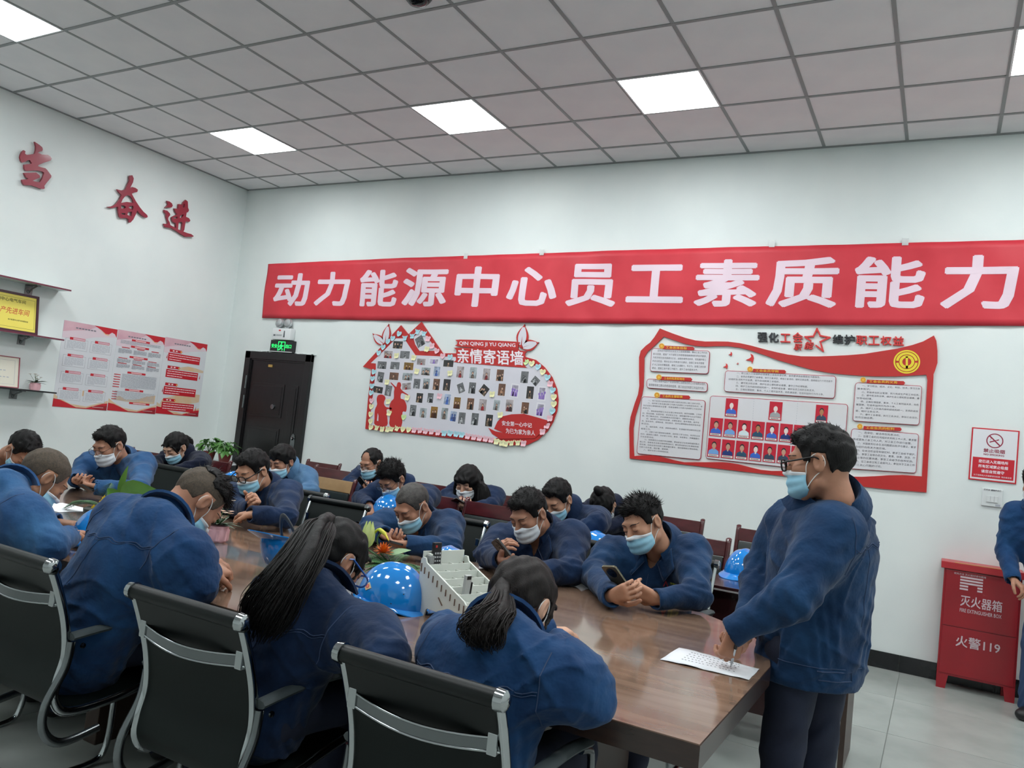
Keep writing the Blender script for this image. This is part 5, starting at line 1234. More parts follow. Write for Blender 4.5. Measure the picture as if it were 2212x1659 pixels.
# ------------------------------------------------------------------ face mask
def mask_mesh():
    nu, nv = 25, 15; G = np.zeros((nu, nv, 3))
    for i in range(nu):
        u = -1+2*i/(nu-1); phi = u*math.radians(66)
        zt = -0.019-0.012*abs(u)**1.2; zb = -0.120+0.034*abs(u)**2
        for j in range(nv):
            v = j/(nv-1); z = zt+(zb-zt)*v
            d = Vector((math.sin(phi), math.cos(phi), 0)); hit = bm_head.ray_cast(Vector((0, 0.005, max(z, -0.112)))+d*0.3, -d)
            r = 0.3-hit[3] if hit[0] is not None else 0.06
            tent = 0.098+0.010*math.sin(PI*min(1, v*1.05))*1.0
            rr = max(r+0.004, tent*(1-0.30*abs(u)**1.5) if v < .93 else r+0.004)
            if v < 0.12: rr = max(r+0.0035, rr*(v/0.12)+(r+0.0035)*(1-v/0.12))
            rr += 0.0022*math.sin(v*PI*6)*(1-abs(u)**4)
            if v > 0.85: rr -= (v-0.85)/0.15*0.022*(1-abs(u))
            G[i, j] = (math.sin(phi)*rr, 0.005+math.cos(phi)*rr, z)
    P = G.reshape(-1, 3); F = np.array([(i*nv+j, (i+1)*nv+j, (i+1)*nv+j+1, i*nv+j+1) for i in range(nu-1) for j in range(nv-1)])
    return P, F, G
MASKP, MASKF, MASKG = mask_mesh()
def basis(fwd, up=(0, 0, 1), roll=0.0):
    f = Vector(fwd).normalized(); r = f.cross(Vector(up)).normalized(); u = r.cross(f)
    M_ = Matrix((r, f, u)).transposed()
    return M_ @ Matrix.Rotation(roll, 3, 'Y')
def tf(P, R, o, sc=(1, 1, 1)):
    A = np.array(R); return (P*np.array(sc)) @ A.T+np.array(o)
# ------------------------------------------------------------------ hands
def hand(W, d, n, thumb, curl=0.8, h=0.0032, spread=0.1, curls=None, sc=1.0):
    """W wrist, d towards the fingers, n the way the palm faces, thumb = +1/-1 side of cross(d, n)"""
    d = Vector(d).normalized(); n = Vector(n); n = (n-d*n.dot(d)).normalized(); t = d.cross(n)*thumb; W = Vector(W)
    pts = [W]; R_ = 0.2*sc
    v = Vox(W-Vector((R_, R_, R_)), W+Vector((R_, R_, R_)), h)
    v.cone(W-d*0.022, W+d*0.01, 0.024*sc, 0.025*sc, 0.01, flat=n, fs=1.35)
    for k in (-1.1, -.35, .4, 1.1): v.cone(W+d*0.012*sc+t*0.012*k*sc, W+d*0.082*sc+t*0.0225*k*sc, 0.015*sc, 0.0125*sc, 0.012)
    Ls = [0.068, 0.080, 0.074, 0.058]
    for k in range(4):
        off = (1.15-0.77*k); b = W+d*(0.086-0.004*abs(k-1))*sc+t*0.0225*off*sc; dd = (d+t*spread*off).normalized(); ang = 0
        c = curls[k] if curls else curl
        for q, fr in enumerate((0.45, 0.30, 0.25)):
            ang += c*(0.9, 1.0, 0.7)[q]
            dr_ = dd*math.cos(ang)+n*math.sin(ang); e = b+dr_*Ls[k]*fr*sc
            v.cone(b, e, (0.0092-0.0008*q)*sc, (0.0084-0.0009*q)*sc, 0.003); b = e
    b = W+d*0.022*sc+t*0.024*sc; dr_ = (d*0.62+t*0.62+n*0.35).normalized(); e = b+dr_*0.040*sc; v.cone(b, e, 0.0150*sc, 0.0110*sc, 0.01)
    dr_ = (d*0.8+t*0.22+n*(0.3+0.3*curl)).normalized(); e2 = e+dr_*0.030*sc; v.cone(e, e2, 0.0110*sc, 0.0098*sc, 0.003)
    dr_ = (d*0.85-t*0.1+n*(0.3+0.4*curl)).normalized(); v.cone(e2, e2+dr_*0.024*sc, 0.0098*sc, 0.0080*sc, 0.003)
    return v.mesh()

# ------------------------------------------------------------------ materials for people
def skin(k): 
    c = {'a': (186, 138, 112), 'b': (172, 124, 100), 'c': (200, 156, 132), 'd': (160, 116, 90)}[k]
    return mat('skin_'+k, c, 0.5, col2=tuple(int(x*0.93) for x in c), nscale=25, sss=0.12, spec=0.35, bump=0.03, bscale=400)
def denim(name, c, c2): return mat('cloth_'+name, c, 0.85, col2=c2, nscale=7, spec=0.15, sheen=0.1, bump=0.9, bscale=17, lo=0.40, hi=0.72, ndetail=10)
D_NAVY = denim('navy', (16, 34, 62), (24, 47, 80)); D_MID = denim('mid_blue', (20, 50, 88), (32, 70, 112)); D_BLUE = denim('blue', (34, 69, 110), (56, 98, 140)); D_LIGHT = denim('light_blue', (70, 104, 138), (94, 130, 162))
D_DARK = denim('dark_navy', (16, 22, 40), (20, 28, 50)); D_DENIM = denim('deep_blue', (18, 44, 76), (29, 62, 98))
M_TRS = mat('cloth_trousers', (18, 24, 44), 0.85, col2=(24, 32, 54), nscale=9, bump=0.08, bscale=200)
M_TRB = mat('cloth_trousers_blue', (30, 52, 84), 0.85, col2=(40, 64, 98), nscale=9, bump=0.08, bscale=200)
M_STITCH = mat('stitching', (46, 64, 96), 0.8); M_HAIR = mat('hair_black', (12, 11, 12), 0.5, col2=(18, 16, 16), nscale=60, stretch=(3, 3, 0.4), spec=0.2, bump=0.3, bscale=160)
M_HAIRB = mat('hair_darkbrown', (20, 16, 16), 0.5, col2=(30, 24, 22), nscale=60, stretch=(3, 3, .4), spec=0.22, bump=0.3, bscale=160)
M_FUZZ = mat('hair_fuzz', (82, 70, 57), 0.8, col2=(62, 54, 45), nscale=160, bump=0.3, bscale=500)
M_GREYH = mat('hair_greying', (40, 37, 35), 0.55, col2=(64, 60, 56), nscale=90, bump=0.3, bscale=260)
M_MB = mat('mask_blue', (150, 200, 222), 0.75, col2=(138, 190, 214), nscale=12, bump=0.15, bscale=40); M_MW = mat('mask_white', (218, 222, 226), 0.75, col2=(208, 214, 220), nscale=12, bump=0.15, bscale=40)
M_LOOP = mat('mask_loop', (226, 226, 224), 0.7); M_SOLE = mat('shoe_black', (18, 18, 20), 0.45)
M_YEL = mat('emb_yellow', (176, 184, 60), 0.8); M_RED = mat('emb_red', (150, 40, 60), 0.8); M_SHIRT = mat('shirt_dark', (40, 44, 54), 0.85); M_SHIRTL = mat('shirt_pale', (150, 178, 204), 0.8)
M_FRAME = mat('glasses_black', (12, 12, 13), 0.5, spec=0.3); M_FRAMEB = mat('glasses_blue_reflection', (40, 92, 176), 0.2); M_LENS = mat('glass_lens', (225, 232, 236), 0.05, alpha=0.22, spec=0.8)  # blue reflection on the glasses is put into the frame colour
M_BROW = mat('eyebrow', (38, 30, 27), 0.8)
def nv(v): return np.array(v, float)
def sdir(a, b): d = nv(b)-nv(a); return d/max(np.linalg.norm(d), 1e-9)

def person(key, label, hip, neck, head, hf, roll=0, elR=None, wrR=None, elL=None, wrL=None, shR=None, shL=None, fem=False, jk=D_NAVY, tr=None, sk='a', hair='short', hairm=None,
           mask='b', glasses=None, hands=None, legs='sit', face=(0, -1), vox=0.009, seam=False, emblem=False, pockets=False, tail=None, group=None, hs=(1, 1, 1), bulk=1.0, open_=0.0, hemz=None, kneeR=None, kneeL=None, footR=None, footL=None, neckw=1.0, tuft=None, colk=1.0, cname='person'):
    face = Vector((face[0], face[1], 0)).normalized(); right = face.cross(Vector((0, 0, 1)))
    hip = Vector(hip); neck = Vector(neck); head = Vector(head)
    spine = (neck-hip).normalized(); fr = nv((right.cross(spine)).normalized())*-1.0   # front of the chest
    if Vector(fr).dot(face) < 0: fr = -fr
    shw = 0.165 if fem else 0.185
    shR = Vector(shR) if shR is not None else neck+right*shw-spine*0.055
    shL = Vector(shL) if shL is not None else neck-right*shw-spine*0.055
    t = thing(cname, label, 'person', (hip.x, hip.y, 0), group)
    B = bulk*(0.92 if fem else 1.0)
    # ---- body (one figure: head, neck, trunk, arms, legs, hands)
    HR = basis(hf, roll=roll); parts = []
    P, F = HEADS[fem]; parts.append((tf(P, HR, head, hs), F))
    hb = head+HR @ Vector((0, -0.035, -0.07)); nb = neck+Vector(fr)*0.015-spine*0.04
    v = Vox([min(hb[k], nb[k])-0.08 for k in range(3)], [max(hb[k], nb[k])+0.08 for k in range(3)], 0.007)
    v.cone(hb, nb, 0.050*(0.88 if fem else 1)*neckw, 0.058*(0.88 if fem else 1)*neckw, 0.01); v.cone(hb-spine*0.02, nb-spine*0.03, 0.04, 0.06, 0.02); parts.append(v.mesh())
    jn = [hip, neck, shR, shL, elR, wrR, elL, wrL]
    if legs == 'sit':
        kR = Vector(kneeR) if kneeR else hip+face*0.42+right*0.11+Vector((0, 0, -0.02)); kL = Vector(kneeL) if kneeL else hip+face*0.42-right*0.11+Vector((0, 0, -0.02))
        aR = Vector(footR) if footR else Vector((kR.x+face.x*0.02, kR.y+face.y*0.02, 0.09)); aL = Vector(footL) if footL else Vector((kL.x+face.x*0.02, kL.y+face.y*0.02, 0.09))
    else:
        kR = hip+right*0.10+face*0.015; kR.z = 0.46; kL = hip-right*0.10+face*0.015; kL.z = 0.46; aR = hip+right*0.11; aR.z = 0.09; aL = hip-right*0.11; aL.z = 0.09
    hR = hip+right*0.085; hL = hip-right*0.085
    pts = [Vector(p) for p in jn if p is not None]+[kR, kL, aR, aL]
    lo = [min(p[k] for p in pts)-0.22 for k in range(3)]; hi = [max(p[k] for p in pts)+0.22 for k in range(3)]; lo[2] = 0.02
    v = Vox(lo, hi, 0.02)
    ch = hip.lerp(neck, 0.68)
    v.cone(hip, ch, 0.125*B, 0.125*B, 0.05, flat=fr, fs=1.35); v.cone(ch, neck-spine*0.04, 0.125*B, 0.075, 0.05, flat=fr, fs=1.3); v.cone(shR, shL, 0.045, 0.045, 0.04)
    for s_, e_, w_ in ((shR, elR, wrR), (shL, elL, wrL)):
        if e_ is not None: v.cone(s_, e_, 0.042, 0.036, 0.02); v.cone(e_, w_, 0.036, 0.026, 0.02)
    for h_, k_, a_ in ((hR, kR, aR), (hL, kL, aL)): v.cone(h_, k_, 0.068, 0.052, 0.03); v.cone(k_, a_, 0.05, 0.036, 0.02)
    parts.append(v.mesh())
    for side, e_, w_ in (('R', elR, wrR), ('L', elL, wrL)):
        if e_ is None: continue
        hd_ = (hands or {}).get(side)
        if hd_ == 'none': continue
        e_ = Vector(e_); w_ = Vector(w_); d_ = (w_-e_).normalized()
        n_ = Vector((0, 0, -1)) if hd_ is None else Vector(hd_.get('n', (0, 0, -1))); dd = d_ if hd_ is None or 'd' not in hd_ else Vector(hd_['d'])
        thumb = -1 if side == 'R' else 1
        parts.append(hand(w_+d_*0.012, dd, n_, thumb, curl=0.5 if hd_ is None else hd_.get('curl', 0.5), curls=None if hd_ is None else hd_.get('curls'), sc=(0.9 if fem else 1.0)*hs[0], h=0.0034 if vox < 0.0095 else 0.0045))
    body = catmesh('body', parts); obj('body', body, skin(sk), t)
    # ---- jacket
    zl = hemz if hemz is not None else hip.z-0.03
    up_pts = [Vector(p) for p in (hip, neck, shR, shL, elR, wrR, elL, wrL) if p is not None]
    lo = [min(p[k] for p in up_pts)-0.2 for k in range(3)]; hi = [max(p[k] for p in up_pts)+0.16 for k in range(3)]; lo[2] = max(0.3, min(lo[2]+0.05, zl-0.1))
    v = Vox(lo, hi, vox)
    ph = (hash_(key) % 100)/16.0
    hem = hip.copy()
    if legs != 'sit': hem = hip+Vector((0, 0, zl-hip.z+0.10))
    v.cone(hem, ch, (0.172 if legs == 'sit' else 0.166)*B, 0.155*B, 0.06, flat=fr, fs=1.16, fold=(0.0035, 2.2, 0.2, 0.5, ph))
    v.cone(ch, neck-spine*0.07, 0.152*B, 0.085*B, 0.05, flat=fr, fs=1.25, fold=(0.003, 1.5, 0.4, 0.6, ph+1))
    v.cone(shR, shL, 0.062*B, 0.062*B, 0.05); v.cone(neck-spine*0.035, shR, 0.060, 0.058*B, 0.04); v.cone(neck-spine*0.035, shL, 0.060, 0.058*B, 0.04)
    for q, (s_, e_, w_) in enumerate(((shR, elR, wrR), (shL, elL, wrL))):
        if e_ is None: continue
        e_ = Vector(e_); w_ = Vector(w_); dw = (w_-e_).normalized()
        v.cone(s_, e_, 0.066*B, 0.056*B, 0.085, fold=(0.004, 2.6, 0.85, 0.33, ph+q*2)); v.cone(e_, w_+dw*0.005, 0.057*B, 0.043, 0.03, fold=(0.004, 3.0, 0.1, 0.4, ph+q*3+1))
        md = Vector(s_).lerp(e_, 0.45); v.cone(md, hip.lerp(neck, 0.55)*0.45+md*0.55, 0.045*B, 0.05*B, 0.08)
        v.cone(w_-dw*0.035, w_+dw*0.03, 0.0455, 0.0455, 0.006)
        pl_n = nv(dw); o_ = nv(w_+dw*0.034)
        v.cut(lambda X, Y, Z, a=pl_n, o=o_: 0.06-np.abs((X-o[0]-a[0]*0.06)*a[0]+(Y-o[1]-a[1]*0.06)*a[1]+(Z-o[2]-a[2]*0.06)*a[2])*1.0 if False else -((X-o[0])*a[0]+(Y-o[1])*a[1]+(Z-o[2])*a[2]), nv(w_)-0.1, nv(w_)+0.1, 0.004)
        v.cut(lambda X, Y, Z, a=pl_n, o=nv(w_+dw*0.012): np.sqrt(np.maximum((X-o[0])**2+(Y-o[1])**2+(Z-o[2])**2-((X-o[0])*a[0]+(Y-o[1])*a[1]+(Z-o[2])*a[2])**2, 0))-0.034+np.maximum(0, -((X-o[0])*a[0]+(Y-o[1])*a[1]+(Z-o[2])*a[2])), nv(w_)-0.05, nv(w_)+0.05, 0.004)
    if legs != 'sit':
        v.cone((hem.x, hem.y, zl+0.045), (hem.x, hem.y, zl+0.05), 0.160*B, 0.160*B, 0.02, flat=fr, fs=1.16)
    # large soft creases
    X, Y, Z = np.meshgrid(*v.ax, indexing='ij', sparse=True)
    near_ = v.D < 0.05
    wz = 0.0042*np.sin(X*23+6*np.sin(Z*9+ph)+ph)*np.sin(Z*31+5*np.sin(Y*8)+X*6)+0.0028*np.sin((X+Y)*47+8*np.sin(Z*13)+ph*3)
    ax_ = spine.cross(Vector(fr))
    al = X*spine[0]+Y*spine[1]+Z*spine[2]; lt_ = X*ax_[0]+Y*ax_[1]+Z*ax_[2]
    p1 = al*17+lt_*9+2.2*np.sin(lt_*14+ph)+1.6*np.sin(al*11+lt_*6); p2 = al*13-lt_*16+2.0*np.sin(al*12+ph*2)+X*5
    wz = wz*0.6-0.0095*(1-np.abs(np.sin(p1)))**3*(0.5+0.5*np.sin(lt_*9+al*7+ph))-0.0080*(1-np.abs(np.sin(p2)))**3*(0.5+0.5*np.sin(al*10-lt_*5+ph*3))
    v.D = (v.D+np.where(near_, wz, 0)).astype(np.float32)
    if legs != 'sit': v.D = np.maximum(v.D, (zl-Z+0*X+0*Y)).astype(np.float32)
    if open_ > 0:   # open neck
        c = neck+Vector(fr)*0.085-spine*0.02; e2 = c-spine*open_+Vector(fr)*0.03
        a_, b_ = nv(c), nv(e2)
        v.cut(lambda X, Y, Z: cone_f(X, Y, Z, a_, b_, 0.040, 0.008), np.minimum(a_, b_)-0.05, np.maximum(a_, b_)+0.05, 0.006)
    P, F = v.mesh(); me = npmesh('jacket', P, F)
    jo = obj('jacket', me, jk, t)
    bv = BVHTree.FromPolygons([Vector(p) for p in P], F.tolist())
    if open_ > 0:
        c = neck-spine*0.10+Vector(fr)*0.035; MBs = MB(); vv = Vox(nv(c)-0.12, nv(c)+0.12, 0.012); vv.cone(neck-spine*0.03, neck-spine*0.17, 0.062, 0.105*B, 0.01, flat=fr, fs=1.22); PP, FF = vv.mesh(); obj('shirt', npmesh('shirt', PP, FF), M_SHIRT, t)
    # ---- collar: folded band around the neck, open in front
    nax = (Vector(hb)-nb).normalized(); cf = Vector(fr); cf = (cf-nax*cf.dot(nax)).normalized(); cr = cf.cross(nax)
    b = MB(); n = 22; rows_ = [(0.060, -0.04), (0.060, 0.030), (0.065, 0.037), (0.080, 0.012), (0.103, -0.028), (0.097, -0.036), (0.072, -0.012)]
    gap = 0.50 if open_ <= 0 else 0.62; vv = []
    for i in range(n+1):
        a = gap+(2*PI-2*gap)*i/n
        fdist = min(i, n-i)/n
        for r_, z_ in rows_:
            rr = r_*(0.96 if fem else 1.04)*1.02*colk; pt = max(0, 1-fdist*9)*0.028 if r_ > 0.08 else 0
            q = nb+nax*(0.074+(colk-1)*0.06+z_*colk-pt*1.0-0.020*math.cos(a))+(cf*math.cos(a)*1.06+cr*math.sin(a))*(rr+pt*0.35); vv.append(q)
    m_ = len(rows_); ff = []
    for i in range(n):
        for k in range(m_): ff.append((i*m_+k, i*m_+(k+1) % m_, (i+1)*m_+(k+1) % m_, (i+1)*m_+k))
    ff.append(tuple(range(m_))); ff.append(tuple(n*m_+k for k in reversed(range(m_))))
    b.add(vv, ff); b.build('collar', jk, jo, 50)
    def drape(pts, dr_, name, m, r=0.0016, back=0.5, solid=False):
        out_ = []
        for p in pts:
            p = Vector(p); hit = bv.ray_cast(p-Vector(dr_)*back, Vector(dr_))
            if hit[0] is not None: out_.append(hit[0]-Vector(dr_)*0.001)
        if len(out_) > 2: MB().tube(out_, r, 4).build(name, m, jo)
    F_ = Vector(fr); RT = right
    if open_ > 0:   # broad folded collar points on the chest
        for sg in (-1, 1):
            A, B_, C_, D_ = [(sg*x, z) for x, z in ((.080, .030), (.030, -.045), (.078, -.112), (.128, -.030))]
            gv = []; ok = True; N_ = 7
            for i in range(N_+1):
                for j in range(N_+1):
                    u, w2 = i/N_, j/N_
                    x = (A[0]*(1-u)+B_[0]*u)*(1-w2)+(D_[0]*(1-u)+C_[0]*u)*w2; z = (A[1]*(1-u)+B_[1]*u)*(1-w2)+(D_[1]*(1-u)+C_[1]*u)*w2
                    p = neck+RT*x+spine*z+F_*0.4; hit = bv.ray_cast(p, -F_)
                    q = (hit[0] if hit[0] is not None and (hit[0]-neck).length < .25 else neck+RT*x+spine*z+F_*0.07)+F_*(0.007+.006*w2)
                    gv.append(q)
            for _ in range(2):
                g2 = [g.copy() for g in gv]
                for i in range(1, N_):
                    for j in range(1, N_): g2[i*8+j] = (gv[(i-1)*8+j]+gv[(i+1)*8+j]+gv[i*8+j-1]+gv[i*8+j+1])/4
                gv = g2
            b = MB(); b.add(gv, [(i*8+j, (i+1)*8+j, (i+1)*8+j+1, i*8+j+1) for i in range(N_) for j in range(N_)])
            co = b.build('collar_point', jk, jo, True); sm = co.modifiers.new('s', 'SOLIDIFY'); sm.thickness = .004; sm.offset = 0
            edge = [gv[7*8+j] for j in range(8)]+[gv[i*8+7] for i in range(6, -1, -1)]
            MB().tube([g+F_*.0022 for g in edge], .0014, 4).build('collar_seam', M_STITCH, jo)
    if seam:   # back yoke and shoulder seams
        pts = [neck-spine*(0.115+0.006*math.sin(k))+RT*(-0.17+0.34*k/30) for k in range(31)]
        drape(pts, F_, 'yoke_seam', M_STITCH); drape([p-spine*0.008 for p in pts], F_, 'yoke_seam', M_STITCH, 0.0011)
        for sg in (-1, 1):
            drape([neck-spine*(0.02+0.012*k)+RT*sg*(0.165+0.0012*k) for k in range(16)], F_, 'armhole_seam', M_STITCH)
        drape([neck-spine*(0.13+0.02*k) for k in range(14)], F_, 'back_seam', M_STITCH, 0.0009) if seam == 2 else None
    if pockets:
        drape([neck-spine*(0.10+0.015*k)+F_*0.0+RT*0.004 for k in range(20)], -F_, 'placket_seam', M_STITCH)
        for sg in (-1, 1):
            c0 = neck-spine*0.165+RT*sg*0.085
            fl_ = [c0+RT*x-spine*z for x, z in [(-.05, 0), (0, 0), (.05, 0), (.052, .03), (0, .052), (-.052, .03), (-.05, 0)]]
            fine = []
            for i in range(len(fl_)-1):
                for k in range(4): fine.append(fl_[i].lerp(fl_[i+1], k/4))
            drape(fine+[fl_[-1]], -F_, 'pocket_seam', M_STITCH, 0.0014)
    if emblem:
        c0 = neck-spine*0.130-RT*0.105
        def patch(me, m, nm):
            n = len(me.vertices); a = np.zeros(n*3); me.vertices.foreach_get('co', a); a = a.reshape(-1, 3)
            for i in range(n):
                p = c0-RT*a[i, 0]+spine*a[i, 1]; hit = bv.ray_cast(p+F_*0.4, -F_)
                q = (hit[0] if hit[0] is not None else p)+F_*0.0016; a[i] = q
            me.vertices.foreach_set('co', a.ravel()); me.update(); obj(nm, me, m, jo)
        patch(fitmesh(text('安徽高新', 1, 0.0, 0.03), 0.0, 0.004, 0.048, 0.018), M_YEL, 'emblem_text'); patch(fitmesh(text('动能公司', 1, 0.0, 0.03), 0.0, -0.016, 0.048, -0.002), M_YEL, 'emblem_text')
        patch(MB().prism([(-.034, -.014), (-.028, -.014), (-.021, .006), (-.014, -.014), (-.008, -.014), (-.019, .018), (-.023, .018)], 0, 0.0001).mesh('e'), M_RED, 'emblem_mark')
    # ---- trousers, shoes
    lo = [min(p[k] for p in (hR, hL, kR, kL, aR, aL))-0.14 for k in range(3)]; hi = [max(p[k] for p in (hR, hL, kR, kL, aR, aL))+0.14 for k in range(3)]; lo[2] = max(lo[2], 0.03)
    v = Vox(lo, hi, 0.013 if legs == 'sit' else 0.009)
    for h_, k_, a_ in ((hR, kR, aR), (hL, kL, aL)):
        v.cone(h_, k_, 0.080*B, 0.068, 0.04, fold=(0.005, 3, 0.9, 0.3, ph)); v.cone(k_, Vector((a_.x, a_.y, a_.z-0.02)), 0.068, 0.062, 0.03, fold=(0.005, 4, 0.9, 0.35, ph))
    v.cone(hR, hL, 0.088*B, 0.088*B, 0.04)
    P, F = v.mesh(); obj('trousers', npmesh('trousers', P, F), tr or M_TRS, t)
    for a_ in (aR, aL):
        M_ = Matrix.Translation((a_.x, a_.y, 0)) @ basis(face).to_4x4()
        o = obj('shoe', SHOE, M_SOLE, t); o.matrix_basis = M_
    # ---- hair
    hm = hairm or M_HAIR; rng = np.random.default_rng(hash_(key))
    if hair:
        hp = []
        main = {'fade': 'fadetop'}.get(hair, hair)
        if hair == 'fade':
            P, F = cap('fade'); obj('side_hair', catmesh('side_hair', [(tf(P, HR, head, hs), F)]), M_FUZZ, t, 'shaved brownish sides of the hair')
        P, F = cap(main); hp.append((tf(P, HR, head, hs), F))
        tu = tuft if tuft is not None else {'short': (420, 0.014, 0.35), 'thick': (620, 0.022, 0.5), 'bowl': (300, 0.012, 0.1), 'fadetop': (500, 0.022, 0.6), 'bald': (120, 0.008, 0.2), 'crop': (0, 0, 0), 'tied': (0, 0, 0), 'bun': (0, 0, 0), 'loose': (0, 0, 0)}[main]
        if tu[0]:
            Vt, Ft = tufts(P, F, tu[0], tu[1], tu[2], rng); hp.append((tf(Vt, HR, head, hs), Ft))
        if tail is not None:
            kind, tie, pth, nst, wide = tail
            tie = Vector(head)+HR @ Vector(tie); paths = []
            end = [Vector(p) for p in pth]
            core = [tie]+end; sp0 = spath(core, 4); L_ = len(sp0)
            vv = Vox([min(p[k] for p in sp0)-0.09 for k in range(3)], [max(p[k] for p in sp0)+0.09 for k in range(3)], 0.006)
            for i in range(L_-1):
                u = i/(L_-1); rr = wide[0]*(0.35+1.0*math.sin(PI*min(1, 0.12+u*0.82)))*0.85*(1 if u < .6 else max(.25, 1-(u-.6)*2.2))
                dn = (sp0[min(i+1, L_-1)]-sp0[max(i-1, 0)]).normalized(); ot = Vector(fr); ot = (ot-dn*ot.dot(dn)).normalized()
                if u < 0.9: vv.cone(sp0[i], sp0[i+1], max(rr*0.8, 0.008), max(rr*0.8, 0.008), 0.01, flat=nv(ot), fs=wide[0]/max(wide[1], 0.004)*0.9 if i > 1 else 1.2)
            Xv, Yv, Zv = np.meshgrid(*vv.ax, indexing='ij', sparse=True); vv.D = (vv.D+0.0016*np.sin(Xv*260+Yv*120+8*np.sin(Zv*9))).astype(np.float32)
            hp.append(vv.mesh())
            for k in range(nst*4):
                o1 = nv(rng.normal(0, 1, 3)); o1 /= np.linalg.norm(o1); o1 = o1*np.array(wide)*1.35*rng.uniform(.7, 1.25)
                f_ = rng.uniform(0.7, 1.05)
                ps = [tie+Vector(o1*0.25)]+[p+Vector(o1*min(1, 0.5+0.6*(i+1)/len(end))*(1 if i < len(end)-1 else .7)+rng.normal(0, 0.003, 3)) for i, p in enumerate(end)]
                sp = spath(ps, 5); m_ = max(4, int(len(sp)*f_)); paths.append([tuple(p) for p in sp[:m_]])
            Vs, Fs = strands(paths, 0.0030 if kind == 'thick' else 0.0026, 0.0008); hp.append((Vs, Fs))
            if kind != 'none': MB().tube([tie+(HR @ Vector((0.012*math.cos(a), 0.004*math.sin(a*2), 0.012*math.sin(a)))) for a in [2*PI*i/10 for i in range(11)]], 0.004, 6).build('hair_tie', m_blk, t)
        obj('hair', trimesh('hair', hp), hm, t)
        if hair == 'bun':
            vv = Vox((-0.06, -0.12, 0.06), (0.06, 0.04, 0.2), 0.004); vv.ell((0, -0.045, 0.135), (0.036, 0.032, 0.030), 0); vv.ell((0.01, -0.05, 0.15), (0.026, 0.026, 0.022), 0.008); vv.cone((0, -0.03, 0.1), (0, -0.04, 0.125), 0.03, 0.02, 0.01)
            PP, FF = vv.mesh(); obj('hair_bun', npmesh('hair_bun', tf(PP, HR, head, hs), FF), hm, t)
    # ---- brows, eyelid lines
    for sg in (-1, 1):
        for nm, arc, r_ in (('eyebrow', [(sg*(0.014+0.034*k/8), 0.13, 0.0235+0.006*math.sin(PI*k/8*.8)) for k in range(9)], 0.0024), ('eyelashes', [(sg*(0.018+0.027*k/8), 0.13, 0.0005-0.0045*math.sin(PI*k/8)) for k in range(9)], 0.0012)):
            pp = []
            for p in arc:
                hit = bm_head.ray_cast(Vector(p), Vector((0, -1, 0)))
                if hit[0] is not None: pp.append(head+HR @ Vector((hit[0].x*hs[0], (hit[0].y+0.0006)*hs[1], hit[0].z*hs[2])))
            if len(pp) > 3: MB().tube(pp, [r_*(0.5 if i in (0, len(pp)-1) else 1) for i in range(len(pp))], 5).build(nm, M_BROW, t)
    # ---- mask
    if mask:
        mm = M_MB if mask == 'b' else M_MW
        me = npmesh('mask', tf(MASKP, HR, head, hs), MASKF); me.materials.append(mm); me.materials.append(M_MW)
        me.polygons.foreach_set('material_index', [1 if (i % 14) < 2 else 0 for i in range(len(MASKF))])
        mo = obj('face_mask', me, None, t); sm = mo.modifiers.new('s', 'SOLIDIFY'); sm.thickness = 0.0016; sm.offset = 1
        if mask == 'b': mo['label'] = 'pale blue pleated mask'
        else: mo['label'] = 'white mask'
        for sg, i in ((1, 24), (-1, 0)):
            a = MASKG[i, 1]; b_ = MASKG[i, 12]
            pth_ = [a, (sg*0.074, 0.028, -0.004), (sg*0.080, 0.004, 0.024), (sg*0.0815, -0.020, 0.024), (sg*0.0800, -0.031, 0.0), (sg*0.0780, -0.022, -0.024), (sg*0.0720, 0.002, -0.042), (sg*0.066, 0.022, -0.062), b_]
            MB().tube([head+HR @ Vector((p[0]*hs[0], p[1]*hs[1], p[2]*hs[2])) for p in spath([tuple(p) for p in pth_], 4)], 0.0016, 5).build('ear_loop', M_LOOP, mo)
    if glasses:
        gm = M_FRAME if glasses != 'blue' else M_FRAMEB; g = []
        b = MB()
        def W_(p): return head+HR @ Vector((p[0]*hs[0], p[1]*hs[1], p[2]*hs[2]))
        tr_ = 0.0030 if glasses != 'thin' else 0.0012
        for sg in (-1, 1):
            c = (sg*0.034, 0.112, -0.002)
            ring = [(c[0]+0.027*math.copysign(abs(math.cos(a))**0.7, math.cos(a)), c[1]-0.05*(abs(c[0]+0.027*math.cos(a))**1.6), c[2]+0.019*math.copysign(abs(math.sin(a))**0.7, math.sin(a))) for a in [2*PI*i/20 for i in range(21)]]
            b.tube([W_(p) for p in ring], tr_, 5, cap=False)
            b.tube([W_(p) for p in ((sg*0.061, 0.108, 0.006), (sg*0.072, 0.09, 0.008), (sg*0.083, 0.0, 0.018), (sg*0.083, -0.028, 0.002))], tr_, 5)
            g.append([W_(p) for p in ring[:-1]])
        b.tube([W_((-0.008, 0.113, 0.002)), W_((0, 0.115, 0.005)), W_((0.008, 0.113, 0.002))], tr_, 5)
        go = b.build('glasses', gm, t)
        for rg_ in g:
            n = len(rg_); q = MB(); q.add(rg_, [tuple(range(n))]); q.build('lens', M_LENS, go)
    return t, jo, drape
def cone_f(X, Y, Z, a, b, ra, rb):
    ba = b-a; L2 = ba@ba; px, py, pz = X-a[0], Y-a[1], Z-a[2]; t = np.clip((px*ba[0]+py*ba[1]+pz*ba[2])/L2, 0, 1)
    return np.sqrt((px-t*ba[0])**2+(py-t*ba[1])**2+(pz-t*ba[2])**2)-(ra+(rb-ra)*t)
def hash_(s_):
    h = 0
    for c in s_: h = (h*131+ord(c)) % 100003
    return h
v = Vox((-0.06, -0.08, 0), (0.06, 0.2, 0.14), 0.008)
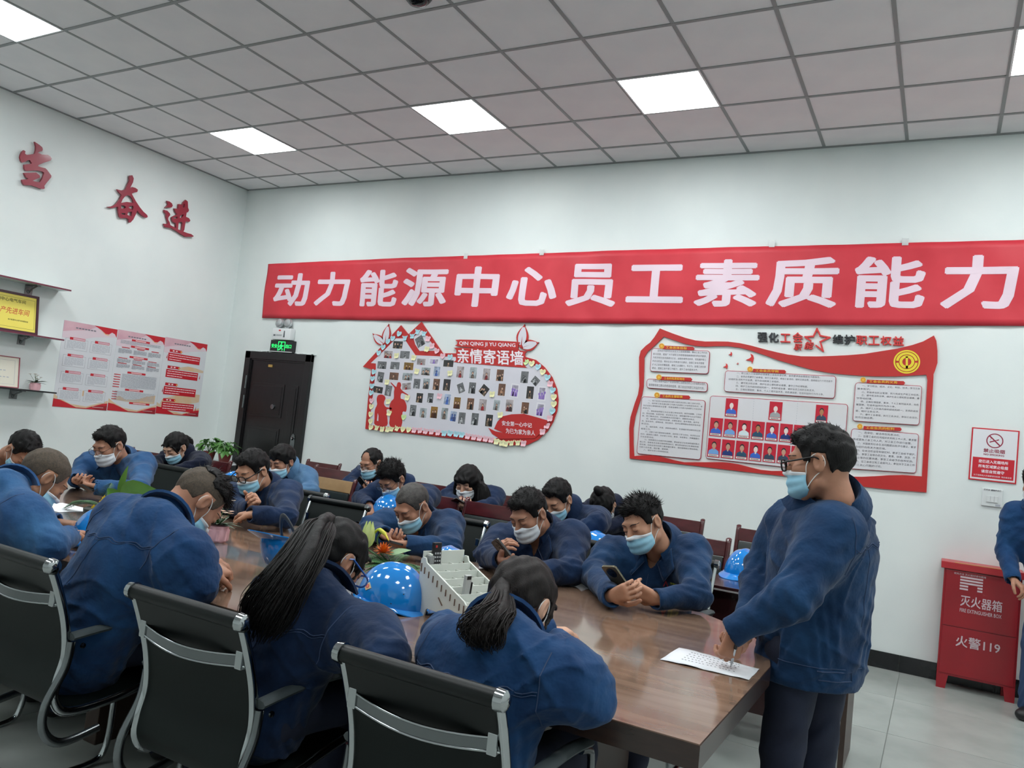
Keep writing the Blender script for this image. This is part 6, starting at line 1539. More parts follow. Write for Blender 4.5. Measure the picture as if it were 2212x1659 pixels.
v.cone((0, 0.0, 0.04), (0, 0.13, 0.035), 0.042, 0.040, 0.02, flat=(0, 0, 1), fs=1.15); v.cone((0, -0.02, 0.05), (0, -0.005, 0.10), 0.038, 0.036, 0.02)
_X, _Y, _Z = np.meshgrid(*v.ax, indexing='ij', sparse=True); v.D = np.maximum(v.D, 0.003-_Z+0*_X+0*_Y).astype(np.float32)
_P, _F = v.mesh(); SHOE = npmesh('shoe', _P, _F)
# ================================================================== the people
def look(x, y, down): v_ = Vector((x, y, 0)).normalized()*math.cos(math.radians(down)); v_.z = -math.sin(math.radians(down)); return v_
def fix(p, z0): p = Vector(p); p.z = max(p.z, z0); return p
TE = TZ+0.066   # height of a sleeve resting on the table
# --- far side of the table
person('f7', 'man with spiky black hair and blue mask holding up a grey phone at the table', (6.37, -2.82, .56), AY(1428, 1175, -2.93), AY(1390, 1130, -3.10), look(-.42, -1, 24), roll=0.22,
       shR=AY(1318, 1200, -2.96), shL=AY(1494, 1195, -2.95), elR=fix(AY(1283, 1262, -3.17), TE), wrR=AZ(1320, 1286, .818), elL=fix(AY(1505, 1285, -3.22), TE), wrL=AZ(1428, 1294, .818),
       jk=D_DENIM, sk='a', hair='short', colk=1.16, mask='b', hands={'R': dict(d=(.75, -.35, .35), n=(.25, .9, .3), curl=0.75), 'L': dict(d=(-.85, -.2, .2), n=(-.2, .85, .35), curl=0.75)}, vox=0.0075, emblem=True, pockets=True, open_=0.13, tuft=(620, 0.034, 0.9), bulk=1.04)
person('f6', 'man with short black hair and pale mask, second from right at the table', (5.82, -2.86, .56), AY(1175, 1152, -2.92), AY(1143, 1110, -3.08), look(-.22, -1, 32), roll=0.08,
       shR=AY(1083, 1168, -2.97), shL=AY(1236, 1160, -2.95), elR=fix(AY(1052, 1215, -3.2), TE), wrR=fix(AY(1080, 1215, -3.38), .85), elL=fix(AY(1235, 1240, -3.2), TE), wrL=fix(AY(1150, 1240, -3.42), TE),
       jk=D_NAVY, sk='b', hair='short', colk=1.12, mask='w', hands={'R': dict(d=(.3, -.5, .75), n=(.9, .4, .2), curl=0.8), 'L': dict(d=(-.9, -.3, -.1), n=(0, .3, -1), curl=0.5)}, vox=0.0075, emblem=True, pockets=True, open_=0.10, tuft=(500, 0.018, 0.5))
person('f5', 'man with cropped greying hair and blue mask behind the flower arrangement', (5.05, -2.86, .56), AY(917, 1133, -2.95), AY(891, 1093, -3.12), look(-.15, -1, 36),
       shR=AY(842, 1135, -2.99), shL=AY(970, 1135, -2.97), elR=fix(AY(797, 1160, -3.15), TE), wrR=fix(AY(826, 1172, -3.36), .85), elL=fix(AY(972, 1190, -3.25), TE), wrL=fix(AY(888, 1192, -3.40), .835),
       jk=D_DENIM, sk='b', hair='crop', hairm=M_GREYH, mask='b', hands={'R': dict(d=(.8, -.4, -.1), n=(.2, .3, .9), curl=0.8), 'L': dict(d=(-.9, -.2, -.05), n=(-.1, .3, .9), curl=0.8)}, colk=1.12, vox=0.008, emblem=True, pockets=True, open_=0.13)
person('f3', 'man in navy with black glasses and blue mask, arms folded at the table', (3.84, -2.9, .56), AY(580, 1052, -3.05), AY(547, 1017, -3.20), look(-.05, -1, 26),
       shR=AY(505, 1072, -3.12), shL=AY(622, 1068, -3.07), elR=fix(AY(497, 1105, -3.27), TE), wrR=fix(AY(540, 1098, -3.42), .86), elL=fix(AY(618, 1118, -3.33), TE), wrL=fix(AY(552, 1112, -3.50), .84),
       jk=D_NAVY, sk='a', hair='short', mask='b', glasses='black', hands={'R': dict(d=(.6, -.2, .7), n=(.1, -.9, .1), curl=1.1), 'L': dict(d=(-.95, .1, -.1), n=(0, .2, -1), curl=0.5)}, vox=0.009, emblem=True)
person('f1', 'man in mid blue jacket with glasses and white mask looking at a phone', (2.50, -2.95, .56), AY(262, 994, -3.15), AY(238, 962, -3.30), look(.05, -1, 26),
       shR=AY(195, 1003, -3.2), shL=AY(308, 1005, -3.17), elR=fix(AY(168, 1034, -3.35), TE), wrR=fix(AY(163, 1050, -3.55), .85), elL=fix(AY(300, 1058, -3.43), TE), wrL=fix(AY(218, 1056, -3.58), .84),
       jk=D_BLUE, sk='b', hair='short', mask='w', glasses='thin', hands={'R': dict(d=(.8, -.4, -.1), n=(.2, .3, .8), curl=0.9), 'L': dict(d=(-.9, -.2, .0), n=(-.1, .3, .8), curl=0.9)}, colk=1.12, vox=0.010, pockets=True)
person('f0', 'dark haired man with bowed head at the far left end of the table', (1.95, -3.78, .56), AY(8, 1012, -3.62), AY(48, 972, -3.72), look(1, .1, 52),
       elR=(2.36, -4.1, TE), wrR=(2.56, -3.95, .83), elL=(2.42, -3.45, TE), wrL=(2.62, -3.62, .83), face=(1, .05), jk=D_DARK, sk='b', hair='short', mask='b', vox=0.012)
# --- near side of the table, backs to the camera
person('n3', 'woman with low ponytail and white mask, nearest to the camera, back turned', (6.54, -4.81, .56), AY(1090, 1352, -4.80), AY(1124, 1306, -4.64), look(.12, 1, 42),
       shR=AY(1208, 1464, -4.80), shL=AY(972, 1412, -4.80), elR=AZ(1272, 1510, TE-.012), wrR=(6.62, -4.46, .83), elL=(6.30, -4.58, TE), wrL=(6.50, -4.34, .83), face=(0.02, 1), fem=True,
       jk=D_MID, sk='c', hair='tied', hairm=M_HAIRB, mask='w', hands={'R': dict(d=(-.9, .25, .0), n=(0, -.2, -.9), curl=0.6)}, vox=0.0065, seam=2,
       tail=('soft', (-0.01, -0.100, -0.008), [AY(1076, 1318, -4.83), AY(1052, 1342, -4.90), AY(1038, 1366, -4.92), AY(1048, 1386, -4.92)], 190, (0.042, 0.022, 0.026)), bulk=1.08)
person('n2', 'woman with very long black ponytail and blue reflecting glasses, back turned', (5.84, -4.81, .56), AY(692, 1268, -4.80), AY(722, 1208, -4.64), look(.25, 1, 36),
       shR=AY(800, 1375, -4.80), shL=AY(592, 1345, -4.80), elR=AZ(835, 1424, TE-.005), wrR=(5.92, -4.60, .83), elL=(5.62, -4.60, TE), wrL=(5.76, -4.50, .83), face=(0.1, 1), fem=True,
       jk=D_NAVY, sk='b', hair='tied', mask='w', glasses='blue', hands={'R': dict(d=(-1, .05, 0), n=(0, -.1, -1), curl=.5), 'L': dict(d=(.9, .1, 0), n=(0, -.1, -1), curl=.5)}, vox=0.0068, seam=2,
       tail=('thick', (-0.02, -0.085, 0.075), [AY(683, 1150, -4.78), AY(652, 1205, -4.90), AY(610, 1266, -4.97), AY(578, 1318, -4.99), AY(560, 1366, -4.98)], 300, (0.062, 0.022, 0.028)), bulk=1.04)
person('n1', 'man with shaved sides and thick black top bending over, back turned', (4.98, -4.81, .56), AY(350, 1112, -4.79), AY(424, 1083, -4.60), look(.28, 1, 52),
       shR=AY(392, 1200, -4.79), shL=AY(262, 1125, -4.78), elR=AZ(418, 1268, TE), wrR=AZ(447, 1240, .83), elL=(4.96, -4.62, TE), wrL=(5.14, -4.52, .83), face=(0.15, 1),
       jk=D_MID, sk='b', hair='fade', tuft=(700, 0.028, 0.3), colk=.92, mask='b', vox=0.0075, seam=2, hands={'R': dict(d=(-.2, .9, .0), n=(-.3, -.2, -.9), curl=0.9)}, bulk=1.14, neckw=1.05)
person('n0', 'man with shaved head in faded blue jacket, leftmost on the near side', (4.10, -4.81, .56), AY(20, 1040, -4.79), AY(92, 1032, -4.60), look(.22, 1, 42),
       shR=AY(52, 1118, -4.79), shL=AY(-50, 1070, -4.78), elR=AZ(105, 1178, TE), wrR=AZ(146, 1160, .83), elL=(4.08, -4.6, TE), wrL=(4.22, -4.5, .83), face=(0.15, 1),
       jk=D_BLUE, sk='d', hair='crop', colk=.9, hairm=M_FUZZ, mask='b', vox=0.0085, seam=True, bulk=1.08)
# --- front audience row
person('b2', 'young man with thick messy hair resting his hand on the front desk', (4.25, -1.88, .56), AY(878, 1050, -1.99), AY(848, 1034, -2.13), look(-.1, -1, 40),
       elR=fix(AY(778, 1080, -2.14), .80), wrR=fix(AY(796, 1092, -2.30), .80), elL=fix(AY(912, 1090, -2.2), .82), wrL=(4.42, -2.36, .80), jk=D_NAVY, sk='b', hair='thick', mask='b', glasses='thin', vox=0.010, pockets=True,
       hands={'R': dict(d=(.5, -.5, -.5), n=(.1, .3, -1), curl=0.5)}, tuft=(700, 0.03, 0.8), kneeR=(4.14, -2.2, .5), kneeL=(4.36, -2.2, .5))
person('b4', 'man with receding cropped hair in the middle of the front audience row', (5.38, -1.85, .56), AY(1236, 1098, -2.0), AY(1205, 1078, -2.14), look(-.15, -1, 36),
       elR=(5.28, -2.28, .82), wrR=(5.44, -2.42, .80), elL=fix(AY(1290, 1130, -2.15), .82), wrL=(5.56, -2.40, .80), jk=D_NAVY, sk='a', hair='short', mask='b', vox=0.010, kneeR=(5.28, -2.2, .5), kneeL=(5.5, -2.2, .5))
person('f4', 'man in a light blue shirt with wavy black hair near the door', (2.95, -1.85, .56), AY(640, 1012, -2.0), AY(610, 997, -2.12), look(.0, -1, 22),
       shL=AY(662, 1032, -1.98), elR=(2.90, -2.25, .82), wrR=(3.05, -2.4, .80), elL=fix(AY(672, 1062, -2.1), .82), wrL=(3.3, -2.36, .8), jk=D_LIGHT, sk='b', hair='bowl', mask='b', vox=0.011, kneeR=(2.85, -2.2, .5), kneeL=(3.05, -2.2, .5))
person('f2', 'woman in dark navy with fringe and small ponytail near the left wall', (1.98, -1.9, .56), AY(404, 978, -2.0), AY(380, 966, -2.13), look(.05, -1, 34),
       elR=fix(AY(338, 1000, -2.2), .83), wrR=(2.05, -2.38, .80), elL=fix(AY(432, 1002, -2.15), .83), wrL=(2.2, -2.38, .8), jk=D_DARK, sk='c', hair='tied', mask='b', fem=True, vox=0.011,
       tail=('soft', (-0.015, -0.10, 0.045), [AY(403, 944, -2.0), AY(411, 952, -1.99), AY(413, 962, -1.99)], 60, (0.016, 0.014, 0.01)), kneeR=(1.9, -2.2, .5), kneeL=(2.1, -2.2, .5))
# --- back audience row
person('b1', 'balding man with glasses holding a phone in the back audience row', (3.30, -1.0, .56), AY(822, 1022, -1.25), AY(803, 1000, -1.38), look(-.1, -1, 24),
       elR=AY(756, 1046, -1.45), wrR=AY(784, 1062, -1.62), elL=AY(872, 1045, -1.42), wrL=AY(814, 1064, -1.62), jk=D_NAVY, sk='b', hair='bald', mask='b', glasses='thin', vox=0.011,
       hands={'R': dict(d=(.8, -.3, .3), n=(.1, .3, .9), curl=0.7), 'L': dict(d=(-.8, -.3, .2), n=(-.1, .3, .9), curl=0.7)})
person('b3', 'woman with long loose black hair hiding half her face, holding a phone', (4.28, -1.0, .56), AY(1030, 1055, -1.25), AY(1010, 1042, -1.38), look(.12, -1, 26), fem=True,
       elR=AY(965, 1072, -1.38), wrR=AY(990, 1096, -1.58), elL=AY(1062, 1090, -1.38), wrL=AY(1020, 1099, -1.58), jk=D_NAVY, sk='c', hair='loose', mask='w', vox=0.010, hs=(1.02, 1.02, 1.04),
       hands={'R': dict(d=(.7, -.3, .3), n=(.1, .3, .9), curl=0.7), 'L': dict(d=(-.8, -.3, .2), n=(-.1, .3, .9), curl=0.7)},
       tail=('none', (0.055, -0.03, 0.03), [AY(1040, 1050, -1.37), AY(1046, 1080, -1.40), AY(1046, 1100, -1.40)], 90, (0.035, 0.035, 0.02)))
person('b5', 'woman with high hair bun bent far forward in the back audience row', (5.36, -0.9, .56), AY(1335, 1092, -1.2), AY(1303, 1090, -1.36), look(.0, -1, 66), fem=True,
       elR=(5.25, -1.42, .86), wrR=(5.42, -1.52, .84), elL=AY(1345, 1130, -1.38), wrL=(5.55, -1.5, .84), jk=D_DARK, sk='c', hair='bun', mask='w', vox=0.011)
# --- standing
_st = person('st', 'standing man with black glasses and blue mask signing a paper at the table', (7.18, -3.58, .80), AY(1795, 1078, -3.66), AY(1772, 1000, -3.76), look(-1, .08, 10), roll=0.0,
       shR=AY(1708, 1140, -3.50), shL=AY(1800, 1152, -3.82), elR=AY(1652, 1222, -3.50), wrR=AY(1612, 1340, -3.72), elL=AY(1712, 1290, -3.98), wrL=AY(1598, 1355, -4.00), face=(-.9, .42), legs='stand',
       jk=D_DENIM, sk='b', hair='short', mask='b', glasses='black', hands={'R': dict(d=(-.3, -.4, -.8), n=(-.3, -.8, .3), curl=1.0), 'L': dict(d=(-.2, .05, -1), n=(-.6, .75, -.1), curl=0.9)}, vox=0.0065, seam=2, bulk=1.2, hemz=0.69, neckw=0.95, colk=1.2, tuft=(520, 0.016, 0.3))
_jo = _st[1]; _dr = _st[2]; _k = Vector((0.35, 1, 0)).normalized(); _s = Vector((1, -0.35, 0)).normalized()
_c = Vector((7.2, -3.9, 0))
_dr([_c+_s*(-0.2+0.4*i/24)+Vector((0, 0, .775)) for i in range(25)], _k, 'hem_seam', M_STITCH, 0.0016)
_dr([_c+_s*(-0.02+0.10*i/8)+Vector((0, 0, .765)) for i in range(9)]+[_c+_s*(.09-.0*i)+Vector((0, 0, .765-.03*i/3)) for i in range(4)]+[_c+_s*(.08-0.10*i/8)+Vector((0, 0, .735)) for i in range(9)], _k, 'waist_tab_seam', M_STITCH, 0.0022)
for _x in (.07, .13): _dr([_c+_s*(_x+.009*math.cos(2*PI*i/12))+Vector((0, 0, .75+.009*math.sin(2*PI*i/12))) for i in range(13)], _k, 'button', M_FRAME, 0.005)
person('ed', 'person in blue work clothes standing at the right photo edge beside the fire cabinet', (8.22, -0.52, .82), AY(2243, 1092, -0.5), AY(2243, 1046, -0.56), look(-.5, -.9, 20),
       shR=AY(2196, 1112, -0.5), elR=AY(2172, 1190, -0.5), wrR=AY(2186, 1246, -0.66), elL=(8.44, -0.55, 1.02), wrL=(8.22, -0.74, .92), face=(-.35, -.94), legs='stand', jk=D_MID, tr=M_TRB, sk='b', hair='short', mask='w', vox=0.011, hemz=0.78, bulk=0.98,
       hands={'R': dict(d=(.6, -.4, -.5), n=(.3, -.3, -.8), curl=0.7)})
# ================================================================== phones, papers, helmets, flowers
m_phs = mat('phone_glass', (16, 17, 20), 0.1, coat=0.3)
def phone(label, c, nrm, up, m_back, screen=None, cam=True):
    c = Vector(c); n = Vector(nrm).normalized(); u = Vector(up); u = (u-n*u.dot(n)).normalized(); r = u.cross(n)
    M_ = Matrix((r, u, n)).transposed().to_4x4(); M_.translation = c
    t = thing('phone', label, 'phone', tuple(c), 'phones in hands')
    MB().prism(rrect(-.037, -.08, .037, .08, .011), -.004, .004, M_).build('case', m_back, t)
    MB().prism(rrect(-.0345, -.0775, .0345, .0775, .009), .004, .0046, M_).build('screen', screen or m_phs, t)
    if cam:
        cm = MB().prism(circ(.0, .045, .022, 20, .026), -.0056, -.004, M_).build('camera_ring', m_phs, t)
        for dx, dz in ((-.008, .053), (.008, .053), (0, .036)): MB().prism(circ(dx, dz, .006, 12), -.0064, -.0055, M_).build('lens', mat('lens_dark', (8, 8, 12), 0.05), cm)
    return t
m_pg = mat('phone_champagne', (122, 116, 98), 0.22, metal=0.6); m_pk = mat('phone_black', (26, 27, 30), 0.25); m_pw = mat('phone_white', (214, 208, 214), 0.3)
m_scr = mat('phone_screen_lit', (190, 170, 200), 0.2, emit=(200, 180, 210), estr=0.35); m_scb = mat('phone_screen_blue', (90, 150, 210), 0.2, emit=(110, 170, 230), estr=0.5)
phone('grey gold phone with round black camera held up by the spiky haired man', AY(1334, 1252, -3.47), (.1, .70, .70), (-.3, -.58, .62), m_pg)
phone('black phone held by the man second from right at the table', AY(1092, 1197, -3.44), (.3, .8, .6), (-.2, .25, .7), m_pk)
phone('black phone between the hands of the grey haired man', AY(848, 1174, -3.44), (0, .3, 1), (-.6, .6, .1), m_pk, cam=False)
phone('black phone held by the man with the white mask', AY(185, 1054, -3.62), (.1, .5, .9), (-.6, .5, .3), m_pk, cam=False)
phone('phone with black case held by the balding man', AY(788, 1049, -1.67), (.2, .8, .5), (-.3, .3, .7), m_pk)
phone('phone with bright blue screen held by the long haired woman', AY(988, 1084, -1.63), (.1, .5, .9), (-.3, .6, .4), m_pk, m_scb, False)
phone('white phone of the woman with the low ponytail, corner visible', AY(1183, 1403, -4.36), (.1, -.35, .9), (.2, .9, .4), m_pw, m_scr, False)
t = thing('phone', 'black phone lying on the front desk by the young man', 'phone', (4.2, -2.38, .756))
M_ = Matrix.Translation((4.23, -2.36, .760)) @ Matrix.Rotation(-.3, 4, 'Z'); MB().prism(rrect(-.037, -.08, .037, .08, .011), -.004, .003, M_).build('case', m_pk, t); MB().prism(rrect(-.034, -.077, .034, .077, .009), .003, .0035, M_).build('screen', m_phs, t)
# paper the man signs
m_pap = mat('paper_white', (232, 234, 238), 0.7, col2=(226, 229, 234), nscale=6)
p0, p1, p2, p3 = [AZ(x, y, TZ+.002) for x, y in ((1467, 1399), (1426, 1425), (1618, 1469), (1640, 1446))]
b = MB(); vv = []; n = 10
for i in range(n+1):
    for j in range(5):
        u, v_ = i/n, j/4; q = p0.lerp(p3, u).lerp(p1.lerp(p2, u), v_); q.z = TZ+.0012+.004*math.sin(u*5)**2*(1-u)+.002*math.sin(u*11+v_*4)**2; vv.append(q)
b.add(vv, [(i*5+j, (i+1)*5+j, (i+1)*5+j+1, i*5+j+1) for i in range(n) for j in range(4)])
t = thing('paper_sheet', 'white sheet of paper under the pen of the standing man', 'paper', tuple((p0+p2)/2))
o = b.build('sheet', m_pap, t, True); s_ = o.modifiers.new('s', 'SOLIDIFY'); s_.thickness = 0.0008; s_.offset = 1
b = MB(); random.seed(4)
for k in range(5):
    u = .2+.0*k; v_ = .2+k*.14
    while u < .8:
        a = p0.lerp(p3, u).lerp(p1.lerp(p2, u), v_); d = p0.lerp(p3, u+.02).lerp(p1.lerp(p2, u+.02), v_); a.z = d.z = TZ+.0075
        b.tube([a, d], .0007, 4); u += random.uniform(.03, .06)
b.build('handwriting', m_ink, t, stuff=True)
t = thing('pen', 'silver and black pen touching the white paper', 'pen', tuple(AZ(1578, 1440, TZ)))
tip = AZ(1578, 1441, TZ+.008); top = AY(1597, 1368, -4.03)
MB().tube([tip, tip.lerp(top, .1), tip.lerp(top, .13), tip.lerp(top, .55)], [.0012, .003, .0048, .0048], 10).build('barrel', m_chr, t, 50)
MB().tube([tip.lerp(top, .55), tip.lerp(top, 1.0), tip.lerp(top, 1.02)], [.0055, .0055, .003], 10).build('cap', m_blk, t, 50)
t = thing('paper_sheet', 'white paper lying on the grey strip at the far left of table', 'paper', tuple(AZ(130, 1096, TZ)))
M_ = Matrix.Translation(AZ(128, 1096, TZ+.0005)); MB().prism([(-.15, -.1), (.16, -.1), (.16, .11), (-.15, .11)], 0, .0012, M_).build('sheet', m_pap, t)
# ------------------------------------------------------------------ helmets
m_hel = mat('helmet_blue', (20, 126, 208), 0.09, coat=0.8, spec=0.6)
m_hin = mat('helmet_inner', (40, 44, 48), 0.7)
def helmet_shell():
    b = MB(); nr, na = 13, 36; vv = []
    def ring(th, off):
        o = []
        for k in range(na):
            a = 2*PI*k/na; c, s_ = math.cos(a), math.sin(a)
            rx, ry = 0.108-off, 0.132-off; z = (0.142-off)*math.cos(th)
            r = math.sin(th)**0.92; x, y = rx*r*c, ry*r*s_
            if off == 0: z += 0.006*math.exp(-(x/0.016)**2)*(1 if th < 1.1 else max(0, (1.45-th)/.35))+0.003*math.exp(-((abs(x)-.045)/.012)**2)*(1 if th < 1.0 else max(0, (1.4-th)/.4))
            o.append((x, y, z+0.012))
        return o
    rings = [ring(PI/2*i/nr+0.001, 0) for i in range(nr+1)]
    brim = []
    for w_, z in ((0.006, 0.004), (1, -0.004), (1.0, -0.008), (0.0, 0.0)):
        o = []
        for k in range(na):
            a = 2*PI*k/na; c, s_ = math.cos(a), math.sin(a); ex = (0.012+0.045*max(0, s_)**1.6) if w_ == 1 or w_ == 1.0 else w_ if w_ else -0.002
            o.append(((0.108+ex*.8)*c, (0.132+ex)*s_, 0.012+z-(0.018*max(0, s_)**2 if w_ >= 1 else 0.0)))
        brim.append(o)
    inner = [ring(PI/2*(nr-i)/nr+0.001, 0.004) for i in range(nr+1)]
    allr = rings+brim+inner
    for o in allr: vv += o
    ff = []
    for i in range(len(allr)-1):
        for k in range(na): ff.append((i*na+k, i*na+(k+1) % na, (i+1)*na+(k+1) % na, (i+1)*na+k))
    ff.append(tuple(range(na))); ff.append(tuple((len(allr)-1)*na+k for k in reversed(range(na))))
    b.add(vv, ff); return b.mesh('helmet_shell', 40)
HSH = helmet_shell()
hb_ = MB(); hb_.tube([(0.088*math.cos(a), 0.112*math.sin(a), 0.03) for a in [2*PI*k/24 for k in range(25)]], 0.008, 6, sx=.4)
for a in (0, PI/2): hb_.tube([(0.085*math.cos(a)*math.cos(u), 0.108*math.sin(a)*math.cos(u), 0.03+0.085*math.sin(u)) for u in [PI*k/12 for k in range(13)]], 0.008, 6, sx=.3)
HBAND = hb_.mesh('band', True)
MB_st = MB(); MB_st.tube(spath([(0.1, 0.01, 0.02), (0.085, 0.03, -0.03), (0.03, 0.05, -0.075), (-0.03, 0.05, -0.075), (-0.085, 0.03, -0.03), (-0.1, 0.01, 0.02)], 5), 0.016, 6, sx=.25); HSTRAP = MB_st.mesh('strap', True)
def helmet(label, c, rz, rx=0.0, ry=0.0, badge=False, strap=False, rel=False):
    t = thing('safety_helmet', label, 'helmet', tuple(c), 'blue safety helmets')
    M_ = Matrix.Translation(c) @ Matrix.Scale(0.95, 4) @ Matrix.Rotation(math.radians(rz), 4, 'Z') @ Matrix.Rotation(math.radians(rx), 4, 'X') @ Matrix.Rotation(math.radians(ry), 4, 'Y')
    def P_(nm, me, m):
        if not len(me.materials): me.materials.append(m)
        o = bpy.data.objects.new(nm, me); COL.objects.link(o); o.parent = t; o.matrix_parent_inverse = parent_inv(t); o.matrix_basis = M_; return o
    s_ = P_('shell', HSH, m_hel); P_('headband', HBAND, m_hin)
    if strap: P_('chin_strap', HSTRAP, m_hin)
    for sx in (-1, 1):
        for a, z in ((.35, .07), (.5, .09), (.2, .09), (.35, .105), (.05, .03)):
            x, y = 0.108*math.cos(a)*sx, 0.132*math.sin(a); r = math.sqrt(max(0, 1-((z-.012)/.142)**2))
            q = M_ @ Vector((x*r*1.0, y*r, z)); nrm = (M_.to_3x3() @ Vector((x/0.0117, y/0.0174, (z-.012)/0.02))).normalized()
            Mq = nrm.to_track_quat('Z', 'Y').to_matrix().to_4x4(); Mq.translation = q
            MB().lathe([(0.0, 0.0008), (0.0022, 0.0006), (0.0024, -.001)], 8, Mq).build('vent_hole' if z > .05 else 'rivet', m_blk if z > .05 else m_chr, s_)
    if badge:
        a, z = badge; d = Vector((0.108*math.cos(a), 0.132*math.sin(a), 0)); r = math.sqrt(1-((z-.012)/.142)**2); q = Vector((d.x*r, d.y*r, z)); nrm = Vector((q.x/0.0117, q.y/0.0174, (z-.012)/0.02)).normalized()
        Mq = M_ @ Matrix.Translation(q) @ nrm.to_track_quat('Z', 'Y').to_matrix().to_4x4()
        e = MB().prism([(-.02, 0), (0, -.016), (.02, 0), (0, .016)], -0.001, .0012, Mq).build('badge', mat('badge_cream', (206, 188, 150), 0.5), s_)
        MB().prism(circ(0, 0, .008, 16), .0012, .0016, Mq).build('badge_mark', mat('badge_red', (190, 70, 50), 0.5), s_)
        MB().prism(circ(0, 0, .0045, 12, .0065), .0016, .0019, Mq).build('badge_centre', mat('badge_pink', (214, 130, 116), 0.5), s_)
    return t, M_
c = AZ(842, 1306, TZ+.012); helmet('blue safety helmet with diamond badge beside the white desk organizer', (c.x, c.y, TZ+.012), -58, -9, 0, badge=(-.85, .06))
helmet('upside down blue safety helmet with chin strap on the grey table strip', (AZ(622, 1244, TZ).x, AZ(622, 1244, TZ).y, TZ+.155), -30, 176, 8, strap=True)
c = AZ(985, 1212, TZ+.01); helmet('pale blue topped helmet showing just above the desk organizer', (AZ(962, 1262, TZ).x, AZ(962, 1262, TZ).y, TZ+.012), 200)
c = AZ(222, 1172, TZ+.01); helmet('blue safety helmet behind the back of the bending man', (c.x, c.y, TZ+.012), 150)
t, M_ = helmet('blue safety helmet with yellow label on the middle front desk', (AY(838, 1098, -2.2).x, -2.2, .767), 180)
hx_ = M_ @ Vector((0.03, 0.12, .03))
for k, (nm, mm_, z0, z1) in enumerate((('label', mat('label_yellow', (190, 186, 50), .5), .018, .045), ('label_mark', mat('label_navy', (30, 50, 96), .5), .047, .075))):
    b = MB(); vv = []
    for i in range(7):
        a = 1.75+.55*i/6
        for z in (z0, z1): r = math.sqrt(1-((z-.012)/.142)**2)*1.006+.004; w_ = 1 if k == 0 else 1; vv.append(M_ @ Vector((0.108*math.cos(a)*r, 0.132*math.sin(a)*r, z)))
    b.add(vv, [(2*i, 2*i+2, 2*i+3, 2*i+1) for i in range(6)]); b.build(nm, mm_, t)
helmet('blue safety helmet behind the chair of the spiky haired man', (5.82, -2.28, .767), 170)
helmet('blue safety helmet on the desk beside the standing man, rightmost', (AZ(1606, 1243, .767).x, AZ(1606, 1243, .767).y, .767), 165)
helmet('blue safety helmet behind the empty chair at far left', (2.95, -2.36, .767), 190)
# ------------------------------------------------------------------ white stepped organizer with remotes
m_org = mat('organizer_white', (216, 220, 212), 0.55, col2=(208, 213, 205), nscale=8); m_burn = mat('slot_brown', (110, 88, 76), 0.7)
oc = Vector((6.10, -4.16, TZ)); OM = Matrix.Translation(oc) @ Matrix.Rotation(math.radians(-18), 4, 'Z') @ Matrix.Scale(.8, 4)
# local: x along the depth (stepping down towards +x), y across
t = thing('desk_organizer', 'white stepped wooden desk organizer holding two remote controls', 'organizer', tuple(oc))
prof = [(-.16, 0), (-.105, 0), (-.095, .028), (-.085, .035), (.085, .035), (.095, .028), (.105, 0), (.16, 0), (.165, .02), (.165, .105), (.15, .118), (-.125, .225), (-.135, .245), (-.155, .245), (-.165, .235), (-.165, .02)]
for y in (-.125, .117):
    MM = OM @ Matrix.Translation((0, y, 0)) @ Matrix.Rotation(PI/2, 4, 'X') @ Matrix.Translation((0, 0, -.004 if y < 0 else -.004))
    sp_ = MB().prism(prof, -.004, .004, MM).build('side_panel', m_org, t)
    q = MB()
    for k in range(9):
        x = -.13+k*.032; z = .19-k*.0125; q.box((x-.0012, -.0045, z-.014), (x+.0012, .0045, z+.014), OM @ Matrix.Translation((0, y+.0, 0)))
    for x, z in ((-.155, .05), (.155, .04), (-.155, .2), (.155, .085)): q.box((x-.0015, -.0045, z-.018), (x+.0015, .0045, z+.018), OM @ Matrix.Translation((0, y+.0, 0)))
    q.box((-.02, -.0045, -.0015), (.02, .0045, .0015), OM @ Matrix.Translation((0, y, .085)) @ Matrix.Rotation(.75, 4, 'Y'))
    q.build('slots', m_burn, sp_, stuff=True)
MB().box((-.163, -.12, .01), (-.157, .115, .27), OM, bev=.001).build('back_panel', m_org, t)
MB().box((.157, -.12, .01), (.163, .115, .105), OM, bev=.001).build('front_panel', m_org, t)
MB().box((-.157, -.12, .04), (.157, .115, .046), OM).build('floor_board', m_org, t)
for k in range(6):
    x = -.157+k*.052; z = .232-k*.0215
    MB().box((x+.049, -.12, .046), (x+.053, .115, z-.012), OM).build('riser', m_org, t)
    for j in range(-1, 3):
        y = j*.06-.03
        MB().box((x+.002, y-.002, .046), (x+.049, y+.002, z-.016), OM).build('divider', m_org, t)
m_rem = mat('remote_black', (26, 26, 28), 0.4); m_btn = mat('remote_button', (170, 172, 174), 0.5)
t = thing('remote_control', 'long black remote with many grey buttons standing in the organizer', 'remote control', tuple(OM @ Vector((-.13, -.055, .1))))
RM = OM @ Matrix.Translation((-.131, -.06, .06)) @ Matrix.Rotation(-.06, 4, 'Y')
MB().box((-.009, -.022, 0), (.009, .022, .25), RM, bev=.004).build('body', m_rem, t)
RB = RM @ Matrix.Rotation(0, 4, 'Z')
q = MB()
for i in range(10):
    for j in range(3): q.box((-.004+.013, -.016+j*.0125, .05+i*.0165), (.0105, -.0085+j*.0125, .058+i*.0165), RM)
q.build('buttons', m_btn, t, stuff=True); MB().box((.0085, -.014, .228), (.011, -.005, .238), RM).build('power_button', mat('power_red', (180, 40, 40), .5), t)
t = thing('remote_control', 'thin silver white remote in the front slot of the organizer', 'remote control', tuple(OM @ Vector((.07, -.06, .1))))
RM = OM @ Matrix.Translation((.085, -.07, .05)) @ Matrix.Rotation(.08, 4, 'Y')
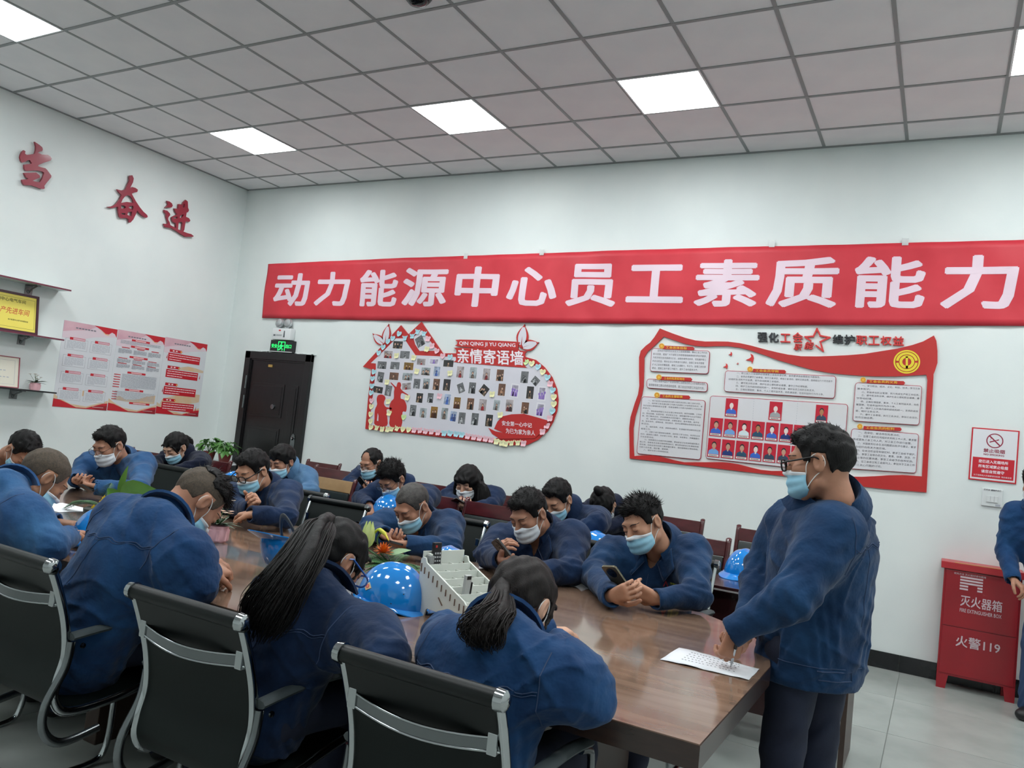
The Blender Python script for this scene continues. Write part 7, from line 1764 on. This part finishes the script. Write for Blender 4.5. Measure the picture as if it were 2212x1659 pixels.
MB().box((-.008, -.016, 0), (.008, .016, .165), RM, bev=.003).build('body', mat('remote_silver', (176, 180, 178), .35), t); MB().box((-.0085, -.011, .147), (.0085, .012, .162), RM).build('tip', m_rem, t)
MB().box((-.004, .018, .02), (.008, .026, .135), RM, bev=.002).build('black_back', m_rem, t)
# a small tray of clear film cup behind, silver marker
t = thing('marker_holder', 'silver translucent marker box in the rear slot of the organizer', 'stationery', tuple(OM @ Vector((-.13, -.1, .15))))
MB().box((-.152, -.112, .06), (-.118, -.088, .255), OM, bev=.003).build('case', mat('marker_grey', (156, 160, 160), .25, metal=.4), t); MB().box((-.146, -.106, .255), (-.124, -.094, .262), OM).build('lid', m_org, t)
# ------------------------------------------------------------------ flowers
m_stem = mat('stem_green', (60, 100, 50), 0.5); m_fern = mat('fern_green', (44, 86, 50), 0.5, col2=(60, 108, 60), nscale=20); m_fernl = mat('fern_pale', (92, 128, 96), 0.5, col2=(110, 146, 112), nscale=20)
m_lily = mat('petal_cream', (226, 232, 168), 0.5, col2=(200, 220, 130), nscale=9); m_oran = mat('petal_orange', (226, 140, 40), 0.6, col2=(214, 90, 30), nscale=40); m_yelf = mat('petal_yellow', (238, 204, 40), 0.5); m_gy = mat('petal_greenyellow', (150, 190, 60), 0.5, col2=(236, 210, 70), nscale=8)
m_big = mat('big_leaf', (96, 146, 50), 0.4, col2=(76, 128, 44), nscale=6)
def blade(b, p, d, up, L, W, bend=.3, n=5):
    p = Vector(p); d = Vector(d).normalized(); up = Vector(up); s_ = d.cross(up).normalized(); up = s_.cross(d); vv = []
    for i in range(n+1):
        u = i/n; w_ = W*math.sin(PI*min(1, .06+.92*u**.8)); q = p+d*L*u-up*bend*L*u*u; vv += [q-s_*w_+up*w_*.3, q, q+s_*w_+up*w_*.3]
    ff = []
    for i in range(n): a = 3*i; ff += [(a, a+1, a+4, a+3), (a+1, a+2, a+5, a+4)]
    b.add(vv, ff)
def fern(t, p, d, L, m, nm='fern_frond', k=16, W=.05):
    p = Vector(p); d = Vector(d).normalized(); s_ = d.cross(Vector((0, 0, 1))).normalized(); b = MB(); spine = [p+d*L*u-Vector((0, 0, 1))*L*.35*u*u for u in [i/k for i in range(k+1)]]
    b.tube(spine, .0018, 4)
    for i in range(2, k+1):
        w_ = W*math.sin(PI*(i/k)**.8*.9+.15)
        for sg in (-1, 1): blade(b, spine[i], s_*sg+d*.55, (0, 0, 1), w_, .006, .2, 2)
    return b.build(nm, m, t, True)
fc = Vector((5.52, -3.80, TZ))
t = thing('flower_arrangement', 'table flower arrangement with cream lily, orange bloom and fern leaves', 'flowers', tuple(fc), 'flower arrangements on the meeting table')
MB().lathe([(.05, 0), (.075, .01), (.08, .045), (.07, .05), (0, .05)], 20, Matrix.Translation(fc)).build('bowl', mat('bowl_dark', (40, 46, 40), .5), t, 40)
random.seed(9)
for k in range(14):
    a = 2*PI*k/14+random.uniform(-.2, .2); fern(t, fc+Vector((0, 0, .05)), (math.cos(a), math.sin(a), random.uniform(.15, .9)), random.uniform(.13, .22), m_fern, W=.045)
for x, y, m in ((905, 1262, m_fernl), (918, 1285, m_fernl)):
    e = AZ(x, y, TZ+.03); fern(t, fc+Vector((0.02, 0, .06)), e-(fc+Vector((0, 0, .02))), .30, m, k=20, W=.06)
lt = AY(792, 1185, fc.y-.02); hd_ = AY(795, 1163, fc.y-.02)
MB().tube([fc+Vector((0, 0, .05)), lt], .004, 6).build('stem', m_stem, t)
for k in range(6):
    b = MB(); a = 2*PI*k/6; blade(b, lt, Vector((.55*math.cos(a), .55*math.sin(a), 1.0)), (math.cos(a), math.sin(a), -.5), .11, .022, .4); b.build('petal', m_lily, t, True)
st_ = AY(822, 1195, fc.y); top = AY(826, 1148, fc.y)
b = MB(); b.tube(spath([fc+Vector((0, 0, .05)), st_, AY(815, 1165, fc.y), top], 4), .0035, 6); b.build('stem', m_stem, t)
b = MB(); b.tube(spath([AY(808, 1152, fc.y), AY(818, 1144, fc.y), AY(830, 1152, fc.y), AY(840, 1168, fc.y)], 5), [.006]*6+[.009]*5+[.007, .005, .004, .003, .002], 8); b.build('curved_bud', m_gy, t, True)
ob = AY(828, 1195, fc.y-.02)
for k in range(46):
    b = MB(); a = k*2.4; el = (k/46)*1.5; d = Vector((math.cos(a)*math.cos(el), math.sin(a)*math.cos(el), math.sin(el)*.9+.1)); blade(b, ob, d, (0, 0, 1), .048, .008, .1, 2); b.build('petal', m_oran, t, True)
e = AY(860, 1193, fc.y+.02)
b = MB(); blade(b, AY(838, 1200, fc.y), e-AY(838, 1200, fc.y), (0, -.5, 1), .10, .024, .1, 6); b.build('leaf', mat('leaf_pale', (124, 156, 112), .5), t, True)
for x, y in ((789, 1205), (795, 1215), (812, 1240), (800, 1225)):
    b = MB(); blade(b, fc+Vector((0, 0, .06)), AY(x, y, fc.y-.06)-fc-Vector((0, 0, .06)), (0, 0, 1), .14, .02, .15, 4); b.build('leaf', m_lv[0], t, True)
MB().box((-.008, -.006, -.004), (.008, .006, .012), Matrix.Translation(AY(788, 1212, fc.y-.08))).build('green_clip', mat('clip_green', (120, 220, 60), .5), t)
# second arrangement at left
f2 = AZ(262, 1118, TZ); f2 = Vector((3.75, -3.95, TZ))
t = thing('flower_arrangement', 'table flower arrangement with large green leaf and yellow blooms at left', 'flowers', tuple(f2), 'flower arrangements on the meeting table')
MB().lathe([(.05, 0), (.075, .01), (.08, .045), (.07, .05), (0, .05)], 20, Matrix.Translation(f2)).build('bowl', mat('bowl_dark', (40, 46, 40), .5), t, 40)
for x, y, L, m, W in ((145, 1115, .33, m_fern, .05), (185, 1100, .26, m_fern, .05), (170, 1120, .30, m_fern, .045), (225, 1085, .2, m_fern, .045), (320, 1100, .2, m_fern, .045)):
    e = AY(x, y, f2.y); e.z = max(e.z, TZ+.03); fern(t, f2+Vector((0, 0, .06)), e-f2-Vector((0, 0, .0)), L, m, W=W, k=20)
for x, y, L, W in ((312, 1062, .2, .075), (268, 1022, .2, .022), (236, 1060, .16, .03), (318, 1085, .16, .045)):
    b = MB(); s0 = AY(258, 1078, f2.y); e = AY(x, y, f2.y-.03); blade(b, s0, e-s0, (.3, -1, .2), (e-s0).length*1.25, W, .1, 6); b.build('leaf', m_big, t, True)
MB().tube([f2+Vector((0, 0, .05)), AY(258, 1078, f2.y)], .005, 6).build('stem', m_stem, t)
for x, y in ((222, 1088), (205, 1100), (228, 1080)):
    q0 = AY(x, y, f2.y-.04)
    for k in range(7):
        b = MB(); a = 2*PI*k/7; blade(b, q0, (math.cos(a), -.4, math.sin(a)), (0, -1, 0), .026, .012, .2, 3); b.build('petal', m_yelf, t, True)
# pots with flowers
m_pink = mat('pot_pink', (222, 172, 180), .4)
def pinkpot(name, label, c, r, h, seed, fl, tall):
    t = thing(name, label, 'flower pot', tuple(c), 'pink pots of artificial flowers'); c = Vector(c); b = MB(); vv = []; n = 32
    for rr, z in ((.8, 0), (.97, .01), (1.02, h*.75), (.95, h*.8), (1.0, h), (.88, h), (.85, h*.8), (0.0, h*.78)):
        for k in range(n):
            a = 2*PI*k/n; f_ = 1+(.045*(1 if k % 4 < 2 else -1) if .005 < z < h*.78 else 0); vv.append(c+Vector((r*rr*f_*math.cos(a), r*rr*f_*math.sin(a), z)))
    ff = []
    for i in range(7):
        for k in range(n): ff.append((i*n+k, i*n+(k+1) % n, (i+1)*n+(k+1) % n, (i+1)*n+k))
    b.add(vv, ff); b.build('pot', m_pink, t, 35); random.seed(seed)
    for k in range(16):
        a = 2*PI*k/16; bb = MB(); blade(bb, c+Vector((0, 0, h)), (math.cos(a), math.sin(a), random.uniform(.1, .5)), (0, 0, 1), r*random.uniform(1.7, 2.5), .012, .2, 3); bb.build('leaf', mat('leaf_dull', (58, 76, 60), .6, col2=(80, 98, 78), nscale=30), t, True)
    for k in range(fl):
        a = random.random()*6.28; rr = random.uniform(.1, 1.2)*r; q0 = c+Vector((rr*math.cos(a), rr*math.sin(a), h+random.uniform(.25, 1)*tall)); MB().tube([c+Vector((0, 0, h)), q0], .0012, 4).build('stem', m_stem, t)
        bb = MB()
        for j in range(6): an = j*1.05; blade(bb, q0, (math.cos(an), math.sin(an), .5), (0, 0, 1), .018, .0085, .2, 2)
        bb.build('bloom', mat('bloom_cream', (226, 208, 190), .6) if k % 2 else mat('bloom_pink', (220, 188, 170), .6), t, True)
pinkpot('flower_pot', 'pink ribbed pot of cream flowers on the meeting table strip', AZ(467, 1170, TZ), .052, .078, 3, 26, .12)
pinkpot('flower_pot', 'pink pot of dried flowers on the bottom wall shelf', (0.1, -2.25, 1.335), .045, .07, 5, 9, .08)
